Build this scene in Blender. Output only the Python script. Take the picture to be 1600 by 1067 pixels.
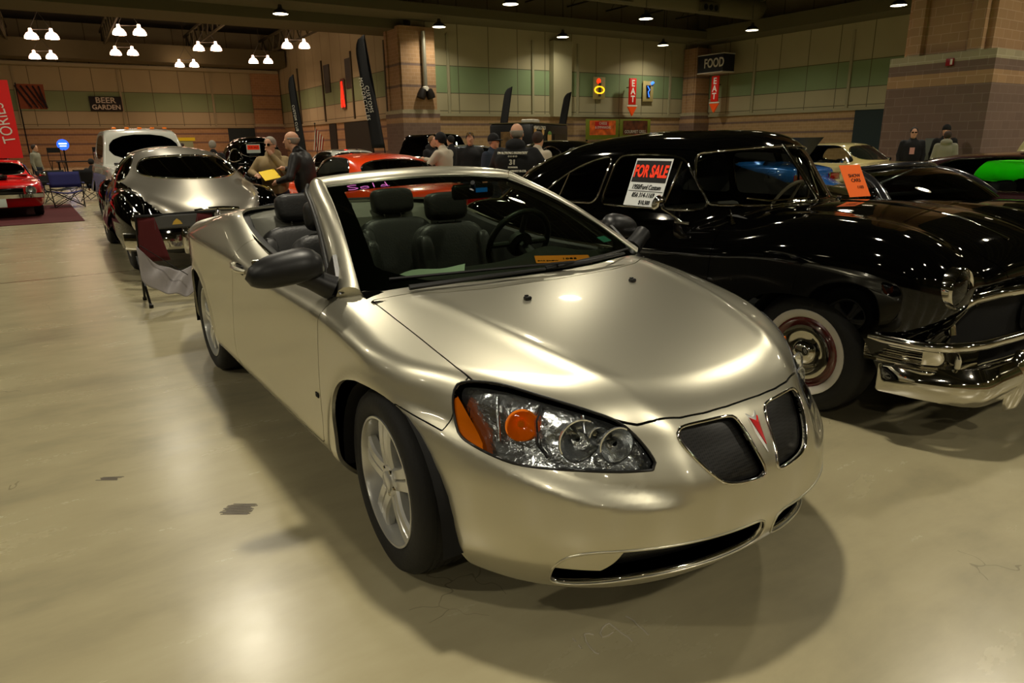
import bpy, math, random
import numpy as np
from mathutils import Vector, Matrix, Euler

for o in list(bpy.data.objects):
    bpy.data.objects.remove(o, do_unlink=True)
SC = bpy.context.scene
COL = SC.collection
PI = math.pi
random.seed(7)
RNG = np.random.default_rng(7)

# ------------------------------------------------------------------ camera
cam_d = bpy.data.cameras.new('camera')
cam_d.sensor_width = 36.0
cam_d.lens = 1063.3 / 1600 * 36.0
cam_d.clip_end = 400
cam = bpy.data.objects.new('camera', cam_d)
COL.objects.link(cam)
CAM_POS = Vector((2.0804, -1.7044, 1.5050))
_r = Vector((0.56999, 0.82152, -0.01469)); _u = Vector((-0.22386, 0.17248, 0.95924)); _f = Vector((-0.79056, 0.54347, -0.28222))
cam.matrix_world = Matrix(((_r.x, _u.x, -_f.x, CAM_POS.x), (_r.y, _u.y, -_f.y, CAM_POS.y), (_r.z, _u.z, -_f.z, CAM_POS.z), (0, 0, 0, 1)))
SC.camera = cam

# ------------------------------------------------------------------ view + world
SC.view_settings.view_transform = 'Standard'
SC.view_settings.look = 'None'
SC.view_settings.exposure = 0.0
SC.view_settings.gamma = 1.0
SC.view_settings.use_curve_mapping = False
SC.cycles.use_denoising = True
SC.cycles.max_bounces = 6
SC.cycles.diffuse_bounces = 3
SC.cycles.glossy_bounces = 4
SC.cycles.transmission_bounces = 6
SC.cycles.transparent_max_bounces = 12
SC.cycles.caustics_reflective = False
SC.cycles.caustics_refractive = False
SC.cycles.sample_clamp_indirect = 6.0
world = bpy.data.worlds.new('hall_air')
SC.world = world
world.use_nodes = True
world.node_tree.nodes['Background'].inputs[0].default_value = (0.75, 0.72, 0.5, 1)
world.node_tree.nodes['Background'].inputs[1].default_value = 0.01


# ------------------------------------------------------------------ materials
MATS = {}
def srgb(h):
    if isinstance(h, str):
        h = h.lstrip('#'); c = [int(h[i:i + 2], 16) / 255 for i in (0, 2, 4)]
    else:
        c = list(h)
    return tuple((v / 12.92 if v <= 0.04045 else ((v + 0.055) / 1.055) ** 2.4) for v in c) + (1.0,)
def mat(name, col, rough=0.5, metal=0.0, coat=0.0, emit=None, estr=0.0, trans=0.0, ior=1.45, spec=0.5, alpha=1.0, bump=None, noise=None, sheen=0.0, coat_rough=0.03):
    if name in MATS: return MATS[name]
    m = bpy.data.materials.new(name); m.use_nodes = True
    nt = m.node_tree; b = nt.nodes['Principled BSDF']
    c = srgb(col); b.inputs['Base Color'].default_value = c
    b.inputs['Roughness'].default_value = rough; b.inputs['Metallic'].default_value = metal
    b.inputs['Coat Weight'].default_value = coat; b.inputs['Coat Roughness'].default_value = coat_rough
    b.inputs['IOR'].default_value = ior; b.inputs['Transmission Weight'].default_value = trans
    b.inputs['Specular IOR Level'].default_value = spec; b.inputs['Alpha'].default_value = alpha
    if sheen: b.inputs['Sheen Weight'].default_value = sheen
    if emit:
        b.inputs['Emission Color'].default_value = srgb(emit); b.inputs['Emission Strength'].default_value = estr
    if noise:   # (scale, amount): mottled colour of the stuff itself
        tc = nt.nodes.new('ShaderNodeTexCoord'); n = nt.nodes.new('ShaderNodeTexNoise'); n.inputs['Scale'].default_value = noise[0]; n.inputs['Detail'].default_value = 5
        r = nt.nodes.new('ShaderNodeValToRGB')
        a = noise[1]
        r.color_ramp.elements[0].position = 0.3; r.color_ramp.elements[1].position = 0.7
        r.color_ramp.elements[0].color = tuple(v * (1 - a) for v in c[:3]) + (1,)
        r.color_ramp.elements[1].color = tuple(min(1, v * (1 + a)) for v in c[:3]) + (1,)
        nt.links.new(tc.outputs['Object'], n.inputs['Vector']); nt.links.new(n.outputs['Fac'], r.inputs['Fac']); nt.links.new(r.outputs['Color'], b.inputs['Base Color'])
    if bump:    # (scale, strength)
        tc = nt.nodes.new('ShaderNodeTexCoord'); n = nt.nodes.new('ShaderNodeTexNoise'); n.inputs['Scale'].default_value = bump[0]; n.inputs['Detail'].default_value = 4
        bp = nt.nodes.new('ShaderNodeBump'); bp.inputs['Strength'].default_value = bump[1]; bp.inputs['Distance'].default_value = 0.01
        nt.links.new(tc.outputs['Object'], n.inputs['Vector']); nt.links.new(n.outputs['Fac'], bp.inputs['Height']); nt.links.new(bp.outputs['Normal'], b.inputs['Normal'])
    MATS[name] = m
    return m
def glass(name, tint, rough=0.0, refl=1.0):
    """thin pane: tinted see-through film plus a clear reflection"""
    if name in MATS: return MATS[name]
    m = bpy.data.materials.new(name); m.use_nodes = True
    nt = m.node_tree; nt.nodes.clear()
    out = nt.nodes.new('ShaderNodeOutputMaterial'); mx = nt.nodes.new('ShaderNodeMixShader')
    tr = nt.nodes.new('ShaderNodeBsdfTransparent'); gl = nt.nodes.new('ShaderNodeBsdfGlossy'); fr = nt.nodes.new('ShaderNodeFresnel')
    tr.inputs['Color'].default_value = srgb(tint); gl.inputs['Roughness'].default_value = rough
    fr.inputs['IOR'].default_value = 1.45
    mt = nt.nodes.new('ShaderNodeMath'); mt.operation = 'MULTIPLY'; mt.inputs[1].default_value = refl
    nt.links.new(fr.outputs[0], mt.inputs[0]); nt.links.new(mt.outputs[0], mx.inputs[0])
    nt.links.new(tr.outputs[0], mx.inputs[1]); nt.links.new(gl.outputs[0], mx.inputs[2]); nt.links.new(mx.outputs[0], out.inputs['Surface'])
    MATS[name] = m
    return m

# ------------------------------------------------------------------ object helpers
def link(name, me, m=None, parent=None, loc=None):
    o = bpy.data.objects.new(name, me); COL.objects.link(o)
    if m is not None and me is not None and len(me.materials) == 0: me.materials.append(m)
    if parent is not None: o.parent = parent
    if loc is not None: o.location = loc
    return o
def thing(name, label, cat, loc=(0, 0, 0), rz=0.0, group=None):
    o = bpy.data.objects.new(name, None); COL.objects.link(o)
    o.location = loc; o.rotation_euler = (0, 0, rz); o['label'] = label; o['category'] = cat
    o.empty_display_size = 0.1
    if group: o['group'] = group
    return o
def tag(o, label, cat, group=None, kind=None):
    o['label'] = label; o['category'] = cat
    if group: o['group'] = group
    if kind: o['kind'] = kind
    return o
def structure(o):
    o['kind'] = 'structure'; return o
def lab(o, label):
    o['label'] = label; return o
def children(o):
    return [c for c in COL.objects if c.parent == o]
def copy_tree(o, parent=None):
    c = o.copy(); COL.objects.link(c)
    if parent is not None: c.parent = parent
    for ch in list(o.children): copy_tree(ch, c)
    return c

class MB:
    """collects boxes, tubes, lathes, prisms; build() links ONE mesh object"""
    def __init__(s): s.v = []; s.f = []; s.m = []; s.mats = []; s.cur = 0
    def use(s, m):
        if m not in s.mats: s.mats.append(m)
        s.cur = s.mats.index(m); return s
    def add(s, V, F, M=None):
        n = len(s.v)
        for p in V:
            p = Vector(p)
            if M is not None: p = M @ p
            s.v.append(tuple(p))
        for f in F: s.f.append(tuple(i + n for i in f)); s.m.append(s.cur)
        return s
    def box(s, c, d, M=None, rz=0.0, bev=0.0):
        cx, cy, cz = c; a, b, h = d[0] / 2, d[1] / 2, d[2] / 2
        R = Matrix.Translation(c) @ Matrix.Rotation(rz, 4, 'Z')
        if M is not None: R = M @ R
        if bev <= 0:
            V = [(x, y, z) for z in (-h, h) for x, y in ((-a, -b), (a, -b), (a, b), (-a, b))]
            F = [(3, 2, 1, 0), (4, 5, 6, 7), (0, 1, 5, 4), (1, 2, 6, 5), (2, 3, 7, 6), (3, 0, 4, 7)]
            return s.add(V, F, R)
        e = min(bev, a * .99, b * .99, h * .99)
        V = []; lv = [(-h, -e), (-h + e * .3, -e * .3), (-h + e, 0), (h - e, 0), (h - e * .3, -e * .3), (h, -e)]
        out = []
        for z, ins in lv:
            A, B = a + ins, b + ins
            q = max(e * .9, 1e-4)
            ring = []
            for sx, sy, a0 in ((1, 1, 0), (-1, 1, 90), (-1, -1, 180), (1, -1, 270)):
                for k in range(4):
                    t = math.radians(a0 + k * 30)
                    ring.append((sx * (A - q) + q * math.cos(t), sy * (B - q) + q * math.sin(t), z))
            out.append(ring)
        n = len(out[0]); V = [p for r in out for p in r]
        F = [tuple(reversed(range(n))), tuple((len(out) - 1) * n + i for i in range(n))]
        for j in range(len(out) - 1):
            for i in range(n): F.append((j * n + i, j * n + (i + 1) % n, (j + 1) * n + (i + 1) % n, (j + 1) * n + i))
        return s.add(V, F, R)
    def tube(s, pts, r, n=8, M=None, closed=False, caps=True):
        pts = [Vector(p) for p in pts]; N = len(pts)
        rs = [float(q) for q in r] if hasattr(r, '__len__') else [r] * N
        rings = []; up = None
        for i, p in enumerate(pts):
            if closed: t = (pts[(i + 1) % N] - pts[i - 1])
            else: t = pts[min(i + 1, N - 1)] - pts[max(i - 1, 0)]
            t = t.normalized() if t.length > 1e-9 else Vector((0, 0, 1))
            if up is None:
                up = Vector((0, 0, 1)) if abs(t.z) < .9 else Vector((1, 0, 0))
            a = t.cross(up)
            if a.length < 1e-6: a = t.orthogonal()
            a.normalize(); b = a.cross(t).normalized(); up = b
            rings.append([p + rs[i] * (a * math.cos(2 * PI * k / n) + b * math.sin(2 * PI * k / n)) for k in range(n)])
        V = [q for rg in rings for q in rg]; F = []
        for i in range(N if closed else N - 1):
            j = (i + 1) % N
            for k in range(n): F.append((i * n + k, i * n + (k + 1) % n, j * n + (k + 1) % n, j * n + k))
        if caps and not closed:
            F.append(tuple(range(n)));  F.append(tuple(reversed([(N - 1) * n + k for k in range(n)])))
        return s.add(V, F, M)
    def lathe(s, prof, n=32, M=None, cap=True):
        """prof: list of (r, z) about z axis"""
        V = []; F = []
        for r, z in prof:
            for k in range(n):
                t = 2 * PI * k / n; V.append((r * math.cos(t), r * math.sin(t), z))
        for i in range(len(prof) - 1):
            for k in range(n): F.append((i * n + k, i * n + (k + 1) % n, (i + 1) * n + (k + 1) % n, (i + 1) * n + k))
        if cap:
            if prof[0][0] > 1e-5: F.append(tuple(reversed(range(n))))
            if prof[-1][0] > 1e-5: F.append(tuple((len(prof) - 1) * n + k for k in range(n)))
        return s.add(V, F, M)
    def prism(s, poly, z0, z1, M=None):
        n = len(poly)
        V = [(p[0], p[1], z0) for p in poly] + [(p[0], p[1], z1) for p in poly]
        F = [tuple(reversed(range(n))), tuple(range(n, 2 * n))] + [(i, (i + 1) % n, n + (i + 1) % n, n + i) for i in range(n)]
        return s.add(V, F, M)
    def grid(s, P, closed_u=False, flip=False):
        """P[i][j] points"""
        a = len(P); b = len(P[0]); V = [p for r in P for p in r]; F = []
        for i in range(a if closed_u else a - 1):
            for j in range(b - 1):
                q = (i * b + j, ((i + 1) % a) * b + j, ((i + 1) % a) * b + j + 1, i * b + j + 1)
                F.append(tuple(reversed(q)) if flip else q)
        return s.add(V, F)
    def build(s, name, m=None, parent=None, smooth=35, loc=None, fix=True):
        me = bpy.data.meshes.new(name); me.from_pydata(s.v, [], s.f)
        for q in s.mats: me.materials.append(q)
        if s.mats: me.polygons.foreach_set('material_index', s.m)
        elif m is not None: me.materials.append(m)
        if fix:
            import bmesh
            bm = bmesh.new(); bm.from_mesh(me); bmesh.ops.remove_doubles(bm, verts=bm.verts, dist=1e-5)
            bmesh.ops.recalc_face_normals(bm, faces=bm.faces); bm.to_mesh(me); bm.free()
        if smooth:
            me.polygons.foreach_set('use_smooth', [True] * len(me.polygons)); me.set_sharp_from_angle(angle=math.radians(smooth))
        me.update()
        return link(name, me, None, parent, loc)

def AX(axis):   # matrix turning local z onto an axis
    if axis == 'x': return Matrix.Rotation(PI / 2, 4, 'Y')
    if axis == 'y': return Matrix.Rotation(-PI / 2, 4, 'X')
    if axis == '-y': return Matrix.Rotation(PI / 2, 4, 'X')
    return Matrix.Identity(4)
def TR(x, y, z): return Matrix.Translation((x, y, z))

def text_mesh(body, size, depth=0.002, sx=1.0, align='CENTER', shear=0.0, space=1.0, bold=0.0):
    c = bpy.data.curves.new('t', 'FONT'); c.body = body; c.size = size; c.extrude = depth; c.align_x = align; c.align_y = 'CENTER'
    c.shear = shear; c.space_character = space; c.offset = bold; c.resolution_u = 3
    o = bpy.data.objects.new('t', c); COL.objects.link(o)
    bpy.context.view_layer.update()
    me = bpy.data.meshes.new_from_object(o.evaluated_get(bpy.context.evaluated_depsgraph_get()))
    bpy.data.objects.remove(o); bpy.data.curves.remove(c)
    for v in me.vertices: v.co.x *= sx
    me.materials.clear()
    return me
def letters(name, body, size, m, parent, M, **k):
    me = text_mesh(body, size, **k); me.transform(M); me.materials.append(m)
    return link(name, me, None, parent)
def facing(pos, right, up):
    r = Vector(right).normalized(); u = Vector(up).normalized(); n = r.cross(u).normalized(); u = n.cross(r)
    return Matrix(((r.x, u.x, n.x, pos[0]), (r.y, u.y, n.y, pos[1]), (r.z, u.z, n.z, pos[2]), (0, 0, 0, 1)))

# ------------------------------------------------------------------ smooth tables
def sm(t, a, b):
    x = np.clip((t - a) / (b - a), 0, 1); return x * x * (3 - 2 * x)
class Sp:
    """smooth curve through a table (pchip then a short gaussian), linear beyond the ends"""
    def __init__(s, pts, sig=0.0, n=1500):
        x = np.array([p[0] for p in pts], float); y = np.array([p[1] for p in pts], float)
        o = np.argsort(x); x = x[o]; y = y[o]
        h = np.diff(x); d = np.diff(y) / h; m = np.zeros(len(x)); m[0] = d[0]; m[-1] = d[-1]
        for i in range(1, len(x) - 1):
            if d[i - 1] * d[i] > 0:
                w1 = 2 * h[i] + h[i - 1]; w2 = h[i] + 2 * h[i - 1]; m[i] = (w1 + w2) / (w1 / d[i - 1] + w2 / d[i])
        X = np.linspace(x[0], x[-1], n); i = np.clip(np.searchsorted(x, X, side='right') - 1, 0, len(h) - 1)
        t = (X - x[i]) / h[i]
        Y = (2 * t**3 - 3 * t**2 + 1) * y[i] + (t**3 - 2 * t**2 + t) * h[i] * m[i] + (-2 * t**3 + 3 * t**2) * y[i + 1] + (t**3 - t**2) * h[i] * m[i + 1]
        dx = X[1] - X[0]
        sig = sig or 0.35 * float(np.median(h))
        k = int(3 * sig / dx) + 1; g = np.exp(-0.5 * (np.arange(-k, k + 1) * dx / sig) ** 2); g /= g.sum()
        ex = np.concatenate([Y[0] - m[0] * dx * np.arange(k, 0, -1), Y, Y[-1] + m[-1] * dx * np.arange(1, k + 1)])
        Y = np.convolve(ex, g, 'valid')
        s.X = X; s.Y = Y; s.m0 = m[0]; s.m1 = m[-1]
    def __call__(s, x):
        y = np.interp(x, s.X, s.Y)
        return y + np.where(x < s.X[0], (x - s.X[0]) * s.m0, 0) + np.where(x > s.X[-1], (x - s.X[-1]) * s.m1, 0)
def smax(a, b, k):
    h = np.clip(.5 + .5 * (a - b) / k, 0, 1); return a * h + b * (1 - h) + k * h * (1 - h)
def smin(a, b, k): return -smax(-a, -b, k)

# ------------------------------------------------------------------ surface nets
def snet(F, lo, hi, h, newton=3):
    lo = np.array(lo, float); hi = np.array(hi, float)
    n = np.ceil((hi - lo) / h).astype(int) + 1
    ax = [lo[i] + h * np.arange(n[i]) for i in range(3)]
    G = np.empty(n, np.float32)
    for i in range(n[0]):
        X, Y, Z = np.meshgrid(ax[0][i:i + 1], ax[1], ax[2], indexing='ij'); G[i] = F(X, Y, Z)[0]
    S = G < 0
    acc = np.zeros((n[0] - 1, n[1] - 1, n[2] - 1, 3)); cnt = np.zeros((n[0] - 1, n[1] - 1, n[2] - 1))
    edges = []
    for a in range(3):
        s0 = [slice(None)] * 3; s1 = [slice(None)] * 3; s0[a] = slice(0, -1); s1[a] = slice(1, None)
        A = G[tuple(s0)]; B = G[tuple(s1)]; idx = np.argwhere((A < 0) != (B < 0))
        va = A[tuple(idx.T)]; vb = B[tuple(idx.T)]; t = va / (va - vb)
        P = idx.astype(float); P[:, a] += t
        b, c = [(1, 2), (2, 0), (0, 1)][a]
        okb = (idx[:, b] > 0) & (idx[:, b] < n[b] - 1) & (idx[:, c] > 0) & (idx[:, c] < n[c] - 1)
        idx = idx[okb]; P = P[okb]; va = va[okb]
        cells = []
        for db, dc in ((-1, -1), (0, -1), (0, 0), (-1, 0)):
            ce = idx.copy(); ce[:, b] += db; ce[:, c] += dc; cells.append(ce)
            np.add.at(acc, tuple(ce.T), P); np.add.at(cnt, tuple(ce.T), 1)
        edges.append((cells, va < 0))
    act = cnt > 0; ids = -np.ones(act.shape, int); ids[act] = np.arange(act.sum())
    V = lo + h * (acc[act] / cnt[act][:, None])
    Q = []
    for cells, neg in edges:
        q = np.stack([ids[tuple(c.T)] for c in cells], 1)
        q[~neg] = q[~neg][:, ::-1]; Q.append(q)
    Q = np.concatenate(Q)
    for _ in range(newton):
        f = F(V[:, 0], V[:, 1], V[:, 2]); g = grad(F, V, h * .25); gg = (g * g).sum(1)
        st = (f / np.maximum(gg, .05))[:, None] * g
        L = np.linalg.norm(st, axis=1, keepdims=True); st *= np.minimum(1, h * .6 / np.maximum(L, 1e-9)); V = V - st
    return V, Q
def grad(F, V, e):
    g = np.empty_like(V)
    for i in range(3):
        a = V.copy(); b = V.copy(); a[:, i] += e; b[:, i] -= e
        g[:, i] = (F(a[:, 0], a[:, 1], a[:, 2]) - F(b[:, 0], b[:, 1], b[:, 2])) / (2 * e)
    return g
def normals(F, V, e=.004):
    g = grad(F, V, e); return g / np.maximum(np.linalg.norm(g, axis=1, keepdims=True), 1e-9)
class Skin:
    """triangle skin with normals that can be cut along any function of position"""
    def __init__(s, V, N, T): s.V = V; s.N = N; s.T = T
    def cut(s, f):
        """f: array per vertex or callable(V,N). returns (inside f<0, outside)"""
        if callable(f): f = f(s.V, s.N)
        f = np.where(np.abs(f) < 1e-5, 1e-5, f)
        T = s.T; neg = f < 0; k = neg[T].sum(1)
        ins = [T[k == 3]]; outs = [T[k == 0]]
        V = [s.V]; N = [s.N]; base = len(s.V); cache = {}
        mix = T[(k == 1) | (k == 2)]; newv = []; newn = []
        def ev(a, b):
            key = (a, b) if a < b else (b, a)
            r = cache.get(key)
            if r is None:
                t = f[a] / (f[a] - f[b]); newv.append(s.V[a] + t * (s.V[b] - s.V[a])); nn = s.N[a] + t * (s.N[b] - s.N[a]); newn.append(nn / (np.linalg.norm(nn) + 1e-9))
                r = base + len(newv) - 1; cache[key] = r
            return r
        ti = []; to = []
        for a, b, c in mix:
            kk = int(neg[a]) + int(neg[b]) + int(neg[c])
            lone = kk == 1
            if neg[b] == lone and neg[a] != lone and neg[c] != lone: a, b, c = b, c, a
            elif neg[c] == lone and neg[a] != lone and neg[b] != lone: a, b, c = c, a, b
            p = ev(a, b); r = ev(a, c)
            A = ti if lone else to; B = to if lone else ti
            A.append((a, p, r)); B.append((p, b, c)); B.append((p, c, r))
        if newv: V.append(np.array(newv)); N.append(np.array(newn))
        V = np.concatenate(V); N = np.concatenate(N)
        mk = lambda L, x: Skin(V, N, np.concatenate([np.array(q).reshape(-1, 3) for q in (L[0], x)]).astype(int)).pack()
        return mk(ins, ti), mk(outs, to)
    def pack(s):
        u, inv = np.unique(s.T, return_inverse=True)
        return Skin(s.V[u], s.N[u], inv.reshape(-1, 3)) if len(s.T) else Skin(np.zeros((0, 3)), np.zeros((0, 3)), np.zeros((0, 3), int))
    def offset(s, d): return Skin(s.V + s.N * d, s.N, s.T)
    def bounds(s):
        E = np.concatenate([s.T[:, [0, 1]], s.T[:, [1, 2]], s.T[:, [2, 0]]]); key = np.sort(E, 1)
        u, ix, c = np.unique(key, axis=0, return_index=True, return_counts=True)
        return E[ix[c == 1]]
    def build(s, name, m, parent=None, rim=0.0, back=0.0):
        V, N, T = s.V, s.N, s.T
        if len(T) == 0: return None
        if rim:
            E = s.bounds(); a, b = E[:, 0], E[:, 1]; n = len(V)
            Va, Vb = V[a], V[b]; d = Vb - Va; L = np.linalg.norm(d, axis=1, keepdims=True)
            rn = np.cross(d / np.maximum(L, 1e-9), N[a]); rn /= np.maximum(np.linalg.norm(rn, axis=1, keepdims=True), 1e-9)
            # average rim normals per vertex
            acc = np.zeros((n, 3)); np.add.at(acc, a, rn); np.add.at(acc, b, rn); acc /= np.maximum(np.linalg.norm(acc, axis=1, keepdims=True), 1e-9)
            u = np.unique(E); mp = -np.ones(n, int); mp[u] = np.arange(len(u)); k = len(u)
            Vt = V[u]; Vb_ = V[u] - N[u] * rim
            A = n + mp[a]; B = n + mp[b]; A2 = A + k; B2 = B + k
            T = np.concatenate([T, np.stack([B, A, A2], 1), np.stack([B, A2, B2], 1)])
            V = np.concatenate([V, Vt, Vb_]); N = np.concatenate([N, acc[u], acc[u]])
        me = bpy.data.meshes.new(name); me.vertices.add(len(V)); me.vertices.foreach_set('co', V.astype(np.float32).ravel())
        me.loops.add(len(T) * 3); me.loops.foreach_set('vertex_index', T.astype(np.int32).ravel())
        me.polygons.add(len(T)); me.polygons.foreach_set('loop_start', np.arange(0, len(T) * 3, 3, dtype=np.int32))
        me.update(calc_edges=True); me.validate()
        if len(me.vertices) == len(N):
            me.polygons.foreach_set('use_smooth', np.ones(len(me.polygons), bool))
            me.normals_split_custom_set_from_vertices([tuple(x) for x in N])
        me.update()
        return link(name, me, m, parent)
def skin(F, lo, hi, h, ne=.004):
    V, Q = snet(F, lo, hi, h); N = normals(F, V, ne)
    T = np.concatenate([Q[:, [0, 1, 2]], Q[:, [0, 2, 3]]])
    # orientation check
    c = np.cross(V[T[:, 1]] - V[T[:, 0]], V[T[:, 2]] - V[T[:, 0]])
    if (np.einsum('ij,ij->i', c, N[T[:, 0]]) < 0).mean() > .5: T = T[:, ::-1]
    return Skin(V, N, T)

# polygons ----------------------------------------------------------
def smooth_poly(P, it=3, closed=True, keep=()):
    """chaikin corner cutting"""
    P = [np.array(p, float) for p in P]
    for _ in range(it):
        Q = []
        n = len(P)
        for i in range(n if closed else n - 1):
            a, b = P[i], P[(i + 1) % n]; Q += [a * .75 + b * .25, a * .25 + b * .75]
        if not closed: Q = [P[0]] + Q + [P[-1]]
        P = Q
    return np.array(P)
def sdpoly(P, x, y):
    """signed distance to closed polygon (negative inside), near the polygon exact"""
    P = np.asarray(P, float); shp = x.shape; x = x.ravel(); y = y.ravel()
    pad = .12
    near = (x > P[:, 0].min() - pad) & (x < P[:, 0].max() + pad) & (y > P[:, 1].min() - pad) & (y < P[:, 1].max() + pad)
    out = np.full(x.shape, pad)
    X = x[near]; Y = y[near]
    d = np.full(X.shape, 1e9); ins = np.zeros(X.shape, bool)
    for i in range(len(P)):
        a = P[i]; b = P[(i + 1) % len(P)]; e = b - a; l = e @ e + 1e-12
        t = np.clip(((X - a[0]) * e[0] + (Y - a[1]) * e[1]) / l, 0, 1)
        d = np.minimum(d, (X - a[0] - t * e[0]) ** 2 + (Y - a[1] - t * e[1]) ** 2)
        c = (a[1] > Y) != (b[1] > Y)
        if c.any():
            xi = a[0] + (Y - a[1]) / (b[1] - a[1] + 1e-15) * e[0]; ins ^= c & (X < xi)
    out[near] = np.sqrt(d) * np.where(ins, -1, 1)
    return out.reshape(shp)
def sdline(P, x, y):
    """distance to an open polyline"""
    P = np.asarray(P, float); d = np.full(x.shape, 1e9)
    for i in range(len(P) - 1):
        a = P[i]; b = P[i + 1]; e = b - a; l = e @ e + 1e-12
        t = np.clip(((x - a[0]) * e[0] + (y - a[1]) * e[1]) / l, 0, 1)
        d = np.minimum(d, (x - a[0] - t * e[0]) ** 2 + (y - a[1] - t * e[1]) ** 2)
    return np.sqrt(d)
# shared materials
M_SIL = mat('champagne_silver_paint', (.80, .785, .71), rough=.34, metal=.9, coat=1.0, coat_rough=.03)
M_CHR = mat('chrome', (.82, .81, .78), rough=.06, metal=1.0)
M_CHD = mat('bright_reflector', (.92, .93, .94), rough=.16, metal=.9, bump=(22, .55))
M_BLK = mat('black_plastic', (.045, .045, .045), rough=.42)
M_BLKG = mat('black_gloss', (.02, .02, .02), rough=.08)
M_DARK = mat('dark_void', (.015, .015, .015), rough=.9)
M_RUB = mat('tyre_rubber', (.07, .07, .068), rough=.7, bump=(60, .15))
M_LEA = mat('black_leather', (.10, .10, .095), rough=.45, bump=(90, .15))
M_INT = mat('interior_grey', (.13, .13, .125), rough=.6)
M_ALU = mat('painted_alloy', (.80, .80, .78), rough=.28, metal=.55, coat=.5)
M_AMB = mat('amber_lens', (.98, .50, .04), rough=.15, coat=1.0, emit=(.95, .42, .03), estr=.10)
M_REDL = mat('red_lens', (.55, .03, .03), rough=.1, coat=1)
G_WIN = glass('windshield_glass', (.72, .78, .70), refl=1.0)
G_LENS = glass('clear_lens', (.96, .97, .97), refl=1.0)
M_ORP = mat('orange_paper', (.98, .55, .12), rough=.8)
M_WHP = mat('white_paper', (.80, .84, .80), rough=.8)
M_INK = mat('black_ink', (.05, .05, .05), rough=.8)
def mesh_grille_mat():
    m = mat('honeycomb_mesh', (.03, .03, .03), rough=.35)
    nt = m.node_tree; b = nt.nodes['Principled BSDF']; tc = nt.nodes.new('ShaderNodeTexCoord'); v = nt.nodes.new('ShaderNodeTexVoronoi')
    v.inputs['Scale'].default_value = 130; v.inputs['Randomness'].default_value = 0
    r = nt.nodes.new('ShaderNodeValToRGB'); r.color_ramp.elements[0].position = .35; r.color_ramp.elements[0].color = (.002, .002, .002, 1)
    r.color_ramp.elements[1].position = .5; r.color_ramp.elements[1].color = (.014, .014, .014, 1)
    nt.links.new(tc.outputs['Object'], v.inputs['Vector']); nt.links.new(v.outputs['Distance'], r.inputs['Fac']); nt.links.new(r.outputs['Color'], b.inputs['Base Color'])
    return m
M_MESH = mesh_grille_mat()

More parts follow.
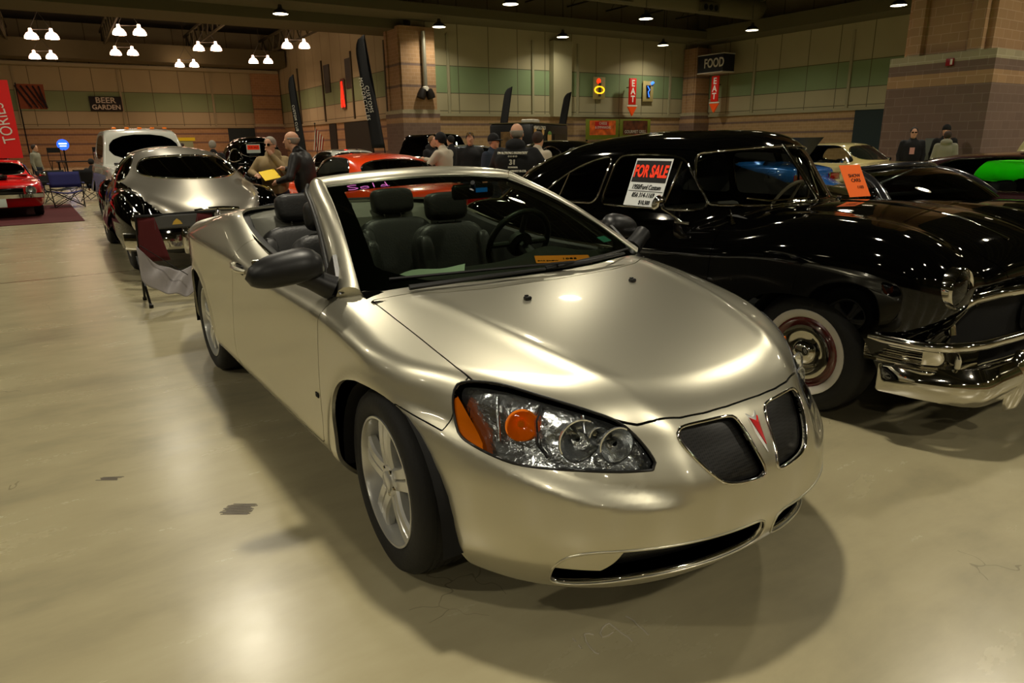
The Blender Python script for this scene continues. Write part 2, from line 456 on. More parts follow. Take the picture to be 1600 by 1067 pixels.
# ------------------------------------------------------------------ the hall (room axes are turned 2 degrees from the car)
RA = math.radians(-2)
def rw(X, Y): return (X * math.cos(RA) - Y * math.sin(RA), X * math.sin(RA) + Y * math.cos(RA))
def troom(o): o.rotation_euler.z = RA; return o
def nd(nt, t, **k):
    n = nt.nodes.new(t)
    for a, v in k.items(): setattr(n, a, v)
    return n
def wall_mat(name, pinkish=0.0, brick_only=False, upper=False):
    m = bpy.data.materials.new(name); m.use_nodes = True; nt = m.node_tree; L = nt.links.new; b = nt.nodes['Principled BSDF']; b.inputs['Roughness'].default_value = .8
    tc = nd(nt, 'ShaderNodeTexCoord'); sep = nd(nt, 'ShaderNodeSeparateXYZ'); L(tc.outputs['Object'], sep.inputs[0])
    add = nd(nt, 'ShaderNodeMath', operation='ADD'); L(sep.outputs['X'], add.inputs[0]); L(sep.outputs['Y'], add.inputs[1])
    cmb = nd(nt, 'ShaderNodeCombineXYZ'); L(add.outputs[0], cmb.inputs['X']); L(sep.outputs['Z'], cmb.inputs['Y'])
    br = nd(nt, 'ShaderNodeTexBrick'); L(cmb.outputs[0], br.inputs['Vector']); br.inputs['Scale'].default_value = 1.0
    br.inputs['Brick Width'].default_value = .40; br.inputs['Row Height'].default_value = .20; br.inputs['Mortar Size'].default_value = .008; br.inputs['Mortar Smooth'].default_value = .3
    def ramp(stops, src):
        r = nd(nt, 'ShaderNodeValToRGB'); r.color_ramp.interpolation = 'CONSTANT'; e = r.color_ramp.elements
        while len(e) > 1: e.remove(e[-1])
        e[0].position = stops[0][0]; e[0].color = srgb(stops[0][1])
        for p, c in stops[1:]: q = e.new(p); q.color = srgb(c)
        L(src, r.inputs['Fac']); return r
    zz = nd(nt, 'ShaderNodeMath', operation='DIVIDE'); L(sep.outputs['Z'], zz.inputs[0]); zz.inputs[1].default_value = 12.0
    tan = (.66, .54, .38); mau = (.46, .37, .32); mor = (.70, .60, .46); cream = (.66, .63, .50); gre = (.50, .58, .42)
    if brick_only:
        tan = (.66, .52, .37); st = [(0, mau), (2.55 / 12, tan), (2.98 / 12, mau), (3.22 / 12, (.68, .64, .50)), (3.45 / 12, tan), (7.0 / 12, tan)]
        st = [(0, mau), (2.62 / 12, tan), (2.86 / 12, mau), (3.10 / 12, (.66, .62, .50)), (3.34 / 12, tan)]
        if upper: st += [(4.55 / 12, mau), (4.70 / 12, tan), (5.75 / 12, mau), (5.9 / 12, tan)]
    else:
        st = [(0, tan), (.86 / 12, mau), (1.0 / 12, tan), (1.70 / 12, mau), (1.84 / 12, tan), (2.44 / 12, mau), (2.58 / 12, tan), (3.02 / 12, cream), (4.36 / 12, gre), (5.9 / 12, cream)]
    col = ramp(st, zz.outputs[0])
    # brick modulation
    L(col.outputs['Color'], br.inputs['Color1'])
    hs = nd(nt, 'ShaderNodeHueSaturation'); hs.inputs['Value'].default_value = .86; L(col.outputs['Color'], hs.inputs['Color']); L(hs.outputs['Color'], br.inputs['Color2'])
    hm = nd(nt, 'ShaderNodeHueSaturation'); hm.inputs['Value'].default_value = 1.25; hm.inputs['Saturation'].default_value = .8; L(col.outputs['Color'], hm.inputs['Color']); L(hm.outputs['Color'], br.inputs['Mortar'])
    out = br.outputs['Color']
    if not brick_only:
        # panel zone: plain panels with dark joints
        def joints(width, period, src):
            md = nd(nt, 'ShaderNodeMath', operation='PINGPONG'); md.inputs[1].default_value = period / 2; L(src, md.inputs[0])
            lt = nd(nt, 'ShaderNodeMath', operation='LESS_THAN'); lt.inputs[1].default_value = width / 2; L(md.outputs[0], lt.inputs[0]); return lt
        j = joints(.05, 2.16, add.outputs[0])
        rz_ = nd(nt, 'ShaderNodeValToRGB'); rz_.color_ramp.interpolation = 'CONSTANT'; e = rz_.color_ramp.elements; e[0].color = (0, 0, 0, 1); e[1].position = .99; e[1].color = (0, 0, 0, 1)
        for p in (3.30, 4.34, 5.88):
            q = e.new(p / 12); q.color = (1, 1, 1, 1); q = e.new((p + .05) / 12); q.color = (0, 0, 0, 1)
        L(zz.outputs[0], rz_.inputs['Fac'])
        mx = nd(nt, 'ShaderNodeMath', operation='MAXIMUM'); L(j.outputs[0], mx.inputs[0]); L(rz_.outputs['Color'], mx.inputs[1])
        nz = nd(nt, 'ShaderNodeTexNoise'); nz.inputs['Scale'].default_value = .5; L(cmb.outputs[0], nz.inputs['Vector'])
        hv = nd(nt, 'ShaderNodeMath', operation='MULTIPLY_ADD'); hv.inputs[1].default_value = .2; hv.inputs[2].default_value = .9; L(nz.outputs['Fac'], hv.inputs[0])
        h2 = nd(nt, 'ShaderNodeHueSaturation'); L(col.outputs['Color'], h2.inputs['Color']); L(hv.outputs[0], h2.inputs['Value'])
        dk = nd(nt, 'ShaderNodeMixRGB'); L(mx.outputs[0], dk.inputs['Fac']); L(h2.outputs['Color'], dk.inputs['Color1']); dk.inputs['Color2'].default_value = srgb((.36, .35, .26))
        gt = nd(nt, 'ShaderNodeMath', operation='GREATER_THAN'); gt.inputs[1].default_value = 3.02; L(sep.outputs['Z'], gt.inputs[0])
        mm = nd(nt, 'ShaderNodeMixRGB'); L(gt.outputs[0], mm.inputs['Fac']); L(br.outputs['Color'], mm.inputs['Color1']); L(dk.outputs['Color'], mm.inputs['Color2']); out = mm.outputs['Color']
    L(out, b.inputs['Base Color'])
    bp = nd(nt, 'ShaderNodeBump'); bp.inputs['Strength'].default_value = .3; bp.inputs['Distance'].default_value = .01; L(br.outputs['Fac'], bp.inputs['Height']); bp.invert = True
    if brick_only: L(bp.outputs['Normal'], b.inputs['Normal'])
    return m
def floor_mat():
    m = bpy.data.materials.new('polished_concrete'); m.use_nodes = True; nt = m.node_tree; L = nt.links.new; b = nt.nodes['Principled BSDF']
    tc = nd(nt, 'ShaderNodeTexCoord')
    n1 = nd(nt, 'ShaderNodeTexNoise'); n1.inputs['Scale'].default_value = .55; n1.inputs['Detail'].default_value = 6; n1.inputs['Roughness'].default_value = .6; n1.inputs['Distortion'].default_value = .2
    n2 = nd(nt, 'ShaderNodeTexNoise'); n2.inputs['Scale'].default_value = 3.5; n2.inputs['Detail'].default_value = 8; n2.inputs['Roughness'].default_value = .65; n2.inputs['Distortion'].default_value = .15
    mp = nd(nt, 'ShaderNodeMapping'); mp.inputs['Scale'].default_value = (1, .35, 1)
    L(tc.outputs['Object'], n1.inputs['Vector']); L(tc.outputs['Object'], mp.inputs['Vector']); L(mp.outputs[0], n2.inputs['Vector'])
    r = nd(nt, 'ShaderNodeValToRGB'); e = r.color_ramp.elements; e[0].position = .30; e[0].color = srgb((.50, .475, .385)); e[1].position = .72; e[1].color = srgb((.67, .64, .515))
    q = e.new(.5); q.color = srgb((.61, .575, .455))
    mx = nd(nt, 'ShaderNodeMath', operation='MULTIPLY_ADD'); mx.inputs[1].default_value = .45; L(n2.outputs['Fac'], mx.inputs[0])
    m2 = nd(nt, 'ShaderNodeMath', operation='MULTIPLY'); m2.inputs[1].default_value = .55; L(n1.outputs['Fac'], m2.inputs[0]); L(m2.outputs[0], mx.inputs[2]); L(mx.outputs[0], r.inputs['Fac'])
    # fine cracks
    v = nd(nt, 'ShaderNodeTexVoronoi', feature='DISTANCE_TO_EDGE'); v.inputs['Scale'].default_value = 3.0; nw = nd(nt, 'ShaderNodeTexNoise'); nw.inputs['Scale'].default_value = 5; L(tc.outputs['Object'], nw.inputs['Vector'])
    ad = nd(nt, 'ShaderNodeMixRGB'); ad.inputs['Fac'].default_value = .25; L(tc.outputs['Object'], ad.inputs['Color1']); L(nw.outputs['Color'], ad.inputs['Color2']); L(ad.outputs['Color'], v.inputs['Vector'])
    lt = nd(nt, 'ShaderNodeMath', operation='LESS_THAN'); lt.inputs[1].default_value = .006; L(v.outputs['Distance'], lt.inputs[0])
    n3 = nd(nt, 'ShaderNodeTexNoise'); n3.inputs['Scale'].default_value = .8; L(tc.outputs['Object'], n3.inputs['Vector']); g3 = nd(nt, 'ShaderNodeMath', operation='GREATER_THAN'); g3.inputs[1].default_value = .60; L(n3.outputs['Fac'], g3.inputs[0])
    mc = nd(nt, 'ShaderNodeMath', operation='MULTIPLY'); L(lt.outputs[0], mc.inputs[0]); L(g3.outputs[0], mc.inputs[1])
    # sawn joints across the slab
    sp = nd(nt, 'ShaderNodeSeparateXYZ'); L(tc.outputs['Object'], sp.inputs[0])
    def joint(out, off, period, w):
        a = nd(nt, 'ShaderNodeMath', operation='ADD'); a.inputs[1].default_value = off; L(out, a.inputs[0])
        p = nd(nt, 'ShaderNodeMath', operation='PINGPONG'); p.inputs[1].default_value = period / 2; L(a.outputs[0], p.inputs[0])
        l = nd(nt, 'ShaderNodeMath', operation='LESS_THAN'); l.inputs[1].default_value = w; L(p.outputs[0], l.inputs[0]); return l
    jx = joint(sp.outputs['X'], 7.68, 26.4, .016)
    mk = nd(nt, 'ShaderNodeMath', operation='MAXIMUM'); L(jx.outputs[0], mk.inputs[0]); 
    ms = nd(nt, 'ShaderNodeMath', operation='MULTIPLY'); ms.inputs[1].default_value = .35; L(mc.outputs[0], ms.inputs[0]); L(ms.outputs[0], mk.inputs[1])
    dk = nd(nt, 'ShaderNodeMixRGB'); L(mk.outputs[0], dk.inputs['Fac']); L(r.outputs['Color'], dk.inputs['Color1']); dk.inputs['Color2'].default_value = srgb((.27, .23, .16)); L(dk.outputs['Color'], b.inputs['Base Color'])
    rr = nd(nt, 'ShaderNodeMapRange'); rr.inputs['To Min'].default_value = .20; rr.inputs['To Max'].default_value = .32; L(n2.outputs['Fac'], rr.inputs['Value']); L(rr.outputs[0], b.inputs['Roughness'])
    b.inputs['Specular IOR Level'].default_value = .55
    n4 = nd(nt, 'ShaderNodeTexNoise'); n4.inputs['Scale'].default_value = 2.2; n4.inputs['Detail'].default_value = 3; L(tc.outputs['Object'], n4.inputs['Vector'])
    bp = nd(nt, 'ShaderNodeBump'); bp.inputs['Strength'].default_value = .12; bp.inputs['Distance'].default_value = .02; L(n4.outputs['Fac'], bp.inputs['Height']); L(bp.outputs['Normal'], b.inputs['Normal'])
    return m
XC, XA, YB, YD = -37.0, -66.5, 16.7, 40.4
TOP = 7.75
M_WALL = wall_mat('hall_wall'); M_BRK = wall_mat('column_block', brick_only=True); M_BRK2 = wall_mat('column_block_tall', brick_only=True, upper=True)
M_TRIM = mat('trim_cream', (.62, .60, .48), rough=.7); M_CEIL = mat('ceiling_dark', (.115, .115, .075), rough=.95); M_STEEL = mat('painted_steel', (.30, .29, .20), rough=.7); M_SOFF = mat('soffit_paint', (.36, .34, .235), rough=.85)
M_DKBL = mat('door_slate', (.10, .17, .18), rough=.6)
b = MB(); b.box((-20, 8, -.1), (130, 120, .2)); structure(troom(b.build('floor', floor_mat(), smooth=0)))
def wallbox(name, x0, x1, y0, y1, z0, z1, m):
    b = MB(); b.box(((x0 + x1) / 2, (y0 + y1) / 2, (z0 + z1) / 2), (x1 - x0, y1 - y0, z1 - z0)); return structure(troom(b.build(name, m, smooth=0)))
wallbox('wall_rear', XC - .5, XC, YB, YD + .5, 0, TOP + 3.4, M_WALL)
wallbox('wall_right', XC, 24, YD, YD + .5, 0, TOP + 3.4, M_WALL)
wallbox('wall_far', XA - .5, XA, -40, YB + .5, 0, TOP + 3.4, M_WALL)
wallbox('wall_inner', XA, XC - .5, YB, YB + .5, 0, TOP + 3.4, M_WALL)
wallbox('wall_left', XA, 24, -40.5, -40, 0, TOP + 3.4, M_WALL)
wallbox('wall_front', 24, 24.5, -40, YD + .5, 0, TOP + 3.4, M_WALL)
wallbox('ceiling', XA - .5, 24.5, -40.5, YD + .5, 11.1, 11.3, M_CEIL)
# ledge and mullions on the walls
k = 0
def trim(c, d, m=M_TRIM):
    global k
    k += 1; b = MB(); b.box(c, d); return structure(troom(b.build('trim_%d' % k, m, smooth=0)))
trim((XC + .06, (YB + YD) / 2, 3.12), (.12, YD - YB, .16)); trim((-6, YD - .06, 3.12), (62, .12, .16)); trim((XA + .06, -12, 3.12), (.12, 57, .16)); trim(((XA + XC) / 2, YB - .06, 3.12), (XC - XA, .12, .16))
for y in (19.0, 25.2, 27.4, 28.9, 37.6): trim((XC + .05, y, 5.4), (.10, .16, 4.6))
for x in (-31.6, -24.4, -17.2, -10, -2.8): trim((x, YD - .05, 5.4), (.16, .10, 4.6))
for y in (-18, -10.8, -3.6, 3.6, 10.8): trim((XA + .05, y, 5.4), (.10, .16, 4.6))
for x in (-60, -53.5, -47, -41): trim((x, YB - .05, 5.4), (.16, .10, 4.6), mat('trim_dark', (.30, .28, .22), rough=.8))
trim((XC + .25, 28.0 - .7, 5.4), (.5, 1.5, 4.7), M_TRIM)      # flat pier between the panel bays
# columns of block
def column(name, x0, x1, y0, y1, ztop, m, inset=.22, ledge=3.34, notch=True):
    b = MB(); b.box(((x0 + x1) / 2, (y0 + y1) / 2, ledge / 2), (x1 - x0, y1 - y0, ledge))
    b.box(((x0 + x1) / 2, (y0 + y1) / 2, (ledge + ztop) / 2), (x1 - x0 - 2 * inset, y1 - y0 - 2 * inset, ztop - ledge))
    if notch:
        for sx in (-1, 1):
            b.box(((x0 + x1) / 2 + sx * ((x1 - x0) / 2 - inset - .30), (y0 + y1) / 2, (ledge + ztop) / 2), (.30, y1 - y0 - .1, ztop - ledge))
    return structure(troom(b.build(name, m, smooth=0)))
column('trim_column_near', -8.15, -5.75, 16.3, 18.9, 11.1, M_BRK)
column('trim_column_rear', XC - 1.6, XC + .9, YB - 1.2, YB + 1.2, TOP + .1, M_BRK2, inset=.12)
column('trim_column_corner', XC, XC + 1.5, YD - 1.6, YD, TOP + .1, M_BRK2, inset=.1)
column('trim_column_far', XA, XA + .8, YB - 2.6, YB, TOP + .1, M_BRK2, inset=.1)
# doors
def door(n, c, d, m=M_DKBL):
    b = MB(); b.box(c, d); return structure(troom(b.build('door_%d' % n, m, smooth=0)))
door(1, (-22.8, YD - .03, 1.55), (1.9, .08, 3.1)); door(2, (XA + .03, 15.0 - 1.3, 1.5), (.08, 3.9, 3.0)); door(3, (-46.6, YB - .03, 1.5), (5.4, .08, 3.0), mat('door_dark', (.10, .12, .11), rough=.5)); door(4, (-52.0, YB - .03, 1.5), (1.6, .08, 3.0), mat('door_charcoal', (.08, .09, .08), rough=.6))  # fourth, narrow door has a plain near-black colour
for n, x in ((1, -52.4), (2, -47.6)):
    b = MB(); b.box((x, YB - .03, 6.3), (1.3, .08, 2.0)); structure(troom(b.build('window_%d' % n, mat('louver_dark', (.16, .16, .12), rough=.6), smooth=0)))
# soffits, girder, duct, joists over the hall
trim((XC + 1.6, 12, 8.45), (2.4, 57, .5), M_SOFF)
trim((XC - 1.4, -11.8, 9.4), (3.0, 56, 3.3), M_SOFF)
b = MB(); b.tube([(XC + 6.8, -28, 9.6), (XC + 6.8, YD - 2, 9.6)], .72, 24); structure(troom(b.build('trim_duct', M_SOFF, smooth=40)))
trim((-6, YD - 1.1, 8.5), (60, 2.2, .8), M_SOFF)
for y in (-16, -9, -2, 5, 12, 19, 26, 33):      # grilles hanging on the duct
    t = thing('duct_vent', 'olive three slot air vent on the round duct, ' + {-16: 'out of frame at far left', -9: 'out of frame left', -2: 'left end of the row', 5: 'above the far bay opening', 12: 'above the tall black banner', 19: 'above the block column', 26: 'above the food trailer', 33: 'nearest the hall corner'}[y], 'vent', (*rw(XC + 7.6, y), 9.1), RA, 'air vents along the duct')
    b = MB(); b.box((0, 0, 0), (.3, 1.5, .5)); b.build('vent_box', M_STEEL, t)
    for j in (-.45, 0, .45): b = MB(); b.lathe([(0, 0), (.17, 0), (.17, .02), (0, .02)], 14, TR(.15, j, -.02) @ AX('x')); b.build('slot', M_DARK, t)
for i in range(24):                                # bar joists running over the hall
    y = -38 + 3.3 * i
    b = MB(); b.box((-7, y, 10.6), (60, .10, .10)); b.box((-7, y, 9.9), (60, .08, .08))
    for j in range(40):
        x = -36.5 + j * 1.5; b.tube([(x, y, 9.9), (x + .75, y, 10.6), (x + 1.5, y, 9.9)], .025, 4)
    structure(troom(b.build('trim_joist_%d' % (i + 1), M_STEEL, smooth=0)))
for i in range(7):                                 # open web girders in the far bay
    y = -22 + 6.2 * i
    b = MB(); b.box(((XA + XC) / 2, y, 10.4), (28, .16, .16)); b.box(((XA + XC) / 2, y, 9.2), (28, .12, .12))
    for j in range(14):
        x = XA + 1 + j * 2.0; b.tube([(x, y, 9.2), (x + 1, y, 10.4), (x + 2, y, 9.2)], .05, 4)
    structure(troom(b.build('trim_girder_%d' % (i + 1), M_STEEL, smooth=0)))
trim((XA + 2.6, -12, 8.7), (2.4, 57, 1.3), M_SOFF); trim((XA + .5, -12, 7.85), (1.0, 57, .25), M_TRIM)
# ------------------------------------------------------------------ lamps
M_LAMP = mat('lamp_glow', (1, 1, 1), emit=(1, .94, .78), estr=10); M_LAMPP = mat('lamp_glow_warm', (1, 1, 1), emit=(1, .80, .66), estr=10)
M_HOUS = mat('lamp_housing', (.20, .19, .15), rough=.6)
LCOL = (1.0, .91, .72)
def lamp_light(parent, energy, col, r=.24, z=-.14, spread=145):
    l = bpy.data.lights.new('lamp_light', 'AREA'); l.shape = 'DISK'; l.size = r * 2; l.energy = energy; l.color = col; l.spread = math.radians(spread)
    o = bpy.data.objects.new('lamp_light', l); COL.objects.link(o); o.parent = parent; o.location = (0, 0, z); return o
proto = None
POWER = 240
XS = [-36, -27.4, -18.6, -9.8, -1.0, 7.8, 16.6]; YS = [-17.4, -8.7, 0, 8.7, 17.4, 26, 34.6]
for i, X in enumerate(XS):
    for j, Y in enumerate(YS):
        if X == -9.8 and Y == 17.4: pass
        w = rw(X + (1.2 if i == 0 else 0), Y)
        lb_ = {(0, 3): 'round high bay lamp over the left bay opening above the tall black banner', (0, 4): 'round high bay lamp just right of the pipe on the block column', (0, 5): 'round high bay lamp before the rear wall above the food trailer', (0, 6): 'round high bay lamp before the rear wall above the red eat sign',
               (1, 4): 'round high bay lamp cut by the top edge above the food trailer', (1, 6): 'round high bay lamp right of the food banner at the hall corner', (2, 6): 'round high bay lamp at the top edge left of the near block column'}.get((i, j))
        t = thing('hall_lamp', lb_ or 'round high bay lamp overhead, seen only as reflections on floor and paint', 'lamp', (w[0], w[1], 7.8), 0, 'high bay lamps over the main hall')
        b = MB(); b.lathe([(.38, -.13), (.39, -.10), (.26, .05), (.12, .12), (.08, .3), (0, .3)], 20, cap=False); b.build('reflector_hood', M_HOUS, t, smooth=50)
        b = MB(); b.lathe([(0, -.125), (.36, -.125)], 20, cap=False); b.build('lens', M_LAMP, t, smooth=0)
        b = MB(); b.tube([(0, 0, .4), (0, 0, 3.26)], .02, 5); b.build('hanger', M_HOUS, t)
        dim = .48 if i == 0 else 1.0
        if X < -30 and Y < 0: dim = .3
        if Y > 30 and i > 0: dim = .5
        lamp_light(t, POWER * dim, LCOL, z=-.15)
for (x, y, z, lb_) in [(-48.9, .4, 7.8, 'leftmost high pair of glowing bell lamps, above another pair'), (-59.8, .7, 7.8, 'leftmost low pair of glowing bell lamps, above the red banner side'), (-55.0, 5.3, 7.8, 'pair of glowing bell lamps above the beer garden sign'), (-50.0, 9.7, 7.8, 'pair of glowing bell lamps high in the middle of the far bay'),
        (-61.1, 10.4, 7.8, 'smallest low pair of glowing bell lamps in the middle of the far bay'), (-55.9, 14.8, 7.8, 'pair of glowing bell lamps left of the inner wall corner'), (-45.7, 4.6, 7.9, 'pair of bell lamps partly cut by the soffit above the beer garden sign'), (-46.1, 14.4, 7.8, 'rightmost high pair of bell lamps tucked under the soffit')]:
    t = thing('twin_lamp', lb_, 'lamp', (x, y, z), math.radians(65), 'twin bell lamps in the far bay')
    for s in (-1, 1):
        b = MB(); b.lathe([(.36, -.16), (.34, -.02), (.24, .14), (.10, .22), (.08, .40), (0, .40)], 16, TR(s * .55, 0, 0), cap=False); b.build('bell', M_LAMPP, t, smooth=50)
    b = MB(); b.tube([(-.55, 0, .4), (0, 0, 1.3), (.55, 0, .4)], .02, 4); b.tube([(0, 0, 1.3), (0, 0, 3.26)], .02, 4); b.tube([(-.55, 0, .35), (.55, 0, .35)], .03, 4); b.build('yoke', M_HOUS, t)
    lamp_light(t, 170, (1, .60, .42), r=.5, z=-.3)
# ------------------------------------------------------------------ silver convertible: body surface
class G6:
    P = Sp([(-3.95, .56), (-3.7, .71), (-3.4, .81), (-3.1, .865), (-2.85, .885), (-2.2, .893), (-1.2, .892), (-.4, .889), (0, .889), (.3, .882), (.5, .868), (.7, .84), (1.0, .78)])
    zc = Sp([(-4, .90), (-3.3, .925), (-2.4, .935), (-1.7, .925), (-.9, .895), (-.3, .865), (.3, .80), (.8, .72)])
    under = Sp([(.10, .22), (.16, .14), (.21, .085), (.26, .035), (.31, .006), (.36, 0), (.6, 0), (.9, 0)], sig=.012)
    Hc = Sp([(-3.95, .86), (-3.8, .93), (-3.65, .975), (-3.3, 1.025), (-2.8, 1.085), (-2.5, 1.135), (-2.25, 1.15), (-2.0, 1.115), (-1.6, 1.045), (-1.1, 1.005), (-.5, 1.0), (-.1, .972), (.2, .932), (.5, .872), (.7, .818), (.85, .765), (1.0, .70)])
    edge = Sp([(-4, .05), (-3.0, .06), (-2.2, .05), (-1.2, .06), (-.4, .055), (0, .085), (.35, .10), (.6, .105), (1, .08)])
    cr = Sp([(-4, .62), (-.3, .60), (0, .56), (.4, .47), (.7, .37), (.9, .30)])
    nz = Sp([(.10, .79), (.16, .845), (.24, .93), (.32, .985), (.40, 1.0), (.50, .99), (.545, .982), (.60, .955), (.66, .915), (.71, .885), (.76, .85), (.85, .78)], sig=.014)
    dr = Sp([(0, 0), (.1, .003), (.2, .016), (.3, .042), (.4, .082), (.5, .14), (.6, .225), (.7, .35), (.8, .52), (.9, .75), (1.0, 1.02)], sig=.04)
    rz = Sp([(.1, -3.70), (.25, -3.80), (.45, -3.85), (.6, -3.85), (.8, -3.81), (.95, -3.78), (1.1, -3.74)])
    rdr = Sp([(0, 0), (.3, .015), (.5, .06), (.65, .14), (.75, .25), (.85, .42), (.95, .65)])
    zb = Sp([(-4, .26), (-3.3, .22), (-2.2, .20), (-.4, .20), (.35, .205), (.5, .195), (.7, .15), (.9, .14), (1.05, .14)])
    rg = Sp([(.1, .72), (.2, .70), (.45, .648), (.6, .603), (.7, .565), (.8, .53), (.95, .51), (1.1, .51)])
    @classmethod
    def F(c, x, y, z):
        ay = np.abs(y)
        W = c.P(x) - c.under(z)
        t = z - c.zc(x); W = W - (.72 - .22 * sm(x, -.6, .3)) * (np.sqrt(t * t + .025 ** 2) + t) * .5
        # lip around the wheel arches
        for x0, r0 in ((.03, .405), (-2.852, .40)):
            r = np.sqrt((x - x0) ** 2 + (z - .33) ** 2); W = W + .010 * np.exp(-((r - r0) / .035) ** 2) * sm(z, .2, .35)
        side = ay - W
        nose = (x - (c.nz(z) - c.dr(ay))) / (1 + .35 * sm(ay, .35, .85))
        rear = (c.rz(z) + c.rdr(ay)) - x
        w = smax(side, nose, .10)
        w = smax(w, rear, .10)
        # shelf under the lamps
        sh = .026 * sm(z - c.rg(x), -.022, .036) * sm(x + .12 * ay, .25, .45) * (1 - sm(.42 - ay, 0, .14)) * (1 - .6 * sm(z - c.rg(x), .08, .3))
        w = w + sh
        yc = c.cr(x); e = ay - yc; e = (np.sqrt(e * e + .03 ** 2) + e) * .5
        H = c.Hc(x) - c.edge(x) * .35 * (ay / .8) ** 2 - c.edge(x) * .65 * (e / (.8 - yc)) ** 1.25
        H = H + .006 * np.exp(-((ay - yc) / .035) ** 2) * sm(x, -.3, 0)
        f = smax(w, z - H, .055 + .03 * sm(x, .3, .8))
        return smax(f, c.zb(x) - z, .03)
# ------------------------------------------------------------------ silver convertible
def on_surf(F, y, z, x0=1.2, x1=0.0):
    """x on the front of a body at given y, z"""
    X = np.linspace(x0, x1, 400); f = F(X, np.full(400, y), np.full(400, z)); k = np.argmax(f < 0)
    a, b = X[k - 1], X[k]
    for _ in range(20):
        m = (a + b) / 2
        if F(np.array([m]), np.array([y]), np.array([z]))[0] < 0: b = m
        else: a = m
    return a
def surf_path(F, pts, d=0.0):
    """snap 3d points to the surface F"""
    V = np.array(pts, float)
    for _ in range(8):
        f = F(V[:, 0], V[:, 1], V[:, 2]); g = grad(F, V, .003); V = V - (f / np.maximum((g * g).sum(1), .05))[:, None] * g * .8
    return V + normals(F, V) * d
def mir(P): return [(p[0], -p[1], p[2]) for p in P]

def alloy_wheel(parent, x, y, s, rz, r=.341, rr=.238, w=.112, spokes=5, phase=0.0):
    """five spoke alloy wheel; s=-1 faces -y"""
    t = bpy.data.objects.new('wheel', None); COL.objects.link(t); t.parent = parent; t.location = (x, y, r); t.rotation_euler = (0, 0, rz)
    A = AX('y') if s > 0 else AX('-y')
    b = MB(); prof = [(rr - .012, -.10), (rr, -.098), (r - .055, -w), (r - .02, -w + .012), (r - .002, -w + .035), (r, -.05), (r, .05), (r - .002, w - .035), (r - .018, w - .010), (r - .05, w + .002), (rr + .02, w - .004), (rr + .002, w - .014), (rr - .004, w - .022)]
    b.lathe([(p[0], p[1]) for p in prof], 72, A, cap=False)
    for zz in (-.045, -.015, .015, .045):
        b.lathe([(r - .004, zz - .004), (r + .0015, zz - .012), (r + .0015, zz + .012), (r - .004, zz + .004)], 72, A, cap=False)
    b.build('tyre', M_RUB, t, smooth=50)
    b = MB(); b.lathe([(rr + .002, w - .016), (rr + .002, w - .008), (rr - .006, w - .008), (rr - .012, w - .022), (rr - .016, w - .05), (rr - .03, w - .09), (rr - .035, -.09), (rr - .02, -.1)], 72, A, cap=False); b.build('rim', M_ALU, t)
    b = MB(); b.lathe([(0, -.02), (.15, -.02), (.155, -.01), (.155, .0), (.06, .004), (.06, .02), (0, .02)], 40, A, cap=False); b.build('brake_disc', mat('cast_iron', (.3, .29, .28), rough=.4, metal=.9), t)
    for k in range(spokes):
        a = phase + 2 * PI * k / spokes; rows = []
        for u in np.linspace(0, 1, 9):
            R = .035 + u * (rr - .045); hw = .036 + .006 * u + .018 * u ** 3 + .010 * (1 - u) ** 4; z = w - .030 + .012 * math.sin(PI * u * .9) - .004 * u; dep = .045 - .015 * u
            row = []
            for q, zz in ((-1, -dep), (-1.0, -.010), (-.86, 0), (-.12, -.0), (0, -.012), (.12, -.0), (.86, 0), (1, -.010), (1, -dep)):
                row.append((R, q * hw, z + zz))
            rows.append(row)
        m = MB(); m.grid([[tuple(A @ Matrix.Rotation(a, 4, 'Z') @ Vector(p)) for p in row] for row in rows]); m.build('spoke', M_ALU, t, smooth=25)
    b = MB(); b.lathe([(.062, w - .07), (.062, w - .030), (.055, w - .024), (.036, w - .024), (.034, w - .016), (.028, w - .012), (0, w - .011)], 32, A, cap=False); b.build('hub_cap', M_ALU, t)
    for k in range(5):
        a = phase + PI / 5 + 2 * PI * k / 5
        b = MB(); b.lathe([(.010, w - .05), (.010, w - .024), (.007, w - .02), (0, w - .02)], 6, A @ Matrix.Rotation(a, 4, 'Z') @ TR(.050, 0, 0), cap=False); b.build('lug_nut', M_CHR, t)
    return t

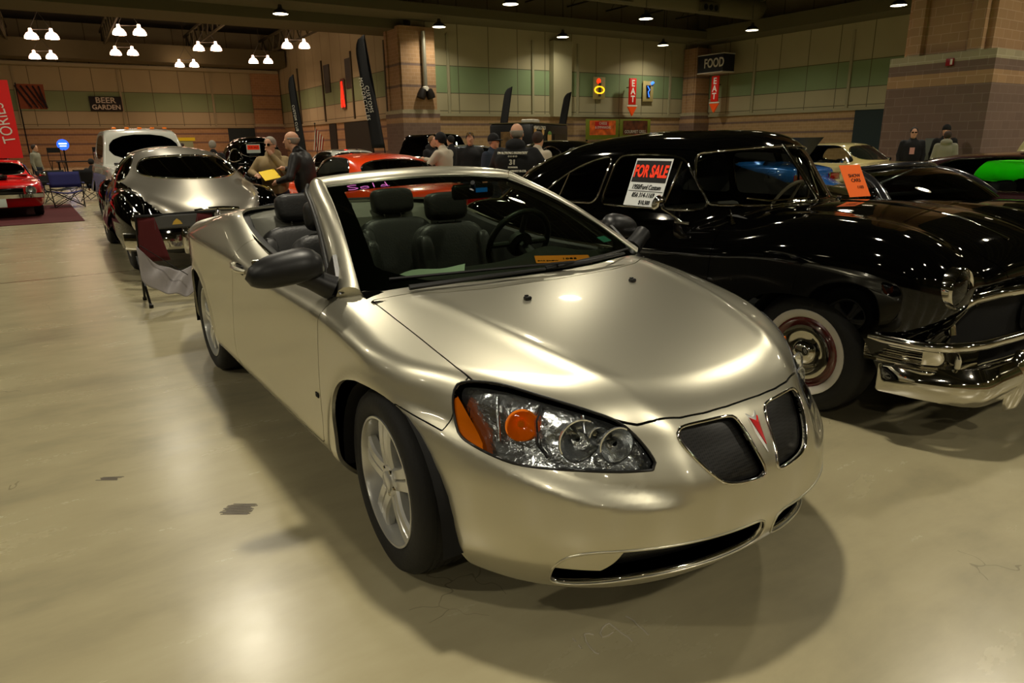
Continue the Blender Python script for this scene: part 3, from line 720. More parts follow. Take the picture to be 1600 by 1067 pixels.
def seat(parent, x, y, w=.5, head_z=1.2, base_z=.45, hw=.26, back_top=1.02, tilt=.22):
    t = bpy.data.objects.new('seat', None); COL.objects.link(t); t.parent = parent; t.location = (x, y, 0)
    def cushion(name, c, d, rx, m=M_LEA, p=4.0):
        R = Matrix.Translation(c) @ Matrix.Rotation(rx, 4, 'Y'); rows = []
        nu, nv = 18, 24
        for i in range(nu + 1):
            th = -PI / 2 + PI * i / nu; row = []
            for j in range(nv):
                ph = 2 * PI * j / nv
                f = lambda c_, e: math.copysign(abs(c_) ** e, c_)
                row.append(tuple(R @ Vector((d[0] / 2 * f(math.cos(th), .45) * f(math.cos(ph), .45), d[1] / 2 * f(math.cos(th), .45) * f(math.sin(ph), .45), d[2] / 2 * f(math.sin(th), .5)))))
            rows.append(row)
        b = MB(); V = [p_ for r in rows for p_ in r]; F = [(i * nv + j, i * nv + (j + 1) % nv, (i + 1) * nv + (j + 1) % nv, (i + 1) * nv + j) for i in range(nu) for j in range(nv)]
        b.add(V, F); return b.build(name, m, t, smooth=60)
    cushion('seat_cushion', (0.25, 0, base_z - .06), (.52, w, .2), -.12)
    L = back_top - base_z + .08
    cushion('backrest', (-L / 2 * tilt, 0, (base_z + back_top) / 2 - .02), (.16, w, L), -tilt)
    for sy in (-1, 1): cushion('side_bolster', (.045 - L / 2 * tilt, sy * (w / 2 - .05), (base_z + back_top) / 2 - .04), (.16, .09, L * .86), -tilt)
    hx = -L * tilt
    cushion('headrest', (hx, 0, head_z - .085), (.11, hw, .17), -tilt * .6)
    b = MB()
    for sy in (-.06, .06): b.tube([(hx, sy, back_top - .05), (hx, sy, head_z - .1)], .006)
    b.build('headrest_post', M_CHR, t)
    return t

def build_g6():
    car = thing('convertible_car', 'silver champagne convertible with top down and Sold written on its windshield', 'car', (0, 0, 0))
    F = G6.F
    S = skin(F, (-4.0, -1.0, .05), (1.15, 1.0, 1.3), .016)
    # drop the underside
    arch_f = smooth_poly([(-.335, -.1), (-.335, .34), (-.33, .5), (-.30, .60), (-.20, .685), (-.02, .732), (.16, .722), (.30, .65), (.39, .545), (.432, .42), (.447, .25), (.447, -.1)], 2)
    arch_r = smooth_poly([(-3.27, -.1), (-3.26, .34), (-3.20, .55), (-3.06, .67), (-2.86, .722), (-2.66, .68), (-2.52, .56), (-2.46, .44), (-2.42, .34), (-2.40, .22), (-2.40, -.1)], 2)
    side = lambda V: np.abs(V[:, 1])
    ins, S = S.cut(np.where(side(S.V) > .45, sdpoly(arch_f, S.V[:, 0], S.V[:, 2]), .1))
    ins, S = S.cut(np.where(side(S.V) > .45, sdpoly(arch_r, S.V[:, 0], S.V[:, 2]), .1))
    # cockpit
    ck = smooth_poly([(-.20, 0), (-.22, .45), (-.30, .70), (-.50, .775), (-1.3, .765), (-2.0, .735), (-2.35, .66), (-2.50, .4), (-2.52, 0), (-2.50, -.4), (-2.35, -.66), (-2.0, -.735), (-1.3, -.765), (-.5, -.775), (-.30, -.70), (-.22, -.45)], 2)
    up = lambda V: V[:, 2] > .8
    hole, S = S.cut(np.where(up(S.V), sdpoly(ck, S.V[:, 0], S.V[:, 1]), .1))
    # lamps and ports in the nose
    hl = smooth_poly([(.374, .790), (.35, .802), (.289, .810), (.174, .810), (.061, .797), (-.103, .773), (-.235, .749), (-.332, .726), (-.398, .690), (-.459, .645), (-.490, .612), (-.487, .600), (-.403, .598), (-.29, .600), (-.182, .602), (-.052, .601), (.068, .605), (.150, .615), (.252, .634), (.338, .656), (.362, .688), (.380, .75)], 2)
    def sside(V): return np.abs(V[:, 1]) - V[:, 0]
    front = S.V[:, 0] > .1
    lens, S = S.cut(np.where(S.V[:, 0] > .1, sdpoly(hl, sside(S.V), S.V[:, 2]), .1))
    gr = smooth_poly([(.292, .688), (.275, .703), (.188, .705), (.085, .703), (.066, .690), (.054, .652), (.040, .585), (.026, .542), (.034, .529), (.06, .527), (.13, .532), (.190, .542), (.215, .560), (.250, .598), (.288, .658)], 2)
    grin, S = S.cut(np.where(S.V[:, 0] > .5, sdpoly(gr, np.abs(S.V[:, 1]), S.V[:, 2]), .1))
    lo = smooth_poly([(.625, .262), (.632, .30), (.615, .345), (.568, .371), (.50, .380), (.30, .388), (.10, .391), (.045, .389), (.026, .372), (.020, .335), (.035, .300), (.10, .285), (.25, .270), (.40, .252), (.52, .215), (.585, .205), (.615, .225)], 2)
    lowin, S = S.cut(np.where(S.V[:, 0] > .3, sdpoly(lo, np.abs(S.V[:, 1]), S.V[:, 2]), .1))
    full = S
    # seams
    g = .0022
    hood_poly = [(-.055, 0), (-.075, .3), (-.13, .5), (-.265, .728), (-.05, .728), (.21, .721), (.33, .715), (.405, .702), (.476, .655), (.544, .607), (.638, .537), (.708, .475), (.756, .424), (.79, .38), (.81, .335), (.838, .258), (.855, .17), (.862, .08), (.863, 0)]
    hp = hood_poly + [(a, -b) for a, b in reversed(hood_poly[1:-1])]
    d = np.where((S.V[:, 2] > .69) & (S.N[:, 2] > .2), sdpoly(hp, S.V[:, 0], S.V[:, 1]), .1)
    hood, S = S.cut(d + g)
    d = np.where((S.V[:, 2] > .69) & (S.N[:, 2] > .2), sdpoly(hp, S.V[:, 0], S.V[:, 1]), .1)
    _, S = S.cut(d - g)
    seam = [(-.2, .70), (.189, .702), (.279, .684), (.433, .654), (.6, .62), (.8, .62), (1.3, .62), (1.3, 0), (.447, 0), (.44, .3), (.43, .42), (.39, .545), (.30, .65), (.19, .702)]
    bump_poly = [(.189, .706), (.279, .684), (.38, .661), (.39, .70), (.39, .95), (1.4, .95), (1.4, -.1), (.40, -.1), (.40, .50), (.30, .62), (.18, .69)]
    d = sdpoly(bump_poly, S.V[:, 0], S.V[:, 2]); d = np.where(S.V[:, 0] > .95, -.1, d)
    bumper, S = S.cut(d + g)
    d = sdpoly(bump_poly, S.V[:, 0], S.V[:, 2]); d = np.where(S.V[:, 0] > .95, -.1, d)
    _, S = S.cut(d - g)
    door = smooth_poly([(-.40, 1.2), (-.42, .86), (-.47, .60), (-.47, .34), (-.52, .315), (-1.6, .300), (-1.86, .31), (-1.90, .45), (-1.83, .65), (-1.72, .86), (-1.72, 1.2)], 1)
    dd = lambda s: np.where(np.abs(s.V[:, 1]) > .6, sdpoly(door, s.V[:, 0], s.V[:, 2]), .1)
    doors, S = S.cut(dd(S) + g); _, S = S.cut(dd(S) - g)
    trunk = [(-2.62, .0), (-2.62, .45), (-2.7, .66), (-3.2, .66), (-3.6, .60), (-4.2, .58), (-4.2, -.58), (-3.6, -.60), (-3.2, -.66), (-2.7, -.66), (-2.62, -.45)]
    td = lambda s: np.where((s.V[:, 2] > .72) & (s.V[:, 0] < -2.5), np.maximum(sdpoly(trunk, s.V[:, 0], s.V[:, 1]), .75 - s.V[:, 2]), .1)
    tr, S = S.cut(td(S) + g); _, S = S.cut(td(S) - g)
    # tail lamps
    tl = lambda s: np.where(s.V[:, 0] < -3.3, np.maximum(np.maximum(sdpoly([(-4.2, .78), (-3.56, .80), (-3.50, .90), (-3.60, .945), (-4.2, .96)], s.V[:, 0], s.V[:, 2]), .42 - np.abs(s.V[:, 1])), -.1), .1)
    tails, S = S.cut(tl(S)); _, tr = tr.cut(tl(tr))
    rb = lambda s: np.where(s.V[:, 0] < -3.2, s.V[:, 2] - .70 + 0 * s.V[:, 0], .1)
    rear, S = S.cut(rb(S) + g); _, S = S.cut(rb(S) - g)
    def halves(sk, name, m, **k):
        R_, L_ = sk.cut(sk.V[:, 1])
        return [q.build(name, m, car, **k) for q in (R_, L_)]
    hood.build('hood', M_SIL, car, rim=.012)
    bumper.build('front_bumper', M_SIL, car, rim=.012)
    halves(doors, 'door', M_SIL, rim=.012)
    tr.build('trunk_lid', M_SIL, car, rim=.012); rear.build('rear_bumper', M_SIL, car, rim=.012)
    halves(tails, 'tail_light', M_REDL, rim=.01)
    # fenders in front of x=-1, quarter panels behind
    fend, quarter = S.cut(-(S.V[:, 0] + 1.0))
    halves(fend, 'fender', M_SIL, rim=.014); halves(quarter, 'quarter_panel', M_SIL, rim=.014)
    # dark liner behind all the seams
    lin = full.offset(-.016); lin.build('inner_panel', M_DARK, car)
    # wheel wells
    for x0, x1, xc, rad in ((-.335, .447, .055, .40), (-3.27, -2.40, -2.85, .405)):
        for s in (-1, 1):
            b = MB(); rows = []
            for k in range(19):
                a = PI * k / 18
                rows.append([(xc + rad * math.cos(a), s * yy, .33 + rad * math.sin(a)) for yy in (.855, .62, .45)])
            rows = [[(rows[0][j][0], rows[0][j][1], .27) for j in range(3)]] + rows + [[(rows[-1][j][0], rows[-1][j][1], .27) for j in range(3)]]
            b.grid(rows)
            b.add([r[2] for r in rows], [tuple(range(len(rows)))]); b.build('wheel_well', M_DARK, car)
    # floor pan, closes the body below
    b = MB(); b.box((-1.55, 0, .25), (3.9, 1.0, .05)); b.box((-1.43, 0, .24), (1.9, 1.6, .05)); b.build('floor_pan', M_DARK, car)
    # headlights ------------------------------------------------------
    amb_poly = lambda s: sdpoly([(.372, .775), (.385, .70), (.352, .655), (.25, .636), (.215, .632)], sside(s.V), s.V[:, 2])
    for q, s in zip(lens.cut(lens.V[:, 1]), (-1, 1)):
        h = bpy.data.objects.new('headlight', None); COL.objects.link(h); h.parent = car
        q.offset(.001).build('lens', G_LENS, h)
        q.offset(-.055).build('housing', M_CHD, h, rim=-.055)
        amb, rest = q.offset(-.006).cut(amb_poly(q)); lab(amb.build('side_reflector', M_AMB, h), 'amber side reflector')
        E = q.bounds(); 
        def ordered(q):
            E = q.bounds(); nx = {a: b for a, b in E}; st = E[0][0]; out = [st]; k = nx[st]
            while k != st and k in nx and len(out) < len(E) + 2: out.append(k); k = nx[k]
            return q.V[out]
        loop = ordered(q)[::2]; b = MB(); b.tube(loop + 0.0, .0042, 6, closed=True); b.build('seal', M_BLK, h, smooth=60)
        def bowl(name, p, r, m, depth, aim=(1, s * .25, .0), inner=None):
            c = surf_path(F, [(p[0], s * abs(p[1]), p[2])], -.012)[0]
            n = Vector(aim).normalized(); M = Matrix.Translation(c) @ n.to_track_quat('Z', 'Y').to_matrix().to_4x4()
            b = MB(); prof = [(r + .004, -.003), (r + .004, .003), (r, .003)] + [(r * math.sqrt(max(0, 1 - t)), -depth * t) for t in np.linspace(.02, .97, 9)]
            b.lathe(prof, 36, M, cap=False); o = b.build(name, m, h, smooth=60)
            b = MB(); b.lathe([(.012, -depth), (.012, -depth * .35), (.008, -depth * .2), (0, -depth * .17)], 16, M, cap=False); b.build('bulb', inner or M_CHR, o)
            return o
        bowl('main_reflector', (.73, -.55, .688), .062, M_CHD, .05)
        bowl('high_beam_reflector', (.79, -.455, .672), .052, M_CHD, .05)
        bowl('small_reflector', (.765, -.505, .703), .026, M_CHD, .02)
        lab(bowl('turn_signal', (.585, -.655, .712), .046, M_AMB, .03, (1, s * .5, 0), M_AMB), 'amber turn signal')
        b = MB(); 
        for pts in ([(.61, .60, .78), (.60, .61, .72), (.62, .62, .66), (.65, .60, .62)], [(.70, .51, .755), (.72, .52, .70)], [(.50, .69, .79), (.52, .70, .72), (.54, .71, .66)]):
            b.tube(surf_path(F, [(a, s * c, e) for a, c, e in pts], -.02), .006, 6)
        b.build('bezel_rib', M_CHD, h, smooth=60)
    # upper grilles ------------------------------------------------------
    for q in grin.cut(grin.V[:, 1]):
        h = bpy.data.objects.new('grille', None); COL.objects.link(h); h.parent = car
        q.offset(-.022).build('grille_mesh', M_MESH, h); 
        lp = ordered(q)[::2]; b = MB(); b.tube(lp, .0055, 8, closed=True); b.build('chrome_surround', M_CHR, h, smooth=60)
        Skin(q.V, q.N, q.T)
        w = q.offset(-.030).build('grille_wall', M_CHR, h, rim=-.030)
    # lower openings
    for q in lowin.cut(lowin.V[:, 1]):
        h = bpy.data.objects.new('lower_grille', None); COL.objects.link(h); h.parent = car
        ay = np.abs(q.V[:, 1]); nh = q.N.copy(); nh[:, 2] *= 0; nh[:, 2] -= .12; nh /= np.linalg.norm(nh, axis=1, keepdims=True); qh = Skin(q.V, nh, q.T)
        ins_, _ = qh.offset(-.030).cut(np.maximum(.50 - .35 * (q.V[:, 2] - .30) - ay, (.262 - q.V[:, 2]) * 1.0)); _, mesh_ = qh.offset(-.072).cut(.50 - .35 * (q.V[:, 2] - .30) - ay)
        lab(ins_.build('blanking_plate', M_SIL, h), 'silver blanking plate'); mesh_.build('grille_mesh', M_MESH, h)
        lp = ordered(q); b = MB(); b.tube(lp[::2], .004, 8, closed=True); b.build('surround', M_SIL, h, smooth=60)
        lp2 = lp[::2] - np.array([.013, 0, -.003]); b = MB(); b.tube([p for p in lp2], .0075, 8, closed=True); b.build('chrome_edge', M_CHR, h, smooth=60)
        qh.offset(-.078).build('chrome_liner', M_CHR, h, rim=-.078)
    # emblem ------------------------------------------------------
    e = bpy.data.objects.new('emblem', None); COL.objects.link(e); e.parent = car
    out = [(-.033, .703), (-.004, .684), (0, .686), (.004, .684), (.033, .703), (.0015, .590), (-.0015, .590)]
    inn = [(-.018, .684), (0, .675), (.018, .684), (.0, .612)]
    def dart(poly, d0, d1, name, m):
        V = []; n = len(poly)
        for d_ in (d0, d1):
            for y, z in poly: V.append((on_surf(F, 0, z) + d_ - abs(y) * .3, y, z))
        b = MB(); c0 = len(V); zc_ = .672
        V += [(on_surf(F, 0, zc_) + d1 + .004, 0, zc_)]
        Fc = [(i, (i + 1) % n, n + (i + 1) % n, n + i) for i in range(n)] + [(n + i, n + (i + 1) % n, c0) for i in range(n)]
        b.add(V, Fc); return b.build(name, m, e, smooth=20)
    dart(out, -.004, .006, 'arrowhead_frame', M_ALU); lab(dart(inn, .006, .0115, 'red_inset', mat('emblem_red', (.75, .03, .05), rough=.15, coat=1)), 'red inset of the arrowhead badge')
    # lower ridge / seam line hints on sides are from the surface itself
    # windshield ------------------------------------------------------
    def wbase(v): a = abs(v); return Vector((-.15 - .20 * a ** 2.2, .735 * v, .978 - .013 * a ** 2))
    def wtop(v): a = abs(v); return Vector((-1.085 - .100 * a ** 2.0, .534 * v, 1.345 - .031 * a ** 2))
    def wpt(u, v, off=0.0):
        B = wbase(v); T = wtop(v); p = B.lerp(T, u); bow = .035 * math.sin(PI * u); n = Vector((.36, 0, .93)); p = p + n * (bow + off)
        return p
    nu, nv = 24, 48
    wf = bpy.data.objects.new('windshield', None); COL.objects.link(wf); wf.parent = car
    V = np.array([wpt(u, v) for u in np.linspace(0, 1, nu + 1) for v in np.linspace(-1, 1, nv + 1)])
    UV = np.array([(u, v) for u in np.linspace(0, 1, nu + 1) for v in np.linspace(-1, 1, nv + 1)])
    T = []
    for i in range(nu):
        for j in range(nv):
            a = i * (nv + 1) + j; T += [(a, a + 1, a + nv + 2), (a, a + nv + 2, a + nv + 1)]
    T = np.array(T)
    nn = np.zeros_like(V); fn = np.cross(V[T[:, 1]] - V[T[:, 0]], V[T[:, 2]] - V[T[:, 0]])
    for k in range(3): np.add.at(nn, T[:, k], fn)
    nn /= np.linalg.norm(nn, axis=1, keepdims=True)
    if nn[:, 2].mean() < 0: nn = -nn; T = T[:, ::-1]
    G = Skin(V, nn, T)
    # black border: distance in u/v
    du = UV[:, 0]; dv = np.abs(UV[:, 1])
    fb = np.maximum(np.maximum(.035 + .13 * sm(dv, .62, 1.0) - du, du - .885), (dv - .90 + .02 * du) * .6)
    clear, frit = G.cut(fb)
    G.build('glass_pane', G_WIN, wf); frit.offset(-.003).build('black_border', M_BLKG, wf)
    # header and pillars -------------------------------------------------
    hd = bpy.data.objects.new('windshield_frame', None); COL.objects.link(hd); hd.parent = car
    def outer(t):   # outer edge of pillar from base to top corner
        P = [(-.43, -.805, .955), (-.62, -.752, 1.050), (-.86, -.690, 1.175), (-1.08, -.640, 1.262), (-1.22, -.610, 1.308), (-1.262, -.585, 1.335)]
        return Vector([float(Sp([(i, p[k]) for i, p in enumerate(P)], sig=.15)(t * 5)) for k in range(3)])
    for s in (-1, 1):
        rows = []
        for t in np.linspace(0, 1, 26):
            I = wpt(t, -1) if t > 0 else wpt(0, -1); O = outer(t); mid = (I + O) / 2
            w_ = (O - I); up_ = Vector((.36, 0, .93)); n = (up_ - up_.project(w_)).normalized()
            row = []
            for a, hgt in ((-.04, -.012), (0, .004), (.12, .013), (.35, .020), (.62, .018), (.85, .006), (1.0, -.018), (1.0, -.04), (.8, -.055), (.2, -.055), (-.04, -.03)):
                p = I + w_ * a + n * hgt; row.append((p.x, p.y * -s, p.z))
            rows.append(row)
        b = MB(); b.grid(rows); b.add(rows[0], [tuple(range(len(rows[0])))]); b.add(rows[-1], [tuple(range(len(rows[-1])))]); b.build('pillar', M_SIL, hd, smooth=40)
        b = MB(); b.tube([(p.x, p.y * -s, p.z) for p in [outer(t) + Vector((-.012, -.004, -.022)) for t in np.linspace(.0, 1, 20)]], .011, 8); b.build('weather_strip', M_BLK, hd, smooth=60)
    rows = []
    for v in np.linspace(-1.0, 1.0, 41):
        a = abs(v); I = wpt(1, v); sh = Vector((-.085 + .0 * a, 0, .034 - .010 * a ** 3)); e_ = 1.07
        row = []
        for k, hh in ((0, -.012), (.02, .004), (.2, .016), (.5, .022), (.8, .014), (1, -.004), (1, -.03), (.5, -.04), (.1, -.03)):
            p = I + sh * k + Vector((0, 0, 1)) * hh; row.append((p.x, p.y * (1 + (.07 * k)), p.z))
        rows.append(row)
    b = MB(); b.grid(rows); b.add(rows[0], [tuple(range(9))]); b.add(rows[-1], [tuple(range(9))]); b.build('header', M_SIL, hd, smooth=40)
    # cowl
    b = MB(); rows = []
    for v in np.linspace(-1, 1, 31):
        B = wbase(v); fr = Vector((-.058 - .21 * abs(v) ** 2.2, .735 * v, 0)); 
        rows.append([(fr.x + .03, fr.y, .955 - .01 * abs(v)), (fr.x - .004, fr.y, .966 - .032 * abs(v) ** 2), (B.x + .02, B.y, B.z - .006), (B.x - .05, B.y, B.z - .004), (B.x - .12, B.y, B.z - .03)])
    b.grid(rows); b.build('cowl', M_BLKG, car, smooth=40)
    # wipers
    for pts, blade in (([(-.20, -.60, .985), (-.14, -.30, .998), (-.12, -.02, 1.0)], [(-.33, -.62, 1.0), (-.17, -.1, 1.012), (-.14, .15, 1.008)]),
                       ([(-.17, .02, .99), (-.14, .22, 1.0), (-.18, .48, 1.005)], [(-.14, .06, 1.0), (-.17, .35, 1.012), (-.30, .62, 1.0)])):
        w_ = bpy.data.objects.new('wiper', None); COL.objects.link(w_); w_.parent = car
        b = MB(); b.tube([Vector(p) for p in pts], [.011, .009, .006], 6); b.build('wiper_arm', M_BLK, w_)
        b = MB(); b.tube([Vector(p) for p in blade], .006, 5); b.build('wiper_blade', M_BLK, w_)
    # washer nozzles
    for p in ((.092, -.266), (.092, .266)):
        c = surf_path(F, [(p[0], p[1], .93)])[0]; b = MB(); b.box((c[0], c[1], c[2] + .006), (.022, .026, .014), bev=.004); b.box((c[0] - .006, c[1], c[2] + .012), (.010, .012, .010)); b.build('washer_nozzle', M_BLK, car)
    # antenna-like crease and side handle ---------------------------------
    for s in (-1, 1):
        d_ = bpy.data.objects.new('door_handle', None); COL.objects.link(d_); d_.parent = car
        P = surf_path(F, [(-1.66, s * .88, .892), (-1.60, s * .88, .894), (-1.53, s * .88, .894), (-1.46, s * .88, .892)], .022); P[0] = P[0] * 1; 
        e0 = surf_path(F, [(-1.66, s * .88, .892), (-1.46, s * .88, .892)], 0)
        b = MB(); b.tube([e0[0], P[0] * .4 + P[1] * .6, P[2], e0[1]], [.010, .014, .014, .010], 10); b.build('pull_bar', M_SIL, d_, smooth=60)
        b = MB(); c = surf_path(F, [(-1.67, s * .88, .895)], .006)[0]; b.box(c, (.045, .03, .05), bev=.012); b.build('key_end', M_SIL, d_, smooth=60)
        b = MB(); c = surf_path(F, [(-1.565, s * .88, .895)], .0)[0]; b.box(c, (.12, .012, .05), bev=.005); b.build('recess', M_BLK, d_, smooth=60)
    # side mirrors ----------------------------------------------------------
    for s in (-1, 1):
        mm = bpy.data.objects.new('side_mirror', None); COL.objects.link(mm); mm.parent = car
        c = Vector((-.50, s * .965, 1.045)) if s < 0 else Vector((-.70, .93, 1.035)); rows = []
        for i in range(17):
            u = -1 + 2 * i / 16; row = []      # u along y: inboard -1 -> outboard 1
            hh = .074 * math.sqrt(max(0, 1 - (abs(u)) ** 2.8))
            dp = .075 * math.sqrt(max(0, 1 - abs(u) ** 3.0))
            for j in range(20):
                a = 2 * PI * j / 20; ca, sa = math.cos(a), math.sin(a)
                xx = dp * (ca if ca > 0 else .45 * ca); zz = hh * math.copysign(abs(sa) ** .8, sa) * ((1.15 - .25 * u) if sa > 0 else (.62 + .12 * u)); xx *= 1.05 - .15 * u
                row.append((c.x + xx - .02 * u, c.y + s * .145 * u, c.z - .006 + zz - .008 * u))
            rows.append(row + [row[0]])
        b = MB(); b.grid(rows); b.build('mirror_housing', M_BLK, mm, smooth=60)
        b = MB(); b.tube([(-.46, s * .80, .965), (-.47, s * .835, .985), (-.48, s * .875, 1.01), (-.49, s * .91, 1.03)], [.05, .046, .042, .045], 12); b.build('mirror_foot', M_BLK, mm, smooth=60)
        b = MB(); b.add([(-.40, s * .797, .95), (-.60, s * .785, .985), (-.56, s * .755, 1.08), (-.44, s * .790, .975), (-.40, s * .775, .955), (-.60, s * .762, .99), (-.56, s * .738, 1.08), (-.44, s * .77, .98)], [(0, 1, 2, 3), (7, 6, 5, 4), (0, 4, 5, 1), (1, 5, 6, 2), (2, 6, 7, 3), (3, 7, 4, 0)]); b.build('sail_panel', M_BLK, mm)
        b = MB(); b.box((c.x - .036, c.y, c.z), (.006, .22, .10), bev=.003); b.build('mirror_glass', M_CHR, mm)
    # wheels ------------------------------------------------------------------
    yw = .738
    for x, y, s, rz in ((0.01, -yw, -1, math.radians(-3.4)), (0.01, yw, 1, math.radians(-3.4)), (-2.852, -yw, -1, 0), (-2.852, yw, 1, 0)):
        alloy_wheel(car, x, y, s, rz, phase=math.radians(96 if s < 0 else 84))
    # cabin -------------------------------------------------------------------
    b = MB(); b.box((-1.35, 0, .33), (2.3, 1.44, .08)); b.box((-1.35, 0, .42), (1.3, .22, .22), bev=.03); b.build('carpet', M_DARK, car)
    for s in (-1, 1):
        b = MB(); rows = []
        for x in np.linspace(-2.45, -.42, 24):
            yb = float(np.interp(x, [-2.5, -2.35, -2.0, -1.3, -.5, -.4], [.60, .66, .735, .765, .775, .77])) ; zt = float(G6.Hc(np.array(x))) - .045
            rows.append([(x, s * (yb + .012), zt - .014), (x, s * (yb - .012), zt - .005), (x, s * (yb - .045), zt - .012), (x, s * (yb - .06), zt - .06), (x, s * (yb - .055), .6), (x, s * (yb - .10), .36)])
        b.grid(rows); b.build('door_card', M_INT, car, smooth=40)
        b = MB(); b.tube([(x, s * (float(np.interp(x, [-2.5, -2.35, -2.0, -1.3, -.5, -.4], [.60, .66, .735, .765, .775, .77])) + .004), float(G6.Hc(np.array(x))) - .052) for x in np.linspace(-2.3, -.5, 24)], .012, 8); b.build('belt_molding', M_CHR, car, smooth=60)
    b = MB(); rows = []
    for y in np.linspace(-.72, .72, 25):
        q = .05 * math.exp(-((y - .37) / .16) ** 2)
        rows.append([(-.20 - .2 * abs(y / .72) ** 2.2, y, .962), (-.30 - .13 * abs(y / .72) ** 2.2, y, .975), (-.47, y, .975 + q * .3), (-.62, y, .95 + q), (-.70, y, .90 + q), (-.72, y, .80), (-.66, y, .62), (-.5, y, .5)])
    b.grid(rows); b.build('dashboard', M_INT, car, smooth=50)
    for x, y, a in ((-1.5, -.37, 0), (-1.5, .37, 0)): seat(car, x, y, .50, head_z=1.215, base_z=.5, hw=.27, back_top=1.02)
    for y in (-.32, .32): seat(car, -2.15, y, .56, head_z=1.21, base_z=.52, hw=.30, back_top=1.0, tilt=.25)
    sw = bpy.data.objects.new('steering_wheel', None); COL.objects.link(sw); sw.parent = car
    M = Matrix.Translation((-.86, .37, .99)) @ Matrix.Rotation(math.radians(-66), 4, 'Y')
    b = MB(); b.tube([M @ Vector((.185 * math.cos(a), .185 * math.sin(a), 0)) for a in np.linspace(0, 2 * PI, 40, endpoint=False)], .016, 10, closed=True); b.build('wheel_rim', M_LEA, sw, smooth=60)
    b = MB(); b.lathe([(.0, .03), (.05, .028), (.07, .01), (.07, -.02), (0, -.03)], 20, M)
    for a in (0, PI, -PI / 2): b.tube([M @ Vector((.05 * math.cos(a + PI / 2), .05 * math.sin(a + PI / 2), 0)), M @ Vector((.18 * math.cos(a + PI / 2), .18 * math.sin(a + PI / 2), 0))], .015, 8)
    b.build('wheel_hub', M_INT, sw, smooth=40)
    b = MB(); b.tube([(-.86, .37, .99), (-.6, .37, .87)], .035, 10); b.build('steering_column', M_BLK, sw)
    rm = bpy.data.objects.new('rear_view_mirror', None); COL.objects.link(rm); rm.parent = car
    b = MB(); b.box((-.965, .16, 1.262), (.035, .26, .075), rz=.12, bev=.015); b.build('mirror_body', M_BLK, rm, smooth=50)
    b = MB(); b.tube([(-.955, .16, 1.27), (-.90, .12, 1.31)], .012, 8); b.build('mirror_stem', M_BLK, rm)
    b = MB(); b.box((-.944, .20, 1.268), (.002, .075, .022), rz=.12); lab(b.build('display', mat('blue_sticker', (.10, .45, .75), rough=.4, emit=(.1, .5, .85), estr=.25), rm), 'small blue display')
    # rear deck trim behind the seats
    b = MB(); rows = []
    for y in np.linspace(-.68, .68, 21):
        e_ = 1 - .25 * abs(y) ** 2
        rows.append([(-2.545 * 1 + .16 * max(0, abs(y) - .35), y, 1.112 - .03 * abs(y)), (-2.50 + .2 * max(0, abs(y) - .35), y, 1.118 - .03 * abs(y)), (-2.36 + .2 * max(0, abs(y) - .35), y, 1.07), (-2.30, y, 1.03), (-2.28, y, .8)])
    b.grid(rows); b.build('rear_shelf', mat('light_grey_trim', (.42, .42, .38), rough=.6), car, smooth=40)
    b = MB(); b.tube([(-2.40, -.66, 1.10), (-2.50, -.45, 1.125), (-2.545, 0, 1.132), (-2.50, .45, 1.125), (-2.40, .66, 1.10)], .014, 8); b.build('deck_edge_trim', M_BLK, car, smooth=60)
    # inspection sticker + writing
    def wframe(u, v, off=.004):
        p = wpt(u, v, off); r_ = (wpt(u, v + .01) - wpt(u, v - .01)).normalized(); u_ = (wpt(u + .01, v) - wpt(u - .01, v)).normalized()
        return facing(p, r_, u_)
    b = MB(); b.box((0, 0, 0), (.09, .045, .001), M=wframe(.16, .80, -.003)); b.build('inspection_sticker', mat('teal_sticker', (.25, .55, .50), rough=.5), car)
    pink = mat('pink_marker', (.85, .45, .85), rough=.7, emit=(.8, .4, .8), estr=.08)
    M = wframe(.905, -.62, .003)
    strokes = [[(-.075, .030), (-.095, .034), (-.112, .026), (-.105, .010), (-.085, 0), (-.075, -.012), (-.090, -.024), (-.115, -.022)],
               [(-.045, .004), (-.062, -.002), (-.062, -.018), (-.045, -.022), (-.030, -.014), (-.032, 0), (-.045, .004)],
               [(-.005, .036), (-.008, -.02)], [(.045, -.002), (.028, .0), (.020, -.014), (.034, -.020), (.046, -.010)], [(.046, .034), (.047, -.022), (.055, -.018)]]
    b = MB()
    for st in strokes: b.tube([M @ Vector((p[0] * 1.15, p[1] * 1.05, 0)) for p in st], .0022, 5)
    b.build('sold_writing', pink, wf)
    # hood prop, small mark on the door edge
    b = MB(); c = surf_path(F, [(-.505, -.89, .53)], .002)[0]; b.box(c, (.03, .003, .02)); b.build('door_badge', M_DARK, car)
    return car
car_g6 = build_g6()
# papers on the dashboard
b = MB(); rows = []
for i in range(11):
    t = i / 10; x0 = -.355 - .045 * t; y0 = -.56 + .34 * t; w_ = .015 + .035 * t
    rows.append([(x0 - .03 - w_ * .5 * q_, y0 + w_ * .35 * q_, .985 + .016 * math.sin(t * 6) * (1 - t) + .012 * q_) for q_ in (-1, 0, 1)])
b.grid(rows); o = b.build('paper_note', M_WHP); tag(o, 'curled white paper lying on the dashboard of the silver convertible', 'paper')
pp = thing('show_card', 'orange show card with number 1085 on the dashboard of the silver convertible', 'card', (-.31, .225, .990))
M = Matrix.Rotation(math.radians(-33), 4, 'Z') @ Matrix.Rotation(math.radians(4), 4, 'Y')
b = MB(); b.box((0, 0, 0), (.14, .25, .001), M=M); b.build('card', M_ORP, pp)
letters('number', '1085', .035, M_INK, pp, M @ TR(0.0, .03, .001) @ Matrix.Rotation(PI / 2, 4, 'Z'))
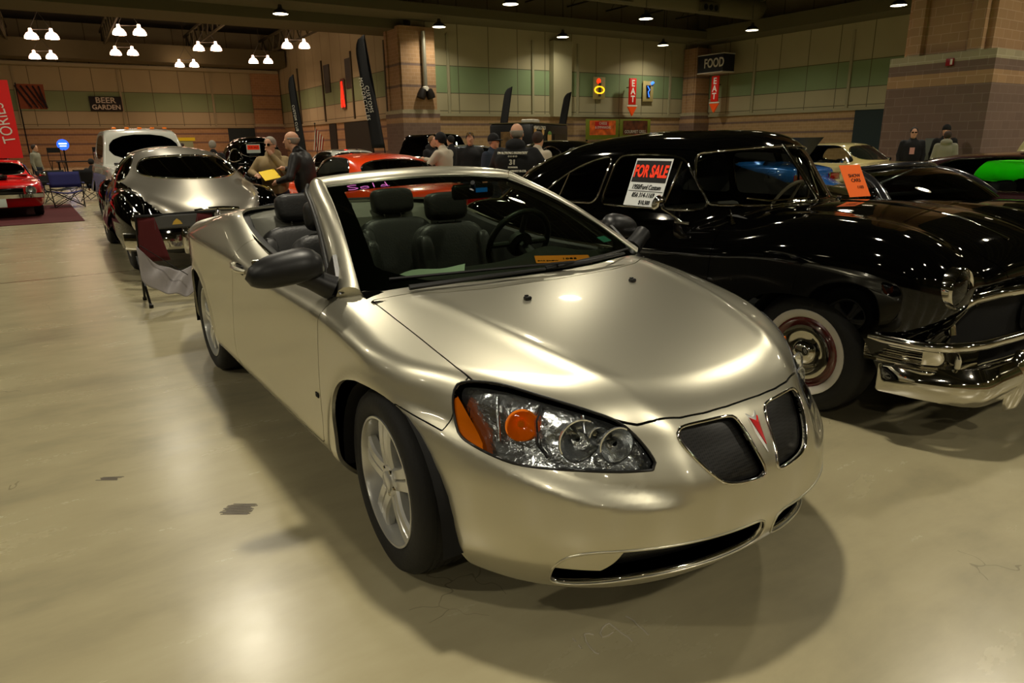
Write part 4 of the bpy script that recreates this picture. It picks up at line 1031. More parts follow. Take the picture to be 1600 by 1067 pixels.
letters('small_print', 'CAR SHOW', .018, M_INK, pp, M @ TR(0.035, -.07, .001) @ Matrix.Rotation(PI / 2, 4, 'Z'))
# ------------------------------------------------------------------ general car builder
G_CAR = glass('car_glass', (.95, .96, .92), refl=1.0)
G_DARK = glass('tinted_glass', (.22, .24, .22), refl=1.0)
M_WW = mat('whitewall', (.80, .78, .74), rough=.6)
M_HUBR = mat('hub_red', (.35, .03, .03), rough=.3, coat=1)
M_SEATD = mat('dark_cloth', (.12, .12, .115), rough=.8)
def paint(name, col, metal=0.0, rough=.25):
    return mat(name, col, rough=rough, metal=metal, coat=1.0, coat_rough=.02, spec=.5)
M_BLACKP = mat('black_paint', (.010, .010, .010), rough=.035, spec=.55)

class Body:
    def __init__(s, d):
        s.d = d; g = lambda k, df: Sp(d.get(k, df)) if not isinstance(d.get(k, df), Sp) else d[k]
        s.P = Sp(d['P']); s.T = Sp(d.get('tuck', [(.15, .12), (.25, .05), (.35, .015), (.5, 0), (.7, 0), (.85, .02), (1.0, .07), (1.2, .16)]))
        s.H = Sp(d['H']); s.crown = d.get('crown', .07); s.cp = d.get('crown_p', 2.2); s.hw = d.get('hw', .85)
        s.nz = Sp(d['nose']); s.nd = Sp(d.get('ndrop', [(0, 0), (.3, .02), (.6, .10), (.8, .22), (1.0, .5)]), sig=.05)
        s.rz = Sp(d['tail']); s.rd = Sp(d.get('rdrop', [(0, 0), (.3, .02), (.6, .09), (.8, .2), (1.0, .45)]), sig=.05)
        s.zb = d.get('zb', .22); s.k1 = d.get('k1', .10); s.k2 = d.get('k2', .08)
        if 'R' in d:
            s.R = Sp(d['R'], sig=d.get('Rsig', 0)); s.G = Sp(d['G']); s.lean = d.get('lean', .35); s.belt = d.get('belt', 1.0)
            s.rc = d.get('rcrown', .09); s.kh = d.get('kh', .12); s.km = d.get('km', .03); s.wrap = d.get('wrap', .2); s.rwrap = d.get('rwrap', .15); s.xm = d.get('xm', -1.5)
    def F(s, x, y, z):
        ay = np.abs(y)
        side = ay - (s.P(x) - s.T(z))
        nose = (x - (s.nz(z) - s.nd(ay))) / (1 + .3 * sm(ay, .4, .9)); tail = ((s.rz(z) + s.rd(ay)) - x) / (1 + .3 * sm(ay, .4, .9))
        w = smax(smax(side, nose, s.k1), tail, s.k1)
        f = smax(w, z - (s.H(x) - s.crown * (ay / s.hw) ** s.cp), s.k2)
        f = smax(f, s.zb - z, .03)
        for (cx, cy, cz, a, b, c, p) in s.d.get('fenders', []):
            q = (np.abs((x - cx) / a) ** p + np.abs((ay - cy) / b) ** p + np.abs((z - cz) / c) ** p + 1e-9) ** (1 / p)
            e = (q - 1) * min(a, b, c); e = smax(e, s.zb + .02 - z, .02); f = smin(f, e, s.d.get('fk', .06))
        if hasattr(s, 'R'):
            xx = x + s.wrap * (ay / .7) ** 2 * sm(x, s.xm, s.xm + .8) - s.rwrap * (ay / .7) ** 2 * sm(-x, -s.xm + .4, -s.xm + 1.2)
            top = z - (s.R(xx) - s.rc * (ay / .6) ** 2.4)
            top = top / np.sqrt(1 + np.clip(np.gradient(s.R.Y, s.R.X)[np.clip(((xx - s.R.X[0]) / (s.R.X[1] - s.R.X[0])).astype(int), 0, len(s.R.X) - 1)], -2.5, 2.5) ** 2)
            gs = ay - (s.G(x) - s.lean * (z - s.belt))
            h = smax(gs, top, s.kh); h = smax(h, .5 - z, .02)
            f = smin(f, h, s.km)
        return f

def ordered_loops(q):
    E = q.bounds(); nx = {}
    for a, b in E: nx.setdefault(a, []).append(b)
    loops = []
    while nx:
        st = next(iter(nx)); out = [st]; k = nx[st].pop();
        if not nx[st]: del nx[st]
        while k != st and k in nx:
            out.append(k); n_ = nx[k].pop()
            if not nx[k]: del nx[k]
            k = n_
        if len(out) > 8: loops.append(q.V[out])
    return loops
def resample(P, step, closed=True):
    P = np.array(P)
    if closed: P = np.vstack([P, P[:1]])
    d = np.r_[0, np.cumsum(np.linalg.norm(np.diff(P, axis=0), axis=1))]
    n = max(6, int(d[-1] / step)); t = np.linspace(0, d[-1], n, endpoint=not closed)
    Q = np.stack([np.interp(t, d, P[:, i]) for i in range(3)], 1)
    if closed: Q = (np.roll(Q, 1, 0) + 2 * Q + np.roll(Q, -1, 0)) / 4
    return Q
def ring_trim(q, name, m, parent, r=.008, step=.03, off=0.0):
    b = MB()
    for L in ordered_loops(q): b.tube(resample(L, step), r, 6, closed=True)
    return b.build(name, m, parent, smooth=60) if b.v else None

def old_wheel(parent, x, y, s, r=.35, rr=.20, w=.095, ww=None, cap=M_CHR, ring=None, rz=0.0, spokes=0):
    t = bpy.data.objects.new('wheel', None); COL.objects.link(t); t.parent = parent; t.location = (x, y, r); t.rotation_euler = (0, 0, rz)
    A = AX('y') if s > 0 else AX('-y')
    b = MB(); b.lathe([(rr - .01, -w), (r - .05, -w), (r - .005, -w + .02), (r, -w + .04), (r, w - .04), (r - .006, w - .02), (r - .05, w + .004), (rr + .04, w + .004), (rr, w - .012)], 48, A, cap=False); b.build('tyre', M_RUB, t, smooth=50)
    if ww:
        b = MB(); b.lathe([(rr, w - .008), (rr + .006, w + .004), (ww, w + .0075), (ww + .002, w + .003)], 48, A, cap=False); b.build('whitewall', M_WW, t, smooth=60)
    b = MB(); b.lathe([(rr, w - .010), (rr - .012, w - .004), (rr - .03, w - .02), (.10, w - .03), (0, w - .03)], 36, A, cap=False); b.build('rim', ring or M_ALU, t, smooth=50)
    b = MB(); b.lathe([(rr - .035, w - .024), (rr - .045, w - .002), (rr - .075, w + .004), (rr - .10, w - .010), (.07, w - .012), (.06, w + .012), (.03, w + .022), (0, w + .024)], 36, A, cap=False); b.build('hubcap', cap, t, smooth=50)
    return t

def make_car(spec):
    d = spec; B = Body(d); F = B.F
    c, s_ = math.cos(d.get('rz', 0)), math.sin(d.get('rz', 0))
    car = thing(d['name'], d['label'], 'car', (d['at'][0], d['at'][1], 0), d.get('rz', 0), d.get('group'))
    h = d.get('h', .03); lo = d.get('lo', (-4.4, -1.05, .1)); hi = d.get('hi', (1.1, 1.05, 1.75))
    S = skin(F, lo, hi, h, ne=max(.004, h * .3))
    for P_, ycut in d.get('arches', []):
        P_ = smooth_poly(P_, 2)
        _, S = S.cut(np.where(np.abs(S.V[:, 1]) > ycut, sdpoly(P_, S.V[:, 0], S.V[:, 2]), .1))
    M = d['paint']; GL = d.get('glass', G_CAR); trim = d.get('trim', M_CHR); tr = d.get('trim_r', .009)
    for P_ in d.get('side_windows', []):
        P_ = smooth_poly(P_, 2)
        w, S = S.cut(np.where((np.abs(S.N[:, 1]) > .45) & (S.V[:, 2] > B.belt - .12), sdpoly(P_, S.V[:, 0], S.V[:, 2]), .1))
        for q in w.cut(w.V[:, 1]):
            if not len(q.T): continue
            o = q.offset(-.006).build('side_window', GL, car)
            if trim: ring_trim(q, 'window_trim', trim, o, tr)
    for nm, key, sg in (('windshield', 'windshield', 1), ('rear_window', 'rear_window', -1)):
        if key in d:
            P_ = smooth_poly(d[key], 2); nx_ = S.N[:, 0] * sg
            w, S = S.cut(np.where((nx_ > .18) & (S.V[:, 2] > B.belt - .25) & ((S.V[:, 0] - B.xm) * sg > 0), sdpoly(P_, S.V[:, 1], S.V[:, 2]), .1))
            if len(w.T):
                o = w.offset(-.006).build(nm, d.get('wglass', GL), car)
                if trim: ring_trim(w, 'window_trim', trim, o, tr * 1.2)
    full = S
    for nm, ax, P_, cond in d.get('panels', []):
        P_ = np.array(P_, float); a, b_ = {'xz': (0, 2), 'xy': (0, 1), 'yz': (1, 2)}[ax]
        f = lambda s: np.where(cond(s.V, s.N), sdpoly(P_, s.V[:, a], s.V[:, b_]), .1)
        q, S = S.cut(f(S) + .0022); _, S = S.cut(f(S) - .0022)
        if ax == 'xz':
            for t_ in q.cut(q.V[:, 1]): t_.build(nm, d.get(nm + '_paint', M), car, rim=.012)
        else: q.build(nm, d.get(nm + '_paint', M), car, rim=.012)
    if 'split_z' in d:    # two tone: roof part
        q, S = S.cut(lambda V, N: d['split_z'](V, N)); q.build('upper_body', d['paint2'], car, rim=.01)
    S.build('body', M, car, rim=.012)
    full.offset(-.02).build('lining', M_DARK, car)
    b = MB(); x0, x1 = d['floor']; b.box(((x0 + x1) / 2, 0, B.zb + .05), (x1 - x0, d.get('floor_w', 1.1), .06)); b.build('floor_pan', M_DARK, car)
    if d.get('wells', True):
        for wx in d['wheels']:
            for s in (-1, 1):
                b = MB(); rows = []
                for k in range(13):
                    a = PI * k / 12; rows.append([(wx + .42 * math.cos(a), s * yy, d['wr'] + .40 * math.sin(a)) for yy in (d['wy'] + .06, .45)])
                b.grid(rows); b.add([r[1] for r in rows], [tuple(range(len(rows)))]); b.build('wheel_well', M_DARK, car)
    for wx in d['wheels']:
        for s in (-1, 1): old_wheel(car, wx, s * (d['wy'] - .0), s, d['wr'], d.get('rr', .2), ww=d.get('ww'), cap=d.get('cap', M_CHR), ring=d.get('ring'))
    # simple bench seats
    for sx, sz in d.get('seats', [(-1.35, 1.02), (-2.15, 1.0)]):
        for sy in ([0] if d.get('bench', True) else [-.36, .36]):
            b = MB(); wd = 1.15 if d.get('bench', True) else .52
            b.box((sx + .26, sy, .48), (.52, wd, .16), bev=.05); b.box((sx - .04, sy, (sz + .45) / 2), (.16, wd, sz - .45), bev=.06)
            b.build('seat', d.get('seat_mat', M_SEATD), car, smooth=50)
    if d.get('wheel_at'):
        wx, wy, wz = d['wheel_at']; b = MB(); Mx = TR(wx, wy, wz) @ Matrix.Rotation(math.radians(-62), 4, 'Y')
        b.tube([Mx @ Vector((.2 * math.cos(a), .2 * math.sin(a), 0)) for a in np.linspace(0, 2 * PI, 28, endpoint=False)], .012, 6, closed=True)
        b.tube([Mx @ Vector((-.2, 0, 0)), Mx @ Vector((.2, 0, 0))], .012, 6); b.tube([(wx, wy, wz), (wx + .3, wy, wz - .14)], .025, 6); b.build('steering_wheel', M_WHEELW if d.get('white_wheel') else M_BLK, car, smooth=50)
    if 'dash' in d:
        dx, dz = d['dash']; b = MB(); b.grid([[(dx + .14, y, dz), (dx, y, dz + .01), (dx - .06, y, dz - .05), (dx - .02, y, dz - .3)] for y in np.linspace(-.66, .66, 9)]); b.build('dashboard', M_INT, car)
    return car, F, S
M_WHEELW = mat('ivory_plastic', (.55, .52, .45), rough=.35)
def round_lamp(parent, name, c, r, aim, lens, ring=M_CHR, depth=.03):
    n = Vector(aim).normalized(); Mx = Matrix.Translation(c) @ n.to_track_quat('Z', 'Y').to_matrix().to_4x4()
    b = MB(); b.lathe([(r + .012, -depth), (r + .018, 0), (r + .008, .014), (r - .004, .006), (r - .004, -.005)], 32, Mx, cap=False); o = b.build(name, ring, parent, smooth=60)
    b = MB(); b.lathe([(r - .003, .002), (r * .7, .013), (r * .35, .018), (0, .02)], 28, Mx, cap=False); b.build('lens', lens, o, smooth=60)
    b = MB(); b.lathe([(r - .004, -.002), (r * .7, -.025), (r * .3, -.04), (0, -.045)], 28, Mx, cap=False); b.build('reflector', M_CHD, o, smooth=60)
    return o
# ------------------------------------------------------------------ black 1950 style coupe
FX, FY = 0.0, 2.52
def build_ford():
    d = dict(name='vintage_sedan', label='glossy black vintage two-door sedan with For Sale sign and whitewall tyres', at=(FX, FY), paint=M_BLACKP, h=.02,
        lo=(-4.3, -1.05, .1), hi=(1.0, 1.05, 1.7),
        P=[(-4.2, .62), (-3.9, .76), (-3.4, .86), (-2.8, .905), (-1.8, .93), (-.8, .925), (0, .905), (.35, .875), (.6, .82), (.9, .72)],
        tuck=[(.15, .12), (.22, .06), (.30, .02), (.40, 0), (.55, .0), (.70, .012), (.80, .022), (.88, .03), (.96, .05), (1.04, .09), (1.14, .20)],
        H=[(-4.3, .80), (-4.05, .92), (-3.7, 1.00), (-3.2, 1.04), (-2.4, 1.05), (-1.2, 1.06), (-.5, 1.10), (-.2, 1.12), (.1, 1.105), (.35, 1.065), (.55, 1.0), (.72, .90), (.85, .78), (1.0, .6)],
        crown=.17, crown_p=3.0, hw=.88, nose=[(.15, .52), (.3, .56), (.48, .60), (.58, .66), (.7, .73), (.85, .74), (1.0, .66)],
        ndrop=[(0, 0), (.3, .01), (.5, .03), (.7, .07), (.8, .13), (.9, .26), (1, .5)],
        tail=[(.2, -3.95), (.4, -4.05), (.6, -4.08), (.8, -4.02), (1.0, -3.9)], zb=.26, k1=.10, k2=.11,
        R=[(-3.95, .86), (-3.7, .99), (-3.45, 1.14), (-3.15, 1.30), (-2.7, 1.445), (-2.15, 1.535), (-1.6, 1.565), (-1.1, 1.555), (-.92, 1.525), (-.80, 1.45), (-.66, 1.27), (-.52, 1.09), (-.40, .97), (-.2, .8)], Rsig=.035,
        G=[(-4.0, .40), (-3.6, .58), (-3.0, .73), (-2.4, .79), (-1.6, .81), (-.9, .78), (-.3, .72)], lean=.40, belt=1.0, rcrown=.085, kh=.13, km=.05, wrap=.26, rwrap=.25, xm=-1.6,
        fenders=[(.10, .70, .72, .545, .225, .36, 2.8), (-3.0, .74, .60, .85, .20, .40, 2.6)], fk=.10,
        arches=[([(-.42, .1), (-.42, .36), (-.38, .54), (-.24, .66), (0, .70), (.24, .665), (.38, .54), (.43, .36), (.43, .1)], .5), ([(-3.28, .1), (-3.26, .42), (-3.12, .56), (-2.9, .60), (-2.66, .56), (-2.53, .42), (-2.5, .1)], .5)],
        side_windows=[[(-2.53, 1.055), (-2.42, 1.14), (-2.26, 1.245), (-2.04, 1.34), (-1.80, 1.395), (-1.765, 1.37), (-1.785, 1.2), (-1.80, 1.055), (-1.9, 1.05), (-2.4, 1.045)],
                      [(-1.745, 1.06), (-1.73, 1.25), (-1.71, 1.375), (-1.66, 1.40), (-1.4, 1.405), (-1.12, 1.39), (-1.05, 1.34), (-.93, 1.20), (-.845, 1.10), (-.86, 1.06), (-1.0, 1.06), (-1.4, 1.055), (-1.7, 1.05)]],
        windshield=[(-.70, 1.10), (-.66, 1.09), (0, 1.085), (.66, 1.09), (.70, 1.10), (.70, 1.16), (.60, 1.395), (.56, 1.42), (0, 1.455), (-.56, 1.42), (-.60, 1.395), (-.70, 1.16)],
        rear_window=[(-.5, 1.17), (.5, 1.17), (.46, 1.38), (-.46, 1.38)],
        panels=[('door', 'xz', smooth_poly([(-.62, 1.06), (-.62, .36), (-.66, .31), (-1.72, .31), (-1.80, .40), (-1.82, 1.0), (-1.76, 1.03), (-1.79, 1.43), (-1.1, 1.44), (-.99, 1.40), (-.80, 1.10)], 1), lambda V, N: (np.abs(V[:, 1]) > .5)),
                ('hood', 'xy', [(-.42, 0), (-.44, .3), (-.52, .56), (-.3, .60), (.2, .57), (.5, .50), (.66, .36), (.76, .2), (.80, 0), (.76, -.2), (.66, -.36), (.5, -.50), (.2, -.57), (-.3, -.60), (-.52, -.56), (-.44, -.3)], lambda V, N: (V[:, 2] > .78) & (N[:, 2] > .15))],
        floor=(-3.6, .6), wheels=(0, -2.90), wy=.72, wr=.345, rr=.20, ww=.243, ring=M_HUBR, seats=[(-1.55, 1.02), (-2.45, 1.02)], wheel_at=(-.98, .38, 1.02), white_wheel=True, dash=(-.70, 1.03))
    car, F, S = make_car(d)
    sp = lambda pts, off=0: surf_path(F, pts, off)
    # chrome around the split windshield: centre bar
    b = MB(); b.tube([(-.49, 0, 1.09), (-.64, 0, 1.27), (-.80, 0, 1.45)], .014, 8); b.build('windshield_bar', M_CHR, car, smooth=60)
    for s in (-1, 1):
        b = MB()
        P = sp([(-1.105, s * .7, 1.39), (-1.12, s * .72, 1.23), (-1.15, s * .76, 1.06)]); b.tube(P, .009, 6); b.build('vent_bar', M_CHR, car, smooth=60); b = MB()
        P = sp([(-2.215, s * .68, 1.265), (-2.24, s * .72, 1.16), (-2.27, s * .76, 1.05)]); b.tube(P, .008, 6); b.build('vent_bar', M_CHR, car, smooth=60)
        P = sp([(-1.58, s * .92, .93), (-1.70, s * .92, .94)], .03)
        b = MB(); c0 = sp([(-1.70, s * .92, .94)])[0]; b.tube([c0, P[1]], .015, 8); b.tube([P[1], P[0], P[0] + np.array([.05, 0, -.01])], [.014, .011, .007], 8); b.lathe([(.03, 0), (.028, .01), (0, .014)], 16, TR(*c0) @ AX('y' if s > 0 else '-y')); b.build('door_handle', M_CHR, car, smooth=50)
        # belt seam trim
        # headlights
        c = sp([(.66, s * .67, .80)])[0]; round_lamp(car, 'headlight', (.685, s * .685, .800), .088, (1, s * .05, .02), G_LENS, depth=.09)
        # parking lamp and its chrome housing
        pl = bpy.data.objects.new('parking_light', None); COL.objects.link(pl); pl.parent = car
        BP = [(.40, .898), (.50, .888), (.60, .878), (.67, .862), (.735, .815), (.785, .72), (.81, .62)]
        path = resample([(x, y, 0) for x, y in BP], .03, closed=False)
        b = MB(); b.grid([[(x - .03, s * (y - .03), .535), (x - .012, s * (y - .012), .525), (x - .03, s * (y - .028), .50), (x - .034, s * (y - .032), .44), (x - .02, s * (y - .018), .425), (x - .04, s * (y - .04), .41)] for x, y, _ in path]); b.build('housing', M_CHR, pl, smooth=40)
        for z in np.linspace(.445, .498, 5): b = MB(); b.tube([(x - .028, s * (y - .026), z) for x, y, _ in path[:9]], .0035, 5); b.build('rib', M_CHR, pl, smooth=60)
        b = MB(); b.box((.748, s * .735, .468), (.025, .125, .052), bev=.008, rz=-s * .45); b.build('lens', mat('frosted_lens', (.75, .72, .62), rough=.25, coat=1), pl, smooth=60)
    # grille bars: a wing shaped bar over a dark mouth
    b = MB(); mouth = [(.735, y, z) for y, z in []]
    for s in (-1, 1):
        b = MB(); b.tube(resample([(.66, s * .635, .56), (.645, s * .632, .62), (.665, s * .615, .69), (.70, s * .56, .735), (.755, s * .42, .757), (.80, s * .25, .763), (.82, 0, .765)], .03, closed=False), .026, 10); b.build('grille_arch', M_CHR, car, smooth=60)
        P_ = resample([(.40, s * .905, .548), (.50, s * .895, .546), (.60, s * .885, .545), (.67, s * .868, .545), (.735, s * .82, .545), (.785, s * .72, .545), (.81, s * .62, .545), (.845, s * .35, .55), (.865, s * .12, .56)], .03, closed=False)
        b = MB(); b.tube(P_, list(np.interp(np.arange(len(P_)), [0, 2, len(P_)], [.014, .024, .027])), 10); b.build('grille_bar', M_CHR, car, smooth=60)
        b = MB(); b.tube(resample([(.52, s * .86, .405), (.66, s * .83, .405), (.72, s * .77, .405), (.78, s * .6, .405), (.82, s * .3, .41), (.84, 0, .41)], .03, closed=False), .018, 8); b.build('lower_bar', M_CHR, car, smooth=60)
    b = MB(); Mx = TR(.82, 0, .62) @ AX('x'); b.lathe([(.14, -.05), (.15, 0), (.12, .03), (.10, .035), (.085, .03), (.08, .06), (.05, .10), (0, .115)], 32, Mx); b.build('grille_spinner', M_CHR, car, smooth=40)
    b = MB(); b.grid([[(.755 - .10 * (abs(y) / .60) ** 2, y, z) for z in np.linspace(.38, .745 - .08 * (abs(y) / .60) ** 4, 6)] for y in np.linspace(-.61, .61, 15)]); b.build('grille_opening', M_DARK, car)
    # bumper: deep curved blade wrapping the corners
    for nm, sx, x0, ylim in (('front_bumper', 1, 0, 1), ('rear_bumper', -1, -3.28, 1)):
        rows = []
        for k in range(33):
            t = -1 + 2 * k / 32; a = abs(t); y = .95 * math.sin(t * PI / 2 * .97) if True else 0; y = t * (1.0 - .05 * a ** 4) * .93
            x = .88 - .05 * a ** 2 - .36 * max(0, a - .70) ** 2 / .09
            x = max(x, .42); hgt = .094 * (1 - .22 * max(0, a - .8) / .2)
            row = []
            for u in np.linspace(-1, 1, 11):
                row.append((x0 + sx * (x + .045 * math.cos(u * 1.5)), y * (1 + .03 * math.cos(u * 1.5)), .345 + hgt * u))
            row += [(x0 + sx * (x - .012), y, .345 + hgt * .9), (x0 + sx * (x - .012), y, .345 - hgt * .9)]; row.append(row[0]); rows.append(row)
        b = MB(); b.grid(rows); b.add(rows[0], [tuple(range(len(rows[0]) - 1))]); b.add(rows[-1], [tuple(range(len(rows[0]) - 1))]); bo = b.build(nm, M_CHR, car, smooth=50)
        for s in (-1, 1):
            b = MB(); rows = []
            for z, dx, w in ((.17, .02, .05), (.20, .05, .062), (.30, .065, .062), (.40, .06, .055), (.46, .04, .042), (.485, .01, .02)):
                rows.append([(x0 + sx * (.86 + dx * math.cos(a)), s * .36 + w * math.sin(a), z) for a in np.linspace(-PI / 2, PI / 2, 9)])
            b.grid(rows); b.build('bumper_guard', M_CHR, bo, smooth=50)
    # hood ornament strip, wiper, antenna, mirror
    b = MB(); b.tube(sp([(-.35, 0, 1.12), (0, 0, 1.1), (.35, 0, 1.06), (.6, 0, .96)], .004), .008, 6); b.build('hood_strip', M_CHR, car, smooth=60)
    b = MB(); b.tube(sp([(-.50, .10, 1.10), (-.55, .35, 1.12), (-.66, .55, 1.12)], .02), .006, 5); b.build('wiper', M_CHR, car)
    b = MB(); b.tube(sp([(-.52, -.08, 1.10), (-.60, -.38, 1.13), (-.68, -.5, 1.15)], .02), .006, 5); b.build('wiper', M_CHR, car)
    b = MB(); c = sp([(-.60, -.74, 1.02)])[0]; b.tube([c, c + np.array([-.02, 0, .05]), c + np.array([-.03, .0, .09])], [.016, .006, .003], 6); b.build('antenna', M_CHR, car)
    m_ = bpy.data.objects.new('door_mirror', None); COL.objects.link(m_); m_.parent = car
    c = sp([(-.93, -.85, 1.03)])[0]; b = MB(); b.tube([c + np.array([-.06, 0, 0]), c + np.array([.06, 0, .0])], .012, 8); b.tube([c, c + np.array([-.06, -.05, .06]), c + np.array([-.12, -.09, .10])], .009, 8); b.build('mirror_bracket', M_CHR, m_, smooth=60)
    b = MB(); b.lathe([(0, -.04), (.03, -.036), (.052, -.015), (.056, .0), (.052, .004), (0, .004)], 24, TR(c[0] - .13, c[1] - .10, c[2] + .125) @ Matrix.Rotation(math.radians(-75), 4, 'Y')); b.build('mirror_head', M_CHR, m_, smooth=60)
    return car, F
ford, FF = build_ford()
# for sale sign behind the passenger window
sg = thing('for_sale_sign', 'black and orange For Sale sign in the side window of the black vintage sedan', 'sign', (FX - 1.27, FY - .79, 1.225))
Ms = Matrix.Identity(4) @ facing((0, 0, 0), (1, 0, 0), (-.06, .36, .93))
b = MB(); b.box((0, 0, -.002), (.335, .33, .002), M=Ms); b.build('board', mat('sign_white', (.86, .87, .86), rough=.6), sg)
b = MB(); b.box((0, .075, 0), (.315, .15, .001), M=Ms); b.build('black_field', mat('sign_black', (.03, .03, .03), rough=.5), sg)
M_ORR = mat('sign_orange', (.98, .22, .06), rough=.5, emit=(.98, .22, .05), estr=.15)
letters('title', 'FOR SALE', .115, M_ORR, sg, Ms @ TR(0, .072, .001), sx=.62, bold=.004)
letters('first_line', '1950/Ford Custom', .048, M_INK, sg, Ms @ TR(0, -.035, .001), sx=.72, shear=.2)
letters('second_line', '856 314-1169', .046, M_INK, sg, Ms @ TR(-.01, -.09, .001), sx=.8, shear=.2)
letters('third_line', '$10,500', .04, M_INK, sg, Ms @ TR(.02, -.14, .001), sx=.8, shear=.2)
b = MB(); b.box((0, -.062, .0), (.315, .003, .002), M=Ms); b.build('rule', M_INK, sg)
# orange card under the wiper
oc = thing('show_card', 'orange show card standing against the windshield of the black vintage sedan', 'card', (FX - .52, FY + .44, 1.09))
Mo = facing((0, 0, .12), (.22, .95, 0), (-.5, .1, .85)); b = MB(); b.box((0, 0, 0), (.19, .24, .0015), M=Mo); b.build('card', M_ORR if False else mat('orange_card', (.98, .42, .08), rough=.7), oc)
letters('print', 'SHOW\nCARS', .035, M_INK, oc, Mo @ TR(.01, .02, .001)); letters('number', '1103', .03, M_INK, oc, Mo @ TR(.03, -.05, .001))
# ------------------------------------------------------------------ the other cars
P_ORG = paint('orange_paint', (.95, .27, .05), rough=.25); P_BLU = paint('blue_paint', (.05, .36, .68), metal=.3); P_TAN = paint('tan_paint', (.74, .68, .46)); P_MAR = paint('maroon_paint', (.13, .03, .04)); P_GRN = paint('lime_paint', (.30, .90, .12)); P_RED = paint('red_paint', (.82, .05, .05)); P_WHT = paint('white_paint', (.80, .80, .76)); P_SILV = paint('silver_fastback_paint', (.62, .60, .55), metal=.75, rough=.35); P_GRY = paint('grey_paint', (.42, .45, .46), metal=.5)
def muscle(name, label, at, rz, paint_, zs=1.0, **kw):
    Z = lambda L: [(a, b_ * zs) for a, b_ in L]
    d = dict(name=name, label=label, at=at, rz=rz, paint=paint_, h=.035,
        P=[(-3.9, .70), (-3.5, .84), (-2.7, .915), (-1.5, .91), (0, .915), (.6, .88), (1.0, .80)],
        tuck=Z([(.15, .12), (.22, .07), (.32, .015), (.45, 0), (.6, .0), (.72, .015), (.85, .05), (.95, .10), (1.1, .2)]),
        H=Z([(-3.95, .82), (-3.6, .93), (-2.9, .96), (-2.0, .93), (-.9, .93), (-.3, .95), (.3, .92), (.7, .87), (1, .75)]), crown=.07, crown_p=2.6, hw=.9,
        nose=Z([(.2, .84), (.4, .90), (.6, .92), (.75, .90), (.9, .82)]), tail=Z([(.2, -3.7), (.4, -3.82), (.6, -3.86), (.8, -3.84), (1.0, -3.76)]),
        ndrop=[(0, 0), (.4, .01), (.7, .05), (.85, .14), (1, .4)], rdrop=[(0, 0), (.4, .01), (.7, .04), (.85, .12), (1, .35)], zb=.24, k1=.06, k2=.06,
        R=Z([(-3.45, .86), (-3.15, .98), (-2.75, 1.16), (-2.4, 1.29), (-2.0, 1.345), (-1.5, 1.36), (-1.1, 1.335), (-.85, 1.22), (-.55, 1.00), (-.3, .85)]), Rsig=.04,
        G=[(-3.4, .60), (-2.6, .74), (-1.5, .78), (-.4, .74)], lean=.50, belt=.93 * zs, rcrown=.05, kh=.09, km=.03, wrap=.14, rwrap=.10, xm=-1.7,
        arches=[(Z([(-.40, .1), (-.39, .4), (-.28, .62), (0, .70), (.28, .62), (.39, .4), (.40, .1)]), .5), (Z([(-3.15, .1), (-3.14, .4), (-3.03, .60), (-2.75, .68), (-2.47, .60), (-2.36, .4), (-2.35, .1)]), .5)],
        side_windows=[Z([(-2.42, .935), (-2.35, 1.10), (-2.2, 1.24), (-2.0, 1.295), (-1.5, 1.305), (-1.2, 1.29), (-.98, 1.17), (-.76, .97), (-.82, .93), (-1.6, .925)])],
        windshield=Z([(-.66, .99), (0, .98), (.66, .99), (.56, 1.27), (0, 1.30), (-.56, 1.27)]), rear_window=Z([(-.62, 1.0), (.62, 1.0), (.54, 1.27), (-.54, 1.27)]),
        floor=(-3.5, .6), wheels=(0, -2.75), wy=.74, wr=.33, rr=.19, seats=[(-1.6, .98), (-2.3, .92)], bench=False, dash=(-.72, .9), trim_r=.010)
    d.update(kw); car, F, S = make_car(d)
    # bumpers and lamps
    for nm, x, sgn in (('front_bumper', .93, 1), ('rear_bumper', -3.87, -1)):
        rows = []
        for k_ in range(17):
            y = -.88 + 1.76 * k_ / 16; xx = x - sgn * .12 * (abs(y) / .88) ** 4
            rows.append([(xx, y, .43), (xx + sgn * .05, y, .45), (xx + sgn * .05, y, .53), (xx, y, .55), (xx - sgn * .02, y, .49), (xx, y, .43)])
        b = MB(); b.grid(rows); b.build(nm, kw.get('bumper', M_CHR), car, smooth=40)
    for s in (-1, 1):
        round_lamp(car, 'headlight', (.90, s * .66, .66 * zs), .085, (1, 0, 0), G_LENS)
        b = MB(); b.box((-3.85, s * .62, .68 * zs), (.05, .36, .13), bev=.01); o = b.build('tail_light', M_REDL, car, smooth=40)
        b = MB(); b.tube([(-3.88, s * .62 + a, .68 * zs + c) for a, c in ((-.19, -.075), (.19, -.075), (.19, .075), (-.19, .075))], .010, 5, closed=True); b.build('lamp_frame', M_CHR, o)
        b = MB(); b.box((-.86, s * .96, .97 * zs), (.10, .14, .09), bev=.03); b.tube([(-.86, s * .84, .92 * zs), (-.86, s * .93, .96 * zs)], .02, 6); b.build('side_mirror', M_CHR, car, smooth=50)
    b = MB(); b.box((.905, 0, .64 * zs), (.05, 1.05, .15), bev=.01); b.build('grille', M_BLKG, car)
    return car, F, S
PIH = PI
muscle('muscle_car', 'orange hardtop muscle car seen from behind past the convertible windshield', (-10.15, 2.88), PIH, P_ORG)
muscle('muscle_car', 'blue car with raised trunk lid seen through the black sedan windshield', (-10.3, 12.1), PIH, P_BLU)
b = MB(); b.box((0, 0, 0), (.05, 1.5, 1.15), bev=.01); 
muscle('muscle_car', 'pale tan coupe parked before the striped block wall', (-5.75, 14.28), 0, P_TAN)
